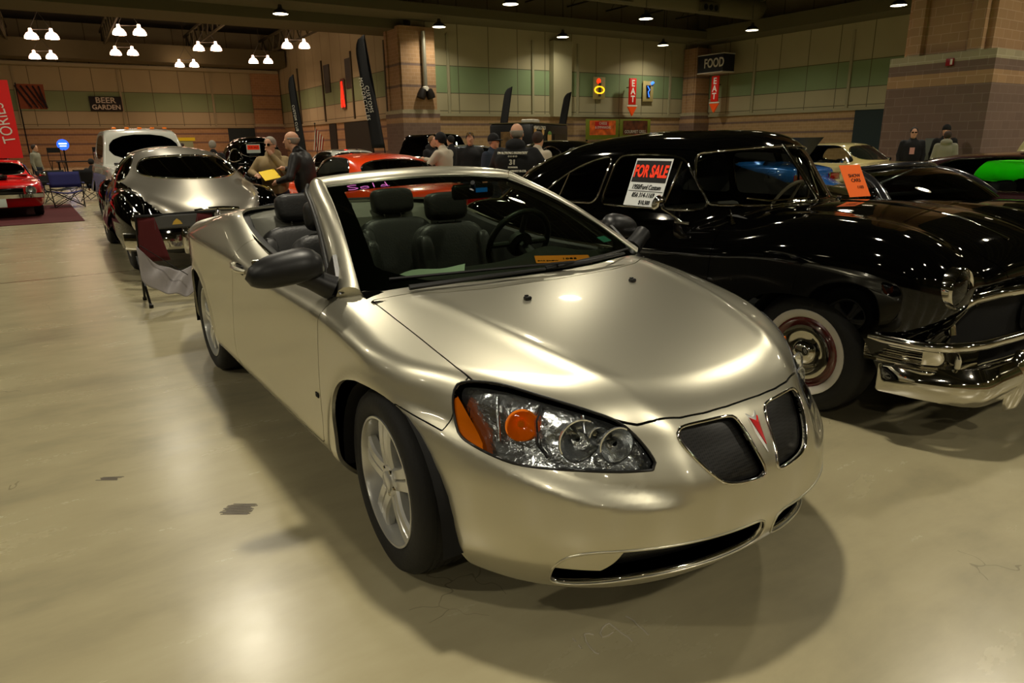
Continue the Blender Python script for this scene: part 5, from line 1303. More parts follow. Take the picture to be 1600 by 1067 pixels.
muscle('muscle_car', 'dark maroon hardtop coupe with thin bright roof trim at right edge', (.30, 7.95), 0, P_MAR, zs=.96, glass=glass('clear_side_glass', (.9, .92, .9)))
muscle('sports_car', 'bright lime green car with lifted hood seen through the maroon coupe windows', (-2.73, 10.55), math.radians(-75), P_GRN, zs=.85)
muscle('muscle_car', 'white car with dark blue racing stripes behind the orange car', (-14.6, 5.5), 0, P_WHT)
muscle('sports_car', 'red sports car with black hood scoop on red carpet at far left', (-17.6, -2.35), 0, P_RED, zs=.92)
muscle('sedan_car', 'silver grey car half hidden behind the man in slate shirt', (-14.0, 8.9), 0, P_GRY, zs=1.05)
CARS_ = [o for o in COL.objects if o.type == 'EMPTY' and o.get('category') == 'car']
def find(frag): return [o for o in CARS_ if frag in o['label']][0]
# raised hood on the blue car
b = MB(); b.grid([[(-3.05 - .42 * u + .06 * e, y * .72, .93 + .66 * u - .10 * u * u) for y in (-1, -.5, 0, .5, 1)] for e in (0, 1) for u in ((0, .3, .6, 1) if e == 0 else (1, .6, .3, 0))]); b.build('raised_trunk_lid', mat('dark_blue_panel', (.04, .10, .16), rough=.4), find('blue car'))
find('red sports').location.z = .013
b = MB(); rows = [[(-.36 + .30 * u, y * .76 * (1 - .06 * u), .78 + .32 * u + .03 * u * (1 - y * y)) for y in (-1, -.7, -.3, 0, .3, .7, 1)] for u in np.linspace(0, 1, 7)]
b.grid(rows); o = b.build('raised_hood', P_GRN, find('lime green'), smooth=60); o.modifiers.new('thick', 'SOLIDIFY').thickness = .03
# stripes on the white car
for s in (-1, 1):
    b = MB(); b.grid([[(x, s * .22 + w, z) for w in (-.13, .13)] for x, z in ((.85, .845), (.6, .892), (.3, .925), (0, .945), (-.3, .955), (-.5, .952))]); b.build('racing_stripe', mat('stripe_blue', (.06, .09, .30), rough=.3, coat=1), find('racing stripes'))
    b = MB(); b.grid([[(x, s * .22 + w, z) for w in (-.13, .13)] for x, z in ((-1.12, 1.342), (-1.5, 1.366), (-2.0, 1.352), (-2.35, 1.31))]); b.build('racing_stripe', MATS['stripe_blue'], find('racing stripes'))
# red sports car: hood scoop opening with engine, plate
rc = find('red sports'); b = MB(); b.box((.15, 0, .885), (.7, .55, .05), bev=.02); b.build('hood_scoop', M_BLKG, rc)
b = MB()
for i in range(6): b.lathe([(.0, .06), (.07, .05), (.08, 0), (0, 0)], 10, TR(-.05 + .18 * (i % 3), -.14 + .28 * (i // 3), .90))
b.build('air_cleaner', M_CHR, rc)
b = MB(); b.box((.99, 0, .36), (.02, .36, .18), bev=.004); b.build('license_plate', M_WHP, rc)

# --- two tone fastback, tail toward the camera
def classic(name, label, at, rz, paint_, hi_=1.0, **kw):
    d = dict(name=name, label=label, at=at, rz=rz, paint=paint_, h=.03, lo=(-4.6, -1.1, .1), hi=(1.0, 1.1, 1.85),
        P=[(-4.4, .34), (-4.1, .54), (-3.5, .74), (-2.6, .86), (-1.4, .88), (-.4, .78), (.3, .60), (.8, .42)],
        tuck=[(.2, .10), (.3, .04), (.45, 0), (.8, .01), (1.0, .05), (1.2, .15)],
        H=[(-4.6, .60), (-4.35, .76), (-4.0, .92), (-3.4, 1.02), (-2.0, 1.05), (-.6, 1.08), (.2, 1.05), (.6, .95), (.9, .75)], crown=.12, crown_p=2.4, hw=.8,
        nose=[(.2, .62), (.5, .72), (.8, .74), (1.0, .66)], tail=[(.2, -4.05), (.4, -4.28), (.6, -4.36), (.8, -4.30), (1.0, -4.1)], rdrop=[(0, 0), (.3, .05), (.6, .22), (.8, .45), (1, .8)],
        zb=.28, k1=.14, k2=.12, R=[(-4.45, .62), (-4.3, .75), (-4.0, .93), (-3.5, 1.16), (-3.0, 1.32), (-2.5, 1.44), (-2.0, 1.50), (-1.5, 1.51), (-1.05, 1.47), (-.8, 1.34), (-.55, 1.12), (-.4, .95)], Rsig=.05,
        G=[(-4.5, .50), (-4.0, .68), (-3.3, .80), (-2.4, .84), (-1.4, .80), (-.5, .72)], lean=.36, belt=1.0, rcrown=.13, kh=.20, km=.10, wrap=.2, rwrap=.34, xm=-1.6,
        fenders=[(.05, .68, .62, .70, .20, .40, 2.4), (-3.0, .78, .58, .95, .21, .42, 2.4)], fk=.05,
        arches=[([(-.42, .1), (-.41, .4), (-.28, .62), (0, .70), (.28, .62), (.41, .4), (.42, .1)], .5), ([(-3.42, .1), (-3.40, .40), (-3.25, .52), (-3.0, .56), (-2.75, .52), (-2.6, .40), (-2.58, .1)], .5)],
        side_windows=[[(-2.62, 1.10), (-2.5, 1.26), (-2.2, 1.38), (-1.85, 1.42), (-1.82, 1.08), (-2.5, 1.07)], [(-1.76, 1.08), (-1.76, 1.42), (-1.2, 1.42), (-.98, 1.32), (-.78, 1.10)]],
        windshield=[(-.66, 1.12), (0, 1.10), (.66, 1.12), (.58, 1.42), (0, 1.46), (-.58, 1.42)], rear_window=[(-.60, 1.20), (-.52, 1.135), (0, 1.115), (.52, 1.135), (.60, 1.20), (.52, 1.33), (.40, 1.375), (0, 1.395), (-.40, 1.375), (-.52, 1.33)],
        floor=(-3.7, .5), floor_w=1.0, wheels=(0, -3.0), wy=.76, wr=.355, rr=.20, seats=[(-1.5, 1.05), (-2.4, 1.0)], dash=(-.7, 1.05), trim_r=.012)
    d.update(kw); return make_car(d)
def tone(V, N):   # fenders and lower tail stay black, roof and deck silver
    ay = np.abs(V[:, 1]); z = V[:, 2]; x = V[:, 0]
    line = np.interp(x, [-4.4, -4.2, -3.4, -2.6, -.5], [.60, .66, .86, 1.0, 1.03])
    return np.minimum(line - z, .5) + np.where((ay > np.interp(z, [.6, .8, 1.0, 1.1], [.40, .60, .73, .80])) & (z < 1.06), .2, 0)
fb, FB, _ = classic('fastback_car', 'two tone vintage fastback, silver roof over black fenders, seen from behind', (-10.85, .06), PIH, M_BLACKP, paint2=P_SILV, split_z=tone, wglass=G_DARK)
b = MB()
rows = []
for k_ in range(33):
    y = -1.0 + 2.0 * k_ / 32; xx = -4.52 + .32 * max(0, abs(y) - .45) ** 2 / .3
    rows.append([(xx, y, .40), (xx - .035, y, .43), (xx - .04, y, .50), (xx - .03, y, .56), (xx, y, .585), (xx + .02, y, .5), (xx, y, .40)])
b.grid(rows); b.build('rear_bumper', M_CHR, fb, smooth=40)
for s in (-1, 1):
    b = MB(); b.tube([(-4.55, s * .42, .36), (-4.60, s * .42, .46), (-4.60, s * .42, .58), (-4.55, s * .42, .70)], [.03, .045, .045, .02], 10); b.build('bumper_guard', M_CHR, fb, smooth=60)
    c = surf_path(FB, [(-4.0, s * .86, .70)])[0]; b = MB(); b.lathe([(.0, .05), (.045, .04), (.075, .015), (.08, -.02)], 20, TR(*(c + np.array([-.02, 0, 0]))) @ AX('x') @ Matrix.Rotation(PI, 4, 'X') @ Matrix.Diagonal((1.5, .8, 1, 1)), cap=False); o = b.build('tail_light', M_CHR, fb, smooth=50)
    b = MB(); b.lathe([(0, .068), (.03, .06), (.04, .045)], 16, TR(*(c + np.array([-.02, 0, -.045]))) @ AX('x') @ Matrix.Rotation(PI, 4, 'X'), cap=False); b.build('red_lens', M_REDL, o, smooth=60)
    pts = surf_path(FB, [(-3.35, s * .90, .98), (-3.5, s * .9, .98), (-3.65, s * .9, .96), (-3.8, s * .9, .92), (-3.95, s * .87, .86)], .006); b = MB(); b.tube(pts, .012, 6); b.build('fender_trim', M_CHR, fb, smooth=60)
b = MB(); b.tube(surf_path(FB, [(-4.3, y, .80) for y in np.linspace(-.25, .25, 9)], .025), .022, 8); b.build('trunk_handle', M_CHR, fb, smooth=60)
b = MB(); b.tube(surf_path(FB, [(-4.25, 0, z) for z in np.linspace(.5, .74, 5)], .02), .02, 8); b.build('license_lamp', M_CHR, fb, smooth=60)
# --- black hot rod facing the camera
hr, FH, _ = classic('vintage_coupe', 'black vintage coupe facing forward with an orange for sale card in its windshield', (-16.2, 3.5), 0, M_BLACKP, P=[(-4.2, .5), (-3.5, .70), (-2.4, .78), (-1.2, .76), (-.4, .58), (.3, .40), (.8, .30)], G=[(-4.2, .42), (-3.3, .62), (-2.2, .70), (-1.2, .68), (-.5, .62)],
    R=[(-4.2, .7), (-3.8, 1.0), (-3.3, 1.35), (-2.9, 1.58), (-2.2, 1.70), (-1.5, 1.72), (-1.0, 1.68), (-.85, 1.5), (-.72, 1.2), (-.6, .95)], windshield=[(-.52, 1.22), (0, 1.22), (.52, 1.22), (.48, 1.56), (0, 1.58), (-.48, 1.56)], rear_window=[(-.35, 1.3), (.35, 1.3), (.3, 1.45), (-.3, 1.45)], wglass=G_DARK)
for s in (-1, 1): round_lamp(hr, 'headlight', (.58, s * .50, .86), .10, (1, 0, 0), G_LENS)
b = MB()
for i in range(9): b.box((.80, 0, .45 + i * .055), (.03, .30 - .004 * i, .022), bev=.004)
b.tube([(.78, -.17, .42), (.78, -.17, .9), (.76, 0, .99), (.78, .17, .9), (.78, .17, .42)], .015, 6); b.build('grille', M_CHR, hr, smooth=40)
b = MB(); b.tube([(.86, y, .42) for y in np.linspace(-.85, .85, 9)], .04, 8); b.build('front_bumper', M_CHR, hr, smooth=60)
oc2 = thing('for_sale_card', 'orange and white for sale card in the windshield of the black vintage coupe', 'sign', (-16.85, 3.25, 1.42))
b = MB(); b.box((0, 0, 0), (.01, .34, .22)); b.build('card', M_WHP, oc2); b = MB(); b.box((.007, 0, .03), (.004, .30, .11)); b.build('orange_field', M_ORR, oc2)
letters('text', 'FOR SALE', .075, M_INK, oc2, facing((.011, 0, .03), (0, 1, 0), (0, 0, 1)), sx=.75)
classic('vintage_sedan', 'black rounded vintage car roof showing behind the man in the black hoodie', (-10.5, 7.05), PIH, M_BLACKP)

# --- box shaped vehicles
def boxcar(name, label, at, rz, m, L=4.6, W=1.9, H=1.85, hood=1.15, roof_x=(-3.4, -1.2), zs=1.0, **kw):
    d = dict(name=name, label=label, at=at, rz=rz, paint=m, h=.035, lo=(-4.6, -1.15, .1), hi=(1.1, 1.15, H + .15),
        P=[(-4.0, W / 2 - .05), (-3.0, W / 2), (0, W / 2), (.8, W / 2 - .06), (1, W / 2 - .1)], tuck=[(.2, .08), (.35, .01), (.6, 0), (.9, .01), (1.1, .04), (1.3, .1)],
        H=[(-4, hood), (-.5, hood), (.5, hood - .03), (.9, hood - .12)], crown=.05, nose=[(.3, .82), (.6, .86), (.9, .84), (1.1, .75)], tail=[(.3, roof_x[0] - .4), (.6, roof_x[0] - .45), (1.0, roof_x[0] - .4)],
        ndrop=[(0, 0), (.5, .01), (.8, .05), (1, .2)], rdrop=[(0, 0), (.5, .01), (.8, .04), (1, .15)], zb=.32, k1=.07, k2=.06,
        R=[(roof_x[0] - .35, hood - .1), (roof_x[0] - .2, hood + .3), (roof_x[0] + .1, H - .05), (roof_x[0] + .5, H), (roof_x[1] - .3, H), (roof_x[1], H - .05), (roof_x[1] + .38, hood + .18), (roof_x[1] + .6, hood - .15)], Rsig=.05,
        G=[(-4, W / 2 - .10), (-1, W / 2 - .10)], lean=.22, belt=hood, rcrown=.03, kh=.08, km=.03, wrap=.1, rwrap=.05, xm=(roof_x[0] + roof_x[1]) / 2,
        arches=[([(-.42, .1), (-.41, .5), (-.28, .72), (0, .80), (.28, .72), (.41, .5), (.42, .1)], .5), ([(-3.22, .1), (-3.21, .5), (-3.08, .72), (-2.8, .80), (-2.52, .72), (-2.39, .5), (-2.38, .1)], .5)],
        side_windows=[[(roof_x[0] + .1, hood + .08), (roof_x[0] + .2, H - .14), (roof_x[1] - .15, H - .14), (roof_x[1] + .22, hood + .08)]],
        windshield=[(-W / 2 + .22, hood + .06), (W / 2 - .22, hood + .06), (W / 2 - .32, H - .13), (-W / 2 + .32, H - .13)], floor=(-3.4, .6), wheels=(0, -2.8), wy=W / 2 - .16, wr=.38, rr=.22, seats=[(-1.5, 1.25)], dash=(-.9, hood), trim=None)
    d.update(kw); car, F, S = make_car(d)
    for s in (-1, 1): b = MB(); b.box((.83, s * (W / 2 - .26), .80), (.06, .34, .20), bev=.02); b.build('headlight', M_CHD, car, smooth=40)
    b = MB(); b.box((.85, 0, .80), (.05, 1.0, .26), bev=.02); b.build('grille', M_CHR, car, smooth=40); b = MB(); b.box((.90, 0, .50), (.12, W - .06, .16), bev=.04); b.build('front_bumper', M_CHR, car, smooth=40)
    return car, F, S
wt, _, _ = boxcar('pickup_truck', 'white silver truck cab with amber roof lamps rising behind the fastback', (-14.1, .52), 0, P_WHT, H=1.90, hood=1.18, roof_x=(-3.2, -1.35), wglass=G_DARK)
for i in range(5): b = MB(); b.box((-1.5, -.5 + .25 * i, 1.905), (.07, .09, .04), bev=.015); b.build('roof_lamp', M_AMB, wt, smooth=40)
oc3 = MB().box((0, 0, 0), (.02, .32, .16), M=Matrix.Rotation(-.5, 4, 'Y')).build('show_card', mat('orange_card', (.98, .42, .08), rough=.7), loc=(-15.02, .50, 1.36)); tag(oc3, 'orange card in the windshield of the white silver truck', 'card')
boxcar('van', 'black van standing behind the man with goggles', (-19.5, 11.2), 0, M_BLACKP, H=1.82, hood=1.05, roof_x=(-3.4, -1.3))
boxcar('pickup_truck', 'cream old truck cab at the far right edge by the column', (-.9, 16.4), 0, P_TAN, H=1.72, hood=1.1, roof_x=(-3.0, -1.6))
boxcar('van', 'black vehicle with raised panel behind the red sports car', (-26.8, -2.95), 0, M_BLACKP, H=1.42, hood=.95, roof_x=(-3.4, -1.3))

# --- black convertible at right, open top with raked windshield
cv = dict(name='convertible_car', label='glossy black open convertible with raked windshield right of the vintage sedan', at=(-.15, 5.02), rz=math.radians(-9), paint=M_BLACKP, h=.025,
    P=[(-3.9, .70), (-3.4, .86), (-2.6, .92), (-1.4, .91), (0, .92), (.6, .86), (1.0, .76)], tuck=[(.15, .12), (.22, .06), (.32, .01), (.5, 0), (.68, .015), (.8, .06), (.9, .12), (1.05, .25)],
    H=[(-3.9, .88), (-3.4, .98), (-2.6, 1.0), (-1.6, .95), (-.6, .95), (-.1, .97), (.4, .90), (.8, .78), (1, .65)], crown=.09, hw=.88, nose=[(.2, .84), (.4, .92), (.6, .93), (.8, .84), (1, .6)], tail=[(.2, -3.6), (.4, -3.75), (.6, -3.78), (.9, -3.7)],
    zb=.2, k1=.12, k2=.08, arches=[([(-.40, .1), (-.39, .4), (-.28, .62), (0, .70), (.28, .62), (.39, .4), (.40, .1)], .5), ([(-3.15, .1), (-3.14, .4), (-3.03, .60), (-2.75, .68), (-2.47, .60), (-2.36, .4), (-2.35, .1)], .5)],
    floor=(-3.3, .6), wheels=(0, -2.75), wy=.76, wr=.34, rr=.23, seats=[], trim=None, belt=.95)
c2, FC, _ = make_car(cv)
B_ = lambda v: Vector((-.38 - .36 * abs(v) ** 2, .74 * v, .965 - .02 * v * v)); T_ = lambda v: Vector((-1.06 - .16 * v * v, .56 * v, 1.225 - .04 * v * v))
W_ = lambda u, v: B_(v).lerp(T_(v), u) + Vector((.3, 0, .95)) * (.045 * math.sin(PI * u))
b = MB(); b.grid([[tuple(W_(u, v)) for v in np.linspace(-1, 1, 25)] for u in np.linspace(0, 1, 11)]); b.build('windshield', G_DARK, c2, smooth=80)
b = MB()
for s in (-1, 1): b.tube([W_(u, s) + Vector((-.01, s * .02, 0)) for u in np.linspace(-.02, 1, 12)], [.05 - .02 * u for u in np.linspace(0, 1, 12)], 10)
b.tube([W_(1, v) + Vector((-.02, 0, .01)) for v in np.linspace(-1, 1, 17)], .034, 10); b.build('windshield_frame', mat('dark_grey_paint', (.16, .16, .17), rough=.2, metal=.4, coat=1), c2, smooth=60)
for y in (-.37, .37): seat(c2, -1.75, y, .5, head_z=1.04, base_z=.5, back_top=.9)
b = MB(); b.box((-1.0, 0, .955), (.3, 1.3, .06), bev=.02); b.build('dashboard', M_BLK, c2, smooth=40)
for s in (-1, 1): round_lamp(c2, 'headlight', (.80, s * .66, .70), .09, (1, s * .2, .3), G_LENS)
b = MB(); b.box((-.78, -.98, 1.02), (.10, .18, .12), bev=.045); b.tube([(-.72, -.86, .95), (-.76, -.94, 1.0)], .025, 8); b.build('side_mirror', M_BLKG, c2, smooth=60)
# ------------------------------------------------------------------ people
M_SKIN = mat('skin', (.80, .60, .48), rough=.55)
M_HAIRG = mat('grey_hair', (.55, .52, .47), rough=.8); M_HAIRB = mat('brown_hair', (.20, .14, .10), rough=.8); M_HAIRK = mat('dark_hair', (.07, .06, .05), rough=.8)
def capsule(x, y, z, a, b, ra, rb):
    a = np.array(a, float); b = np.array(b, float); e = b - a; L = e @ e + 1e-9
    t = np.clip(((x - a[0]) * e[0] + (y - a[1]) * e[1] + (z - a[2]) * e[2]) / L, 0, 1)
    return np.sqrt((x - a[0] - t * e[0]) ** 2 + (y - a[1] - t * e[1]) ** 2 + (z - a[2] - t * e[2]) ** 2) - (ra + (rb - ra) * t)
def ell(x, y, z, c, r):
    q = np.sqrt(((x - c[0]) / r[0]) ** 2 + ((y - c[1]) / r[1]) ** 2 + ((z - c[2]) / r[2]) ** 2); return (q - 1) * min(r)
HS = .945
def make_person(label, at, face, h=1.75, arms=None, lean=0.0, head_turn=0.0, nod=0.0, top='jacket', top_m=None, leg_m=None, hair=M_HAIRB, hat=None, res=.024, bald=False, seated=False, bulk=1.0, hood=False, group=None, glasses=False, fingers=False, long_sleeve=True, beard=False):
    """x is forward, y is the person's left"""
    t = thing('person', label, 'person', (at[0], at[1], at[2] if len(at) > 2 else 0), math.radians(face), group)
    s = h / 1.75 * HS; k = bulk
    hip = np.array([0, 0, .93]); 
    if seated: hip = np.array([0, 0, .50])
    dz = hip[2] - .93
    ch = hip + np.array([math.sin(lean) * .42, 0, math.cos(lean) * .42]); nk = hip + np.array([math.sin(lean) * .56 + .01, 0, math.cos(lean) * .56]); hd = nk + np.array([.03 + .05 * math.sin(lean) + nod * .05, 0, .145])
    A = {}
    for sd in (-1, 1):
        sh = ch + np.array([0, sd * .185 * (.5 + .5 * k), .05]); key = 'L' if sd > 0 else 'R'
        el, wr = (arms or {}).get(key, (None, None))
        if el is None: el = sh + np.array([-.02, sd * .06, -.29]); wr = el + np.array([.07, -sd * .01, -.25])
        else: el = np.array(el, float) + np.array([0, 0, dz]); wr = np.array(wr, float) + np.array([0, 0, dz])
        A[sd] = (sh, el, wr)
    if seated: legs = {sd: (hip + np.array([0, sd * .09, -.02]), np.array([.42, sd * .14, .50]), np.array([.46, sd * .15, .08])) for sd in (-1, 1)}
    else: legs = {sd: (hip + np.array([0, sd * .09, -.04]), np.array([.015, sd * .10, .50]), np.array([-.02, sd * .11, .08])) for sd in (-1, 1)}
    ct, st = math.cos(head_turn), math.sin(head_turn)
    def hx(x, y, z):   # head space
        X = x - hd[0]; Y = y - hd[1]; return X * ct + Y * st, -X * st + Y * ct, z - hd[2]
    def S(F): return lambda x, y, z: F(x / s, y / s, z / s) * s
    def fhead(x, y, z):
        X, Y, Z = hx(x, y, z)
        f = smin(ell(X, Y, Z, (-.015, 0, .035), (.100, .078, .095)), ell(X, Y, Z, (.022, 0, -.035), (.070, .060, .082)), .03)
        f = smin(f, capsule(X, Y, Z, (.088, 0, .012), (.108, 0, -.022), .009, .014), .012)       # nose
        f = smin(f, ell(X, Y, Z, (.078, 0, -.058), (.016, .026, .010)), .008)                    # lips
        f = smin(f, ell(X, Y, Z, (.070, 0, -.095), (.022, .026, .020)), .015)
        for q in (-1, 1):
            f = smin(f, ell(X, Y, Z, (-.005, q * .078, -.005), (.018, .010, .032)), .006)
            f = smax(f, -ell(X, Y, Z, (.094, q * .033, .014), (.016, .017, .012)), .008)
            f = smin(f, ell(X, Y, Z, (.078, q * .033, .012), (.012, .013, .010)), .003)
        return f
    def fhand(x, y, z, sd):
        sh, el, wr = A[sd]; d = (wr - el) / (np.linalg.norm(wr - el) + 1e-9); side = np.cross(d, [0, 0, 1.0]); n_ = np.linalg.norm(side); side = side / n_ if n_ > .2 else np.array([1.0, 0, 0]); up_ = np.cross(side, d)
        f = capsule(x, y, z, wr, wr + d * .07, .026, .034)
        for i in range(4):
            o = (i - 1.5) * .018; b0 = wr + d * .085 + side * o; L = (.055, .068, .064, .05)[i]; m1 = b0 + d * L * .6 - up_ * .010; e1 = m1 + d * L * .5 - up_ * .025
            f = smin(f, np.minimum(capsule(x, y, z, b0, m1, .010, .009), capsule(x, y, z, m1, e1, .009, .0075)), .006)
        th = wr + d * .03 + side * .03; f = smin(f, capsule(x, y, z, th, th + d * .05 + side * .022 - up_ * .01, .012, .009), .01)
        return f
    def fbody(x, y, z):
        f = smin(fhead(x, y, z), capsule(x, y, z, nk - np.array([0, 0, .04]), hd - np.array([.01, 0, .06]), .058, .054), .03)
        f = smin(f, capsule(x, y, z, hip, ch, .11, .12), .05)
        for sd in (-1, 1):
            sh, el, wr = A[sd]; f = smin(f, capsule(x, y, z, sh, el, .048, .040), .04); f = smin(f, capsule(x, y, z, el, wr, .038, .027), .02); f = smin(f, fhand(x, y, z, sd), .012)
            a, b_, c = legs[sd]; f = smin(f, capsule(x, y, z, a, b_, .080, .052), .04); f = smin(f, capsule(x, y, z, b_, c, .050, .035), .02)
            f = smin(f, capsule(x, y, z, c - np.array([0, 0, .035]), c + np.array([.15, 0, -.045]), .038, .030), .03)
        return f
    def ftop(x, y, z):
        f = np.maximum(1e-9, 0) + ell(x, y, z, (hip + ch) / 2 + np.array([.01 * k, 0, -.01]), (.135 * k, .185 * k, .34)); f = smin(f, ell(x, y, z, ch + np.array([0, 0, -.04]), (.135 * k, .205 * k, .17)), .05)
        f = smin(f, capsule(x, y, z, ch + np.array([0, 0, .07]), nk, .10, .070), .04)
        if hood: f = smin(f, ell(x, y, z, nk + np.array([-.07, 0, .01]), (.10, .13, .085)), .03)
        else: f = smin(f, capsule(x, y, z, nk + np.array([-.02, 0, -.03]), nk + np.array([-.015, 0, .015]), .07, .066), .02)
        for sd in (-1, 1):
            sh, el, wr = A[sd]; f = smin(f, capsule(x, y, z, sh, el, .075, .058), .05)
            f = smin(f, capsule(x, y, z, el, wr if long_sleeve else el + (wr - el) * .1, .056, .042), .025)
        return smax(f, (hip[2] - .14) - z, .02)
    def flegs(x, y, z):
        f = ell(x, y, z, hip + np.array([0, 0, -.02]), (.13 * k, .175, .13))
        for sd in (-1, 1):
            a, b_, c = legs[sd]; f = smin(f, capsule(x, y, z, a, b_, .100, .070), .04); f = smin(f, capsule(x, y, z, b_, c, .068, .060), .03)
        return f
    def fshoe(x, y, z):
        f = None
        for sd in (-1, 1):
            c = legs[sd][2]; g = smax(smin(capsule(x, y, z, c + np.array([-.04, 0, -.03]), c + np.array([.16, 0, -.045]), .055, .044), capsule(x, y, z, c, c + np.array([0, 0, -.03]), .05, .05), .02), -z, .01); f = g if f is None else np.minimum(f, g)
        return f
    ext = max(.62, max(abs(float(v)) for sd in (-1, 1) for q in A[sd] for v in q[:2]) + .22)
    zt = float(hd[2]) + .2
    def mk(F, name, m, parent, lo, hi, r=res):
        q = skin(S(F), [v * s for v in lo], [v * s for v in hi], r * s, ne=r * .3); return q.build(name, m, parent)
    body = mk(fbody, 'body', M_SKIN, t, (-ext, -ext, -.05), (ext, ext, zt), min(res, .016) if fingers else res)
    mk(ftop, top, top_m, t, (-ext, -ext, hip[2] - .25), (ext, ext, zt - .05)); mk(flegs, 'trousers', leg_m or M_JEAN, t, (-.4, -.4, 0), (.75 if seated else .4, .4, hip[2] + .2)); mk(fshoe, 'shoes', M_SHOE, t, (-.3, -.35, -.02), (.8, .35, .2), .02)
    def fhair(x, y, z):
        X, Y, Z = hx(x, y, z); f = ell(X, Y, Z, (-.022, 0, .035), (.108, .087, .105)); f = smax(f, X - .055 + .5 * np.maximum(-Z, 0) * 0 + np.where(Z < .05, (.05 - Z) * .9, 0), .01); f = smax(f, -.055 - Z, .01)
        if bald: f = smax(f, Z - .045, .01)
        return f
    def fhat(x, y, z):
        X, Y, Z = hx(x, y, z); f = smax(ell(X, Y, Z, (-.015, 0, .040), (.116, .094, .115)), .012 - Z + X * .1, .008)
        if hat[0] == 'cap': f = smin(f, smax(ell(X, Y, Z, (.10, 0, .03), (.09, .075, .012)), -X * .2, .01), .01)
        return f
    if hat: mk(fhat, hat[0], hat[1], t, (hd[0] - .2, -.2, hd[2] - .1), (hd[0] + .25, .2, zt), .012)
    if hair is not None: mk(fhair, 'hair', hair, t, (hd[0] - .2, -.2, hd[2] - .1), (hd[0] + .2, .2, zt), .012)
    if glasses:
        b = MB(); Mh = TR(hd[0] * s, hd[1] * s, hd[2] * s) @ Matrix.Rotation(head_turn, 4, 'Z')
        for q in (-1, 1): b.box((.098 * s, q * .034 * s, .012 * s), (.008, .045, .030), M=Mh, bev=.003); b.tube([Mh @ Vector((.09 * s, q * .06 * s, .015 * s)), Mh @ Vector((0, q * .085 * s, .01 * s))], .003, 4)
        b.build('glasses', M_BLKG, t)
    return t, s, hd, A
M_JEAN = mat('dark_jeans', (.09, .11, .16), rough=.85); M_SHOE = mat('shoe_black', (.05, .05, .05), rough=.5)
M_BLKC = mat('black_cloth', (.035, .035, .04), rough=.85); M_TANC = mat('tan_fleece', (.55, .47, .33), rough=.9); M_LTHR = mat('dark_leather', (.06, .045, .035), rough=.5, bump=(14, .5)); M_NAVY = mat('navy_cloth', (.10, .14, .20), rough=.85)
M_WHC = mat('white_cloth', (.72, .68, .60), rough=.85); M_GRYC = mat('grey_cloth', (.50, .49, .42), rough=.9); M_BLUC = mat('slate_shirt', (.14, .18, .24), rough=.85)
pt, ps, phd, pA = make_person('man in tan fleece holding his hand to his mouth beside the silver fastback', (-8.36, 1.30), -35, h=1.70, lean=.12, top='fleece', top_m=M_TANC, hair=M_HAIRG, hood=True, glasses=True, fingers=True, res=.02, bulk=1.18, head_turn=-.2,
    arms={'R': ((.10, -.34, 1.22), (.33, -.18, 1.19)), 'L': ((.22, .26, 1.22), (.19, .06, 1.47))})
b = MB(); b.box((.12, 0, 1.28), (.30, .42, .012)); 
lm, _, _, _ = make_person('man in black leather jacket leaning over to talk with the man in tan fleece', (-7.58, 1.54), 228, h=1.78, lean=.26, nod=.6, top='leather_jacket', top_m=M_LTHR, hair=M_HAIRG, bald=True, fingers=True, res=.02, bulk=1.15, head_turn=.15,
    arms={'R': ((.16, -.30, 1.16), (.40, -.14, 1.22)), 'L': ((.14, .34, 1.12), (.38, .20, 1.06))})
o = MB().box((0, 0, 0), (.32, .22, .006), M=Matrix.Rotation(.35, 4, 'Y') @ Matrix.Rotation(.2, 4, 'X')).build('folder', mat('yellow_card', (.92, .78, .10), rough=.7), loc=(-8.02, 1.12, 1.10)); tag(o, 'yellow folder held between the tan fleece man and the leather jacket man', 'folder')
hm, hs, hh, hA = make_person('balding man seen from behind in black hoodie printed with white number 31', (-5.15, 3.38), 130, h=1.80, top='hoodie', top_m=M_BLKC, hair=M_HAIRG, bald=True, hood=True, bulk=1.45, res=.02, arms={'R': ((.10, -.36, 1.20), (.30, -.20, 1.12)), 'L': ((.10, .36, 1.20), (.30, .20, 1.12))})
M_PRT = mat('white_print', (.82, .80, .74), rough=.8)
Mb = facing((-.197, 0, 0), (0, -1, 0), (0, 0, 1))
for nm, tx, sz, zz, sx_ in (('arc_text', 'IN LOVING MEMORY', .040, 1.365, 1.0), ('name_text', '* * * *', .045, 1.318, 1.0), ('number', '31', .085, 1.255, 1.0), ('small_text', 'FOREVER', .026, 1.195, 1.1), ('foot_text', 'FRIENDS, FAMILY & CO.', .034, 1.150, .95)):
    letters(nm, tx, sz, M_PRT, hm, Mb @ TR(0, zz, .004 - (.012 if zz < 1.2 else 0) ), sx=sx_, depth=.02, bold=.001)
make_person('dark haired man in cream shirt behind the man in the black hoodie', (-6.55, 4.75), 110, h=1.72, top='shirt', top_m=M_WHC, hair=M_HAIRB, bulk=1.1)
make_person('man in black cap and slate blue shirt looking down beside the silver car', (-7.75, 4.72), 20, h=1.70, top='shirt', top_m=M_BLUC, hair=M_HAIRG, hat=('cap', M_BLKC), bulk=1.15, long_sleeve=False)
gm, gs, gh, gA = make_person('bearded man facing forward in black jacket with goggles pushed up on his head', (-9.9, 5.6), -30, h=1.76, top='jacket', top_m=M_BLKC, hair=M_HAIRK, bulk=1.25)
b = MB()
for q in (-1, 1): b.lathe([(.0, .03), (.03, .03), (.034, .0), (0, 0)], 12, TR((gh[0] + .08) * gs, q * .036, (gh[2] + .10) * gs) @ AX('x'))
b.build('goggles', M_CHR, gm)
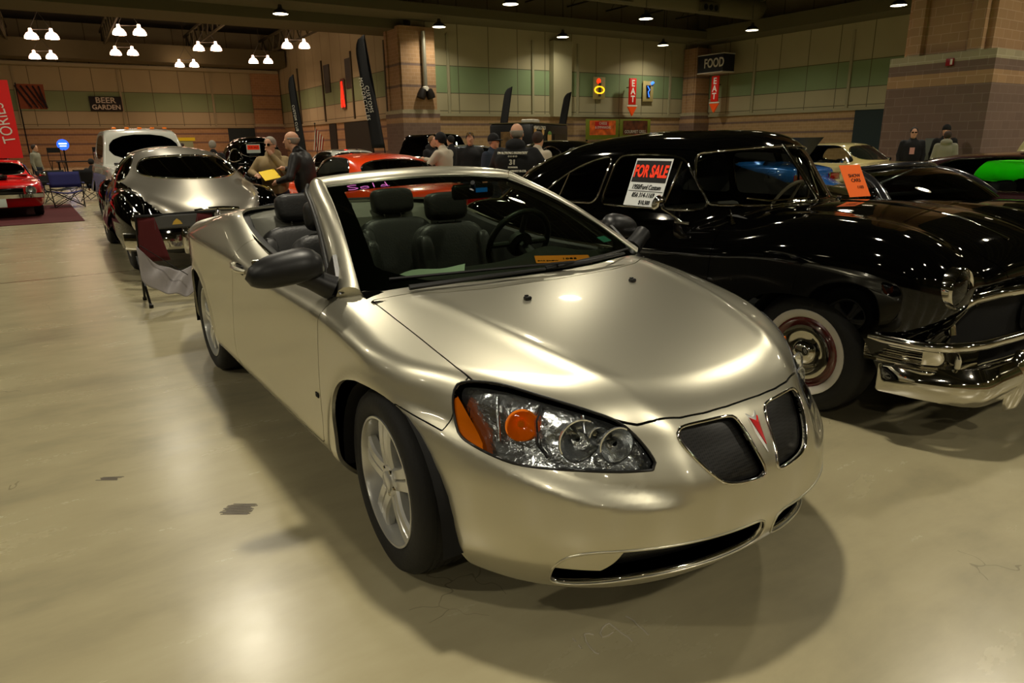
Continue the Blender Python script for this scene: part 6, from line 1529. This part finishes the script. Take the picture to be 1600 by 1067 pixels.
make_person('man in black knit cap and white jacket reaching to the orange car roof', (-8.55, 4.28), 205, h=1.74, lean=.12, top='white_jacket', top_m=M_WHC, hair=M_HAIRK, hat=('knit_cap', M_BLKC), fingers=True, res=.02, arms={'R': ((.18, .0, 1.24), (.42, .05, 1.30)), 'L': ((.20, .30, 1.18), (.46, .20, 1.22))})
make_person('man in dark coat with grey hood down, standing behind the orange car', (-11.3, 5.5), 15, h=1.72, top='coat', top_m=M_BLKC, hair=mat('fair_hair', (.48, .36, .24), rough=.8), hood=True)
make_person('dark haired man in black shirt in profile by the block column sign', (-12.9, 6.9), 200, h=1.74, top='shirt', top_m=M_BLKC, hair=M_HAIRK)
make_person('grey haired person in black behind the silver fastback roof', (-14.9, 1.85), 160, h=1.70, top='coat', top_m=M_BLKC, hair=M_HAIRG)
b1, bs, bh, bA = make_person('man in black coat with a badge on his chest near the big column', (-6.28, 15.6), -60, h=1.76, top='coat', top_m=M_BLKC, hair=M_HAIRK, glasses=True, bulk=1.2)
b = MB(); b.box((.19, 0, 1.15), (.006, .10, .15)); b.build('badge', mat('badge_pink', (.75, .55, .52), rough=.6), b1)
make_person('man in black knit cap standing against the big block column', (-5.75, 16.0), -70, h=1.80, top='coat', top_m=M_BLKC, hair=M_HAIRK, hat=('knit_cap', M_BLKC))
make_person('young person in pale grey hoodie with back turned near the big column', (-5.4, 15.3), 110, h=1.66, top='hoodie', top_m=M_GRYC, hair=M_HAIRB, hood=True)
make_person('person in pale shirt standing behind the red sports car', (-27.5, -1.35), 60, h=1.72, top='shirt', top_m=M_GRYC, hair=M_HAIRB, res=.035)
make_person('person in dark green jacket standing at the far table', (-28.5, 3.55), 100, h=1.70, top='jacket', top_m=mat('olive_cloth', (.12, .13, .08), rough=.9), hair=M_HAIRB, res=.035)
# ------------------------------------------------------------------ chairs, banners, signs, trailer, marks
M_BURG = mat('burgundy_canvas', (.30, .05, .07), rough=.85); M_GRYN = mat('grey_canvas', (.30, .30, .30), rough=.8); M_SATIN = mat('silver_satin', (.52, .50, .50), rough=.45, sheen=.5); M_TUBE = mat('dark_tube', (.06, .06, .06), rough=.4, metal=.6)
M_BLUEC = mat('blue_canvas', (.07, .08, .30), rough=.85); M_BCAN = mat('black_canvas', (.04, .04, .045), rough=.85)
def camp_chair(label, at, rz, back=M_BCAN, seat_m=M_BCAN, group=None):
    t = thing('folding_chair', label, 'chair', (at[0], at[1], 0), rz, group)
    for s in (-1, 1):
        b = MB(); b.tube([(.28, s * .33, 0), (-.28, s * .36, .44)], .011, 6); b.build('leg', M_TUBE, t)
        b = MB(); b.tube([(-.28, s * .33, 0), (.28, s * .36, .44)], .011, 6); b.build('leg', M_TUBE, t)
        b = MB(); b.tube([(-.26, s * .36, .40), (-.38, s * .36, .90)], .011, 6); b.build('back_post', M_TUBE, t)
        b = MB(); b.tube([(.26, s * .36, .42), (.26, s * .38, .62)], .010, 6); b.build('arm_post', M_TUBE, t)
        b = MB(); b.box((-.03, s * .39, .62), (.58, .06, .012), bev=.004); b.build('armrest', back, t)
    for sx in (-1, 1):
        b = MB(); b.tube([(sx * .28, -.33, .02), (sx * .28, .33, .42)], .009, 5); b.tube([(sx * .28, .33, .02), (sx * .28, -.33, .42)], .009, 5); b.build('cross_brace', M_TUBE, t)
    b = MB(); b.grid([[(-.27 + .54 * u, -.35 + .70 * v, .43 - .06 * math.sin(PI * v) - .02 * math.sin(PI * u)) for v in np.linspace(0, 1, 9)] for u in np.linspace(0, 1, 7)]); o = b.build('seat', seat_m, t, smooth=60); o.modifiers.new('thick', 'SOLIDIFY').thickness = .006
    b = MB(); b.grid([[(-.28 - .10 * u - .04 * math.sin(PI * v), -.355 + .71 * v, .50 + .40 * u) for v in np.linspace(0, 1, 9)] for u in np.linspace(0, 1, 5)]); o = b.build('backrest', back, t, smooth=60); o.modifiers.new('thick', 'SOLIDIFY').thickness = .006
    return t
# the burgundy chair behind the convertible, its satin seat cover sagging
cc = thing('folding_chair', 'burgundy and grey canvas folding chair with sagging silver satin cover', 'chair', (-5.45, -.60, 0), 0)
for s, x in ((-1, .22), (1, .22), (-1, -.22), (1, -.22)):
    b = MB(); b.tube([(x, s * .33, .0), (-x * .6, s * .35, .46)], .012, 6); b.lathe([(.02, 0), (.02, .03), (0, .03)], 10, TR(x, s * .33, 0)); b.build('leg', M_TUBE, cc)
for s in (-1, 1): b = MB(); b.tube([(.13, s * .35, .42), (.26, s * .34, .885)], .012, 6); b.build('back_post', M_TUBE, cc)
xb = lambda u: .16 + .10 * u
for nm, m, y0, y1 in (('side_panel', M_BURG, -.345, -.19), ('centre_panel', M_GRYN, -.19, .19), ('side_panel', M_BURG, .19, .345)):
    rows = []
    for u in np.linspace(0, 1, 9):
        a, c_ = (y0, y1); u = .70 + .30 * u if nm == 'centre_panel' else u
        if nm == 'side_panel': a, c_ = ((y0, y1 - .09 * (1 - u) * 0) if y0 < 0 else (y0, y1)); 
        a2, c2_ = a, c_
        if nm == 'side_panel' and y0 < 0: c2_ = c_ + .10 * (1 - u)
        if nm == 'side_panel' and y0 > 0: a2 = a - .10 * (1 - u)
        rows.append([(xb(u) + .02 * math.sin(PI * (v - -.345) / .69), v, .44 + .44 * u) for v in np.linspace(a2, c2_, 6)])
    b = MB(); b.grid(rows); o = b.build(nm, m, cc, smooth=60); o.modifiers.new('thick', 'SOLIDIFY').thickness = .006
b = MB(); b.tube([(.265, y, .885 + .004 * math.sin(8 * y)) for y in np.linspace(-.36, .36, 9)], .014, 6); b.build('top_hem', M_BCAN, cc)
b = MB(); b.prism([(-.045, 0), (.045, 0), (.03, .03), (.0, .055), (-.03, .03)], 0, .003, facing((.295, 0, .79), (0, 1, 0), (.1, 0, 1))); lab(b.build('logo', mat('logo_gold', (.75, .62, .25), rough=.6), cc), 'small gold peak shaped logo')
rows = []
for u in np.linspace(0, 1, 22):
    row = []
    for v in np.linspace(0, 1, 30):
        y = -.38 + .74 * v; sag = math.sin(PI * v) ** .8
        fold = .018 * math.sin(9 * v * PI + 3 * u) * (u) + .012 * math.sin(23 * v + 7 * u)
        z = .62 - .28 * sag - .34 * u * (1 - .3 * sag) + fold; x = .30 - .10 * math.sin(PI * v) + .10 * u * math.sin(PI * v) + fold * .8
        row.append((x, y, max(.07, z)))
    rows.append(row)
b = MB(); b.grid(rows); o = b.build('satin_cover', M_SATIN, cc, smooth=80); o.modifiers.new('thick', 'SOLIDIFY').thickness = .004
b = MB(); b.tube([(.31, .30, .60), (.33, .08, .30)], .006, 5); b.tube([(.31, -.35, .62), (.33, .02, .30)], .004, 5); b.build('strap', M_TUBE, cc)
# camp chairs at left
camp_chair('empty black mesh folding chair nearest the red carpet', (-21.5, -1.0), .4, group='black folding chairs in the aisle')
camp_chair('black folding chair facing the far table with a blue jacket over it', (-22.7, .78), 2.6, group='black folding chairs in the aisle')
camp_chair('dark blue canvas folding chair behind the red sports car corner', (-19.7, -.9), .0, back=M_BLUEC, seat_m=M_BLUEC)
make_person('person in black sitting in a folding chair in the left aisle', (-21.9, -.10), 150, h=1.66, top='jacket', top_m=M_BLKC, hair=M_HAIRK, seated=True, res=.03)
camp_chair('black folding chair under the seated person in black', (-21.85, -.10), math.radians(150))
b = MB(); b.box((0, 0, 0), (5.5, 3.4, .012), bev=.004); o = b.build('carpet', mat('red_carpet', (.28, .03, .04), rough=.95, bump=(80, .3)), loc=(-18.0, -2.55, .007)); tag(o, 'dark red carpet under the red sports car', 'carpet')
# far bar: tables, stools, round neon
def table(label, at, rz, L=2.4, W=.8, H=.95, m=M_BCAN):
    t = thing('table', label, 'table', (at[0], at[1], 0), rz); b = MB(); b.box((0, 0, H), (W, L, .04), bev=.01); b.build('tabletop', m, t)
    for sx in (-1, 1):
        for sy in (-1, 1): b = MB(); b.box((sx * (W / 2 - .06), sy * (L / 2 - .08), H / 2), (.05, .05, H)); b.build('leg', M_TUBE, t)
table('long black table in the left aisle before the beer garden wall', (-33.0, .6), 0); table('black table with a pale poster board behind it', (-30.5, 3.0), 0, L=2.0)
def stool(label, at):
    t = thing('director_chair', label, 'chair', (at[0], at[1], 0), .3, 'tall director chairs by the far table')
    for sx in (-1, 1):
        for sy in (-1, 1): b = MB(); b.tube([(sx * .22, sy * .26, 0), (-sx * .18, sy * .26, .95)], .016, 5); b.build('leg', M_TUBE, t)
    b = MB(); b.box((0, 0, .95), (.42, .50, .03)); b.build('seat', M_BCAN, t); b = MB(); b.box((-.2, 0, 1.42), (.03, .54, .22)); b.tube([(-.2, -.26, .95), (-.2, -.26, 1.5)], .016, 5); b.tube([(-.2, .26, .95), (-.2, .26, 1.5)], .016, 5); b.build('backrest', M_BCAN, t)
stool('tall black director chair left of the round blue neon sign', (-36.4, -.45)); stool('tall black director chair right of the round blue neon sign', (-36.4, 1.35)); stool('tall black director chair at the end nearest the truck', (-36.4, 2.3))
ng = thing('neon_sign', 'round blue and white neon sign above the far table', 'sign', (-37.8, -.05, 1.66)); b = MB(); b.lathe([(0, -.04), (.22, -.04), (.25, 0), (.22, .04), (0, .04)], 24, AX('x')); b.build('disc', mat('neon_blue', (.05, .15, .6), emit=(.15, .35, 1), estr=2.2), ng)
b = MB(); b.box((.05, 0, .05), (.02, .32, .05)); b.box((.05, 0, -.06), (.02, .26, .04)); b.build('white_bars', mat('neon_white', (1, 1, 1), emit=(.9, .95, 1), estr=3), ng); b = MB(); b.tube([(0, 0, -.2), (0, 0, -1.66)], .03, 6); b.build('stand', M_TUBE, ng)
# poster board and yellow banner
pb = thing('poster_board', 'pale poster board with a yellow header strip behind the far table', 'board', (-31.6, 3.7, 0)); b = MB(); b.box((0, 0, 1.25), (.05, 1.7, 1.2)); b.build('panel', mat('board_pale', (.58, .54, .40), rough=.8), pb); b = MB(); b.box((.03, .2, 1.80), (.03, 1.5, .14)); b.build('yellow_header', mat('header_yellow', (.90, .72, .08), rough=.6), pb); b = MB(); b.box((.04, -.2, 1.25), (.02, .5, .5)); b.build('blue_picture', M_BLUEC, pb); b = MB(); b.tube([(0, -.8, 0), (0, -.8, .7)], .03, 5); b.tube([(0, .8, 0), (0, .8, .7)], .03, 5); b.build('stand', M_TUBE, pb)
# ---- banners
M_WTX = mat('banner_white', (.82, .80, .74), rough=.7)
rb_ = thing('banner', 'tall red vertical banner with white lettering at the left edge', 'banner', (-22.6, -2.1, 0)); b = MB(); b.box((0, 0, 2.3), (.04, .80, 2.1)); b.build('cloth', mat('banner_red', (.80, .07, .05), rough=.7), rb_); b = MB(); b.tube([(-.05, -.46, 0), (-.05, -.46, 3.6)], .02, 6); b.build('pole', M_TUBE, rb_)
letters('lettering', 'TORIES', .42, M_WTX, rb_, facing((.03, .12, 2.2), (0, -.12, 1), (0, -1, -.12)), sx=.8)
fl = thing('flag', 'orange and dark diagonal striped flag hanging by the red banner', 'flag', (-40.0, -.85, 3.6)); 
b = MB(); b.grid([[(.05 * math.sin(3 * v + 2 * u), -.55 + 1.1 * v, .9 - 1.15 * u) for v in np.linspace(0, 1, 8)] for u in np.linspace(0, 1, 8)]); b.build('cloth', mat('flag_orange', (.52, .22, .08), rough=.8), fl)
for i in range(5): b = MB(); b.tube([(.09, -.5 + .24 * i - .12, .82), (.09, min(.55, -.5 + .24 * i + .42), -.2)], .035, 4); b.build('dark_stripe', mat('flag_dark', (.16, .05, .05), rough=.8), fl)
b = MB(); b.tube([(0, -.56, .95), (0, -.56, -3.6)], .03, 5); b.build('pole', M_TUBE, fl)
def feather(label, at, base, h, w, lean, txt=None, rz=0, text_sz=.3, curve=.18):
    t = thing('feather_banner', label, 'banner', (at[0], at[1], 0), rz); rows = []
    for u in np.linspace(0, 1, 26):
        z = base + (h - base) * u; wd = w * (1 - .15 * u) * (math.sqrt(max(0, 1 - max(0, u - .8) ** 2 / .04)) if u > .8 else 1); x0 = lean * u + curve * max(0, u - .7) ** 2
        rows.append([(.02 * math.sin(6 * u + 4 * v), -(x0 - w / 2 + wd * v) + 0, z) for v in np.linspace(0, 1, 5)])
    b = MB(); b.grid(rows); o = b.build('cloth', M_BCAN, t, smooth=60); o.modifiers.new('thick', 'SOLIDIFY').thickness = .01
    b = MB(); b.tube([(0, w / 2, 0), (0, w / 2, base), (0, w / 2 - lean, h)], .018, 6); b.build('pole', M_TUBE, t)
    b = MB(); b.tube([(-.4, w / 2, .02), (.4, w / 2, .02)], .02, 6); b.tube([(0, w / 2 - .4, .02), (0, w / 2 + .4, .02)], .02, 6); b.build('foot', M_TUBE, t)
    if txt:
        for k_, (line, off) in enumerate(txt):
            letters('lettering', line, text_sz, M_WTX, t, facing((.05, -off - lean * .5, (h + base) / 2 - .2), (0, lean * .32, -1), (0, 1, lean * .32)), sx=1.0, space=1.15)
    return t
feather('tall black feather banner with white vertical lettering beside the block column', (-20, 8.15), 1.35, 4.85, .42, .42, [('CUSTOMS', -.02), ('MOTORCYCLES', .13)], rz=-.5, text_sz=.17)
feather('slim black banner with white lettering by the inner wall corner', (-30, 8.85), 1.2, 4.5, .36, .25, [('CUSTOM CLUB', .03)], rz=-.6, text_sz=.15)
feather('small dark feather flag standing left above the food trailer', (-29.5, 19.6), 2.0, 4.25, .42, -.35, rz=-.8); feather('small dark feather flag standing at the right end of the food trailer', (-29.0, 23.2), 2.0, 4.05, .42, -.35, rz=-.8)
us = thing('flag', 'striped red and white flag on a pole with a round finial', 'flag', (-33.0, 10.6, 0)); b = MB(); b.tube([(0, 0, 0), (0, 0, 2.45)], .02, 6); b.lathe([(0, .06), (.05, 0), (0, -.06)], 10, TR(0, 0, 2.5)); b.build('pole', M_TUBE, us)
for i in range(8): b = MB(); b.tube([(0, .02 + .055 * i, 2.3 - .07 * i), (0, -.15 + .06 * i, 1.2)], .022, 4); b.build('red_stripe' if i % 2 else 'white_stripe', mat('flag_red', (.55, .10, .10), rough=.8) if i % 2 else M_WTX, us)
# ---- signs on walls (room axes)
def sign(name, label, X, Y, z, w, h, axis, m, cat='sign', d=.06):
    x, y = rw(X, Y); t = thing(name, label, cat, (x, y, z), RA + (0 if axis == 'x' else -PI / 2)); b = MB(); b.box((0, 0, 0), (d, w, h), bev=.01); b.build('board', m, t); return t
def stext(t, txt, sz, m, y=0, z=0, sx=1, off=.034, nm='lettering', **k): return letters(nm, txt, sz, m, t, facing((off, y, z), (0, 1, 0), (0, 0, 1)), sx=sx, **k)
t = sign('wall_sign', 'black beer garden sign with pale letters on the far wall', XA + .12, 2.4, 4.98, 2.35, 1.15, 'x', mat('sign_dark', (.07, .06, .07), rough=.6)); stext(t, 'BEER', .62, M_WTX, z=.26, sx=1.1, bold=.012); stext(t, 'GARDEN', .52, M_WTX, z=-.28, sx=1.0, bold=.012)
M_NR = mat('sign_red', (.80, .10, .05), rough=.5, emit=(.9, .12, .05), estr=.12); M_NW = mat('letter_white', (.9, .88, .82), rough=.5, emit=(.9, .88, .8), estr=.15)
def eat(label, X, Y, z, axis):
    t = sign('arrow_sign', label, X, Y, z, .62, 1.75, axis, M_NR, d=.12)
    for ch, dz in (('E', .52), ('A', 0), ('T', -.52)): stext(t, ch, .60, M_NW, z=dz, off=.065, bold=.015)
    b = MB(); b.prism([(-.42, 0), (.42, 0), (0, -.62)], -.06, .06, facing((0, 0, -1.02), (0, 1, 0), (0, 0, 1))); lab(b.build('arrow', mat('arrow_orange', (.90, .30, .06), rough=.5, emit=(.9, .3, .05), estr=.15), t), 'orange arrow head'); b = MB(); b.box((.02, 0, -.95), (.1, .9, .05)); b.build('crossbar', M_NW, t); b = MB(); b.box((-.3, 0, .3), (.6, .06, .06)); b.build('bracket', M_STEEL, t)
eat('red eat sign with arrow between the two lit pictures on the rear wall', XC + .75, 33.25, 4.75, 'x'); eat('red eat sign with arrow hanging below the food banner at the corner', -34.2, YD - 1.0, 4.95, 'y')
t = sign('food_banner', 'dark box banner reading food hung near the hall corner', -34.0, YD - 1.3, 6.6, 2.3, 1.15, 'y', mat('banner_slate', (.10, .10, .13), rough=.6), cat='banner', d=1.2); stext(t, 'FOOD', .85, M_WTX, y=.35, off=.61, sx=.75, bold=.02); b = MB(); b.box((.0, 0, -.60), (1.25, 2.35, .06)); b.box((0, 0, .60), (1.25, 2.35, .06)); b.build('frame', M_WTX, t); b = MB(); b.tube([(0, -.8, .6), (0, -.8, 3.6)], .01, 4); b.tube([(0, .8, .6), (0, .8, 3.6)], .01, 4); b.build('hanging_wire', M_STEEL, t)
t = sign('lit_picture', 'cream lit picture with yellow and red neon shapes on the rear wall', XC + .15, 30.7, 4.95, 1.05, 1.45, 'x', mat('picture_cream', (.72, .66, .44), rough=.6), cat='picture')
b = MB(); b.tube([(.06, .42 * math.cos(a), -.12 + .22 * math.sin(a)) for a in np.linspace(0, 2 * PI, 20)], .045, 5); b.build('neon_ring', mat('neon_yellow', (1, .7, .1), emit=(1, .75, .1), estr=2), t); b = MB(); b.lathe([(0, .02), (.18, 0), (0, -.02)], 14, TR(.06, -.08, .45) @ AX('x')); b.build('neon_red', mat('neon_red', (1, .2, .05), emit=(1, .2, .05), estr=1.6), t); b = MB(); b.box((.06, .02, -.1), (.03, .22, .9)); b.build('pale_figure', mat('figure_dark', (.25, .24, .2), rough=.6), t)
t = sign('lit_picture', 'cream lit picture with a blue glowing glass on the rear wall', XC + .15, 35.3, 4.85, 1.0, 1.40, 'x', MATS['picture_cream'], cat='picture')
b = MB(); b.prism([(-.14, -.45), (.14, -.45), (.22, .40), (-.22, .40)], 0, .04, facing((.04, -.02, 0), (0, 1, 0), (0, 0, 1))); b.build('glass_shape', mat('dark_glass_shape', (.05, .06, .12), rough=.4), t); b = MB(); b.tube([(.09, -.12, .35), (.09, .08, .10), (.09, -.05, -.05), (.09, .05, -.40)], .035, 5); b.tube([(.09, .25, .52), (.09, .42, .62)], .09, 6); b.build('neon_blue_tube', mat('neon_cyan', (.2, .4, 1), emit=(.2, .45, 1), estr=2.5), t)
t = sign('neon_sign', 'narrow red neon sign shaped like a letter A on the inner wall', -48.9, YB - .1, 5.0, .75, 2.1, 'y', mat('neon_back', (.45, .30, .25), rough=.7)); b = MB(); b.tube([(.06, .26, -.9), (.06, .0, .8), (.06, -.26, -.9)], .07, 5); b.tube([(.06, .2, -.35), (.06, -.2, -.35)], .07, 5); b.build('neon_tube', mat('neon_hot_red', (1, .1, .05), emit=(1, .10, .04), estr=3.5), t)
M_PANG = mat('panel_green', (.42, .46, .10), rough=.6)
t = sign('menu_board', 'green framed board with red and orange corn dog artwork', XC + 1.2, 30.2, 2.2, 2.9, 1.35, 'x', M_PANG); b = MB(); b.box((.04, 0, .1), (.02, 2.3, .95)); b.build('picture', mat('pic_orange', (.85, .38, .12), rough=.6, noise=(2.2, .5)), t); b = MB(); b.box((.055, -.1, .25), (.02, 1.2, .5)); b.build('red_field', mat('pic_red', (.75, .08, .05), rough=.6), t); stext(t, 'CHEESE\n& EMPANADAS', .26, M_WTX, z=.25, off=.07, sx=.8)
t = sign('menu_board', 'green framed board reading gourmet grill below a brown picture', XC + 1.2, 33.2, 2.2, 2.9, 1.35, 'x', M_PANG); b = MB(); b.box((.04, 0, .1), (.02, 2.3, .95)); b.build('picture', mat('pic_brown', (.35, .18, .08), rough=.6, noise=(2.5, .7)), t); stext(t, 'GOURMET GRILL', .30, M_WTX, z=-.18, off=.06, sx=.9)
for o in [c for c in COL.objects if c.name.startswith('menu_board')]: b = MB(); b.box((-.1, -1.3, -1.5), (.1, .1, 1.7)); b.box((-.1, 1.3, -1.5), (.1, .1, 1.7)); b.box((-.02, 0, -1.4), (.06, 2.8, 1.2)); b.build('stand', MATS['sign_dark'], o)
t = sign('paper_sign', 'wide white paper notice on the rear block column', XC + .94, YB + .1, 1.75, 1.25, .42, 'x', M_WHP); stext(t, 'CAR CORRAL INFO', .13, M_INK, off=.034)
t = sign('paper_sign', 'pale placard with red lettering left of the rear block column', XC + 4.5, YB - 1.2, 1.55, .62, .75, 'x', M_WHP); stext(t, 'CARS\nFOR\nSALE', .17, M_NR, off=.034); b = MB(); b.tube([(0, 0, -.3), (0, 0, -1.55)], .03, 5); b.build('post', M_TUBE, t)
# pipe light hanging on the column
x, y = rw(XC + .93, YB + .3); t = thing('pipe_spotlight', 'vertical grey pipe with two dark spotlights mounted on the block column', 'light', (x, y, 4.0)); b = MB(); b.tube([(0, 0, .5), (0, 0, 3.6)], .13, 10); b.build('pipe', mat('galvanised', (.62, .61, .55), rough=.4, metal=.6), t)
for s in (-1, 1): b = MB(); b.lathe([(0, .3), (.20, .25), (.26, -.1), (.24, -.28), (0, -.24)], 16, TR(.05, s * .26, .25) @ Matrix.Rotation(s * .35, 4, 'X')); b.build('spotlight', mat('spot_dark', (.10, .07, .05), rough=.5), t, smooth=50)
b = MB(); b.lathe([(0, .1), (.2, .0), (.22, -.2), (.1, -.25)], 12, TR(0, 0, .6)); b.build('junction_cap', M_WTX, t, smooth=50)
x, y = rw(-6.7, 16.27); t = thing('fire_alarm', 'small red alarm box high on the near block column', 'alarm', (x, y, 3.13), RA); b = MB(); b.box((0, 0, 0), (.16, .08, .16), bev=.01); b.build('case', mat('alarm_red', (.55, .05, .08), rough=.4), t); b = MB(); b.box((.05, -.05, 0), (.04, .02, .12)); b.build('strobe', M_WTX, t)
x, y = rw(-6.75, 16.235); t = thing('electric_box', 'pale grey utility cabinet low on the near block column', 'box', (x, y, 1.05), RA); b = MB(); b.box((0, 0, 0), (.40, .12, .75), bev=.01); b.build('cabinet', mat('cabinet_grey', (.36, .38, .34), rough=.5), t)
# ---- food trailer
t = thing('food_trailer', 'long black food trailer with pictures of wraps on its side', 'trailer', (-25.0, 18.2, 0), math.radians(35))
b = MB(); b.box((0, 0, 1.32), (2.0, 5.6, 1.85), bev=.10); b.build('body', mat('trailer_black', (.05, .045, .04), rough=.35), t, smooth=40)
b = MB(); b.box((1.02, 1.3, 1.45), (.03, 1.9, .7)); b.build('serving_window', mat('window_dim', (.12, .11, .08), rough=.3), t); b = MB(); b.box((0, 0, 2.26), (2.02, 5.62, .04)); b.build('roof_edge', mat('roof_edge', (.45, .42, .30), rough=.4, metal=.5), t)
for (y_, z_, r_, nm) in ((-.45, 1.55, .42, 'large_wrap'), (.15, 1.15, .26, 'small_wrap')):
    b = MB(); b.lathe([(0, -.6 * r_ / .42), (r_ * .5, -.55 * r_ / .42), (r_ * .75, .1), (r_ * .7, .25), (0, .25)], 16, TR(1.04, y_, z_) @ Matrix.Diagonal((.08, 1, 1, 1))); o = b.build(nm, mat('tortilla', (.70, .55, .32), rough=.7), t, smooth=50)
    b = MB(); b.lathe([(0, .12), (r_ * .6, .06), (r_ * .72, -.04), (0, -.06)], 14, TR(1.05, y_, z_ + .27) @ Matrix.Diagonal((.10, 1, 1, 1))); b.build('lettuce', mat('lettuce', (.30, .45, .15), rough=.7), o, smooth=50)
for i in range(3): b = MB(); b.lathe([(0, -.01), (.16, -.01), (.16, .01), (0, .01)], 14, TR(1.03, -2.5 + (i % 2) * 1.1, 1.9 - .55 * (i // 2)) @ AX('x')); b.build('round_picture', MATS['tortilla'], t)
b = MB(); b.box((.0, -2.82, 1.4), (.9, .03, 1.0)); b.build('end_picture', mat('pic_wrap', (.40, .30, .16), rough=.6, noise=(4, .6)), t)
for y_ in (-.7, .7):
    for s in (-1, 1): b = MB(); b.lathe([(.36, -.1), (.36, .1), (.2, .12), (0, .12)], 20, TR(s * .95, y_, .36) @ AX('x')); b.build('wheel', M_RUB, t)
b = MB(); b.box((-.1, .2, 2.38), (.6, 1.0, .2), bev=.05); b.build('roof_unit', M_WTX, t)
letters('lettering', 'WRAPS & GYROS', .22, M_WTX, t, facing((1.04, -1.9, 2.05), (0, 1, 0), (0, 0, 1)))
# ---- marks on the floor
M_SCUF = mat('scuff_dark', (.33, .30, .25), rough=.5); M_CHALK = mat('chalk', (.66, .63, .55), rough=.9)
random.seed(3)
def scuff(cx, cy, w, d_, n, label):
    b = MB(); a = math.radians(55.5)
    for i in range(n):
        t = (i / (n - 1) - .5) * d_; off = random.uniform(-.01, .01); b.box((cx - math.sin(a) * t + math.cos(a) * off, cy + math.cos(a) * t + math.sin(a) * off, .0006), (w + random.uniform(-.02, .02), d_ / n * .9, .0006), rz=a + random.uniform(-.06, .06))
    tag(b.build('floor_scuff', M_SCUF), label, 'floor mark', kind=None)
scuff(-.75, -1.20, .115, .085, 13, 'dark square scuff mark on the floor left of the front wheel')
scuff(-1.41, -1.63, .085, .03, 5, 'smaller dark scuff further left on the floor')
ck = thing('chalk_number', 'faint white chalk number scrawled on the floor in front of the convertible', 'floor mark', (.78, -.42, 0))
for st in [[(0.705, -0.544), (0.722, -0.545)], [(0.738, -0.548), (0.756, -0.551)], [(0.711, -0.502), (0.739, -0.518), (0.767, -0.526), (0.793, -0.528), (0.804, -0.522)], [(0.711, -0.502), (0.717, -0.488), (0.731, -0.479)], [(0.758, -0.422), (0.761, -0.447), (0.756, -0.464), (0.739, -0.459), (0.724, -0.438), (0.718, -0.416), (0.72, -0.403)], [(0.72, -0.403), (0.75, -0.403), (0.779, -0.403), (0.803, -0.399), (0.823, -0.401)], [(0.726, -0.336), (0.741, -0.332), (0.757, -0.331), (0.776, -0.335), (0.799, -0.335), (0.832, -0.34)]]:
    b = MB(); b.tube([(x - .78, y + .42, .0005) for x, y in st], .0028, 5); b.build('stroke', M_CHALK, ck)
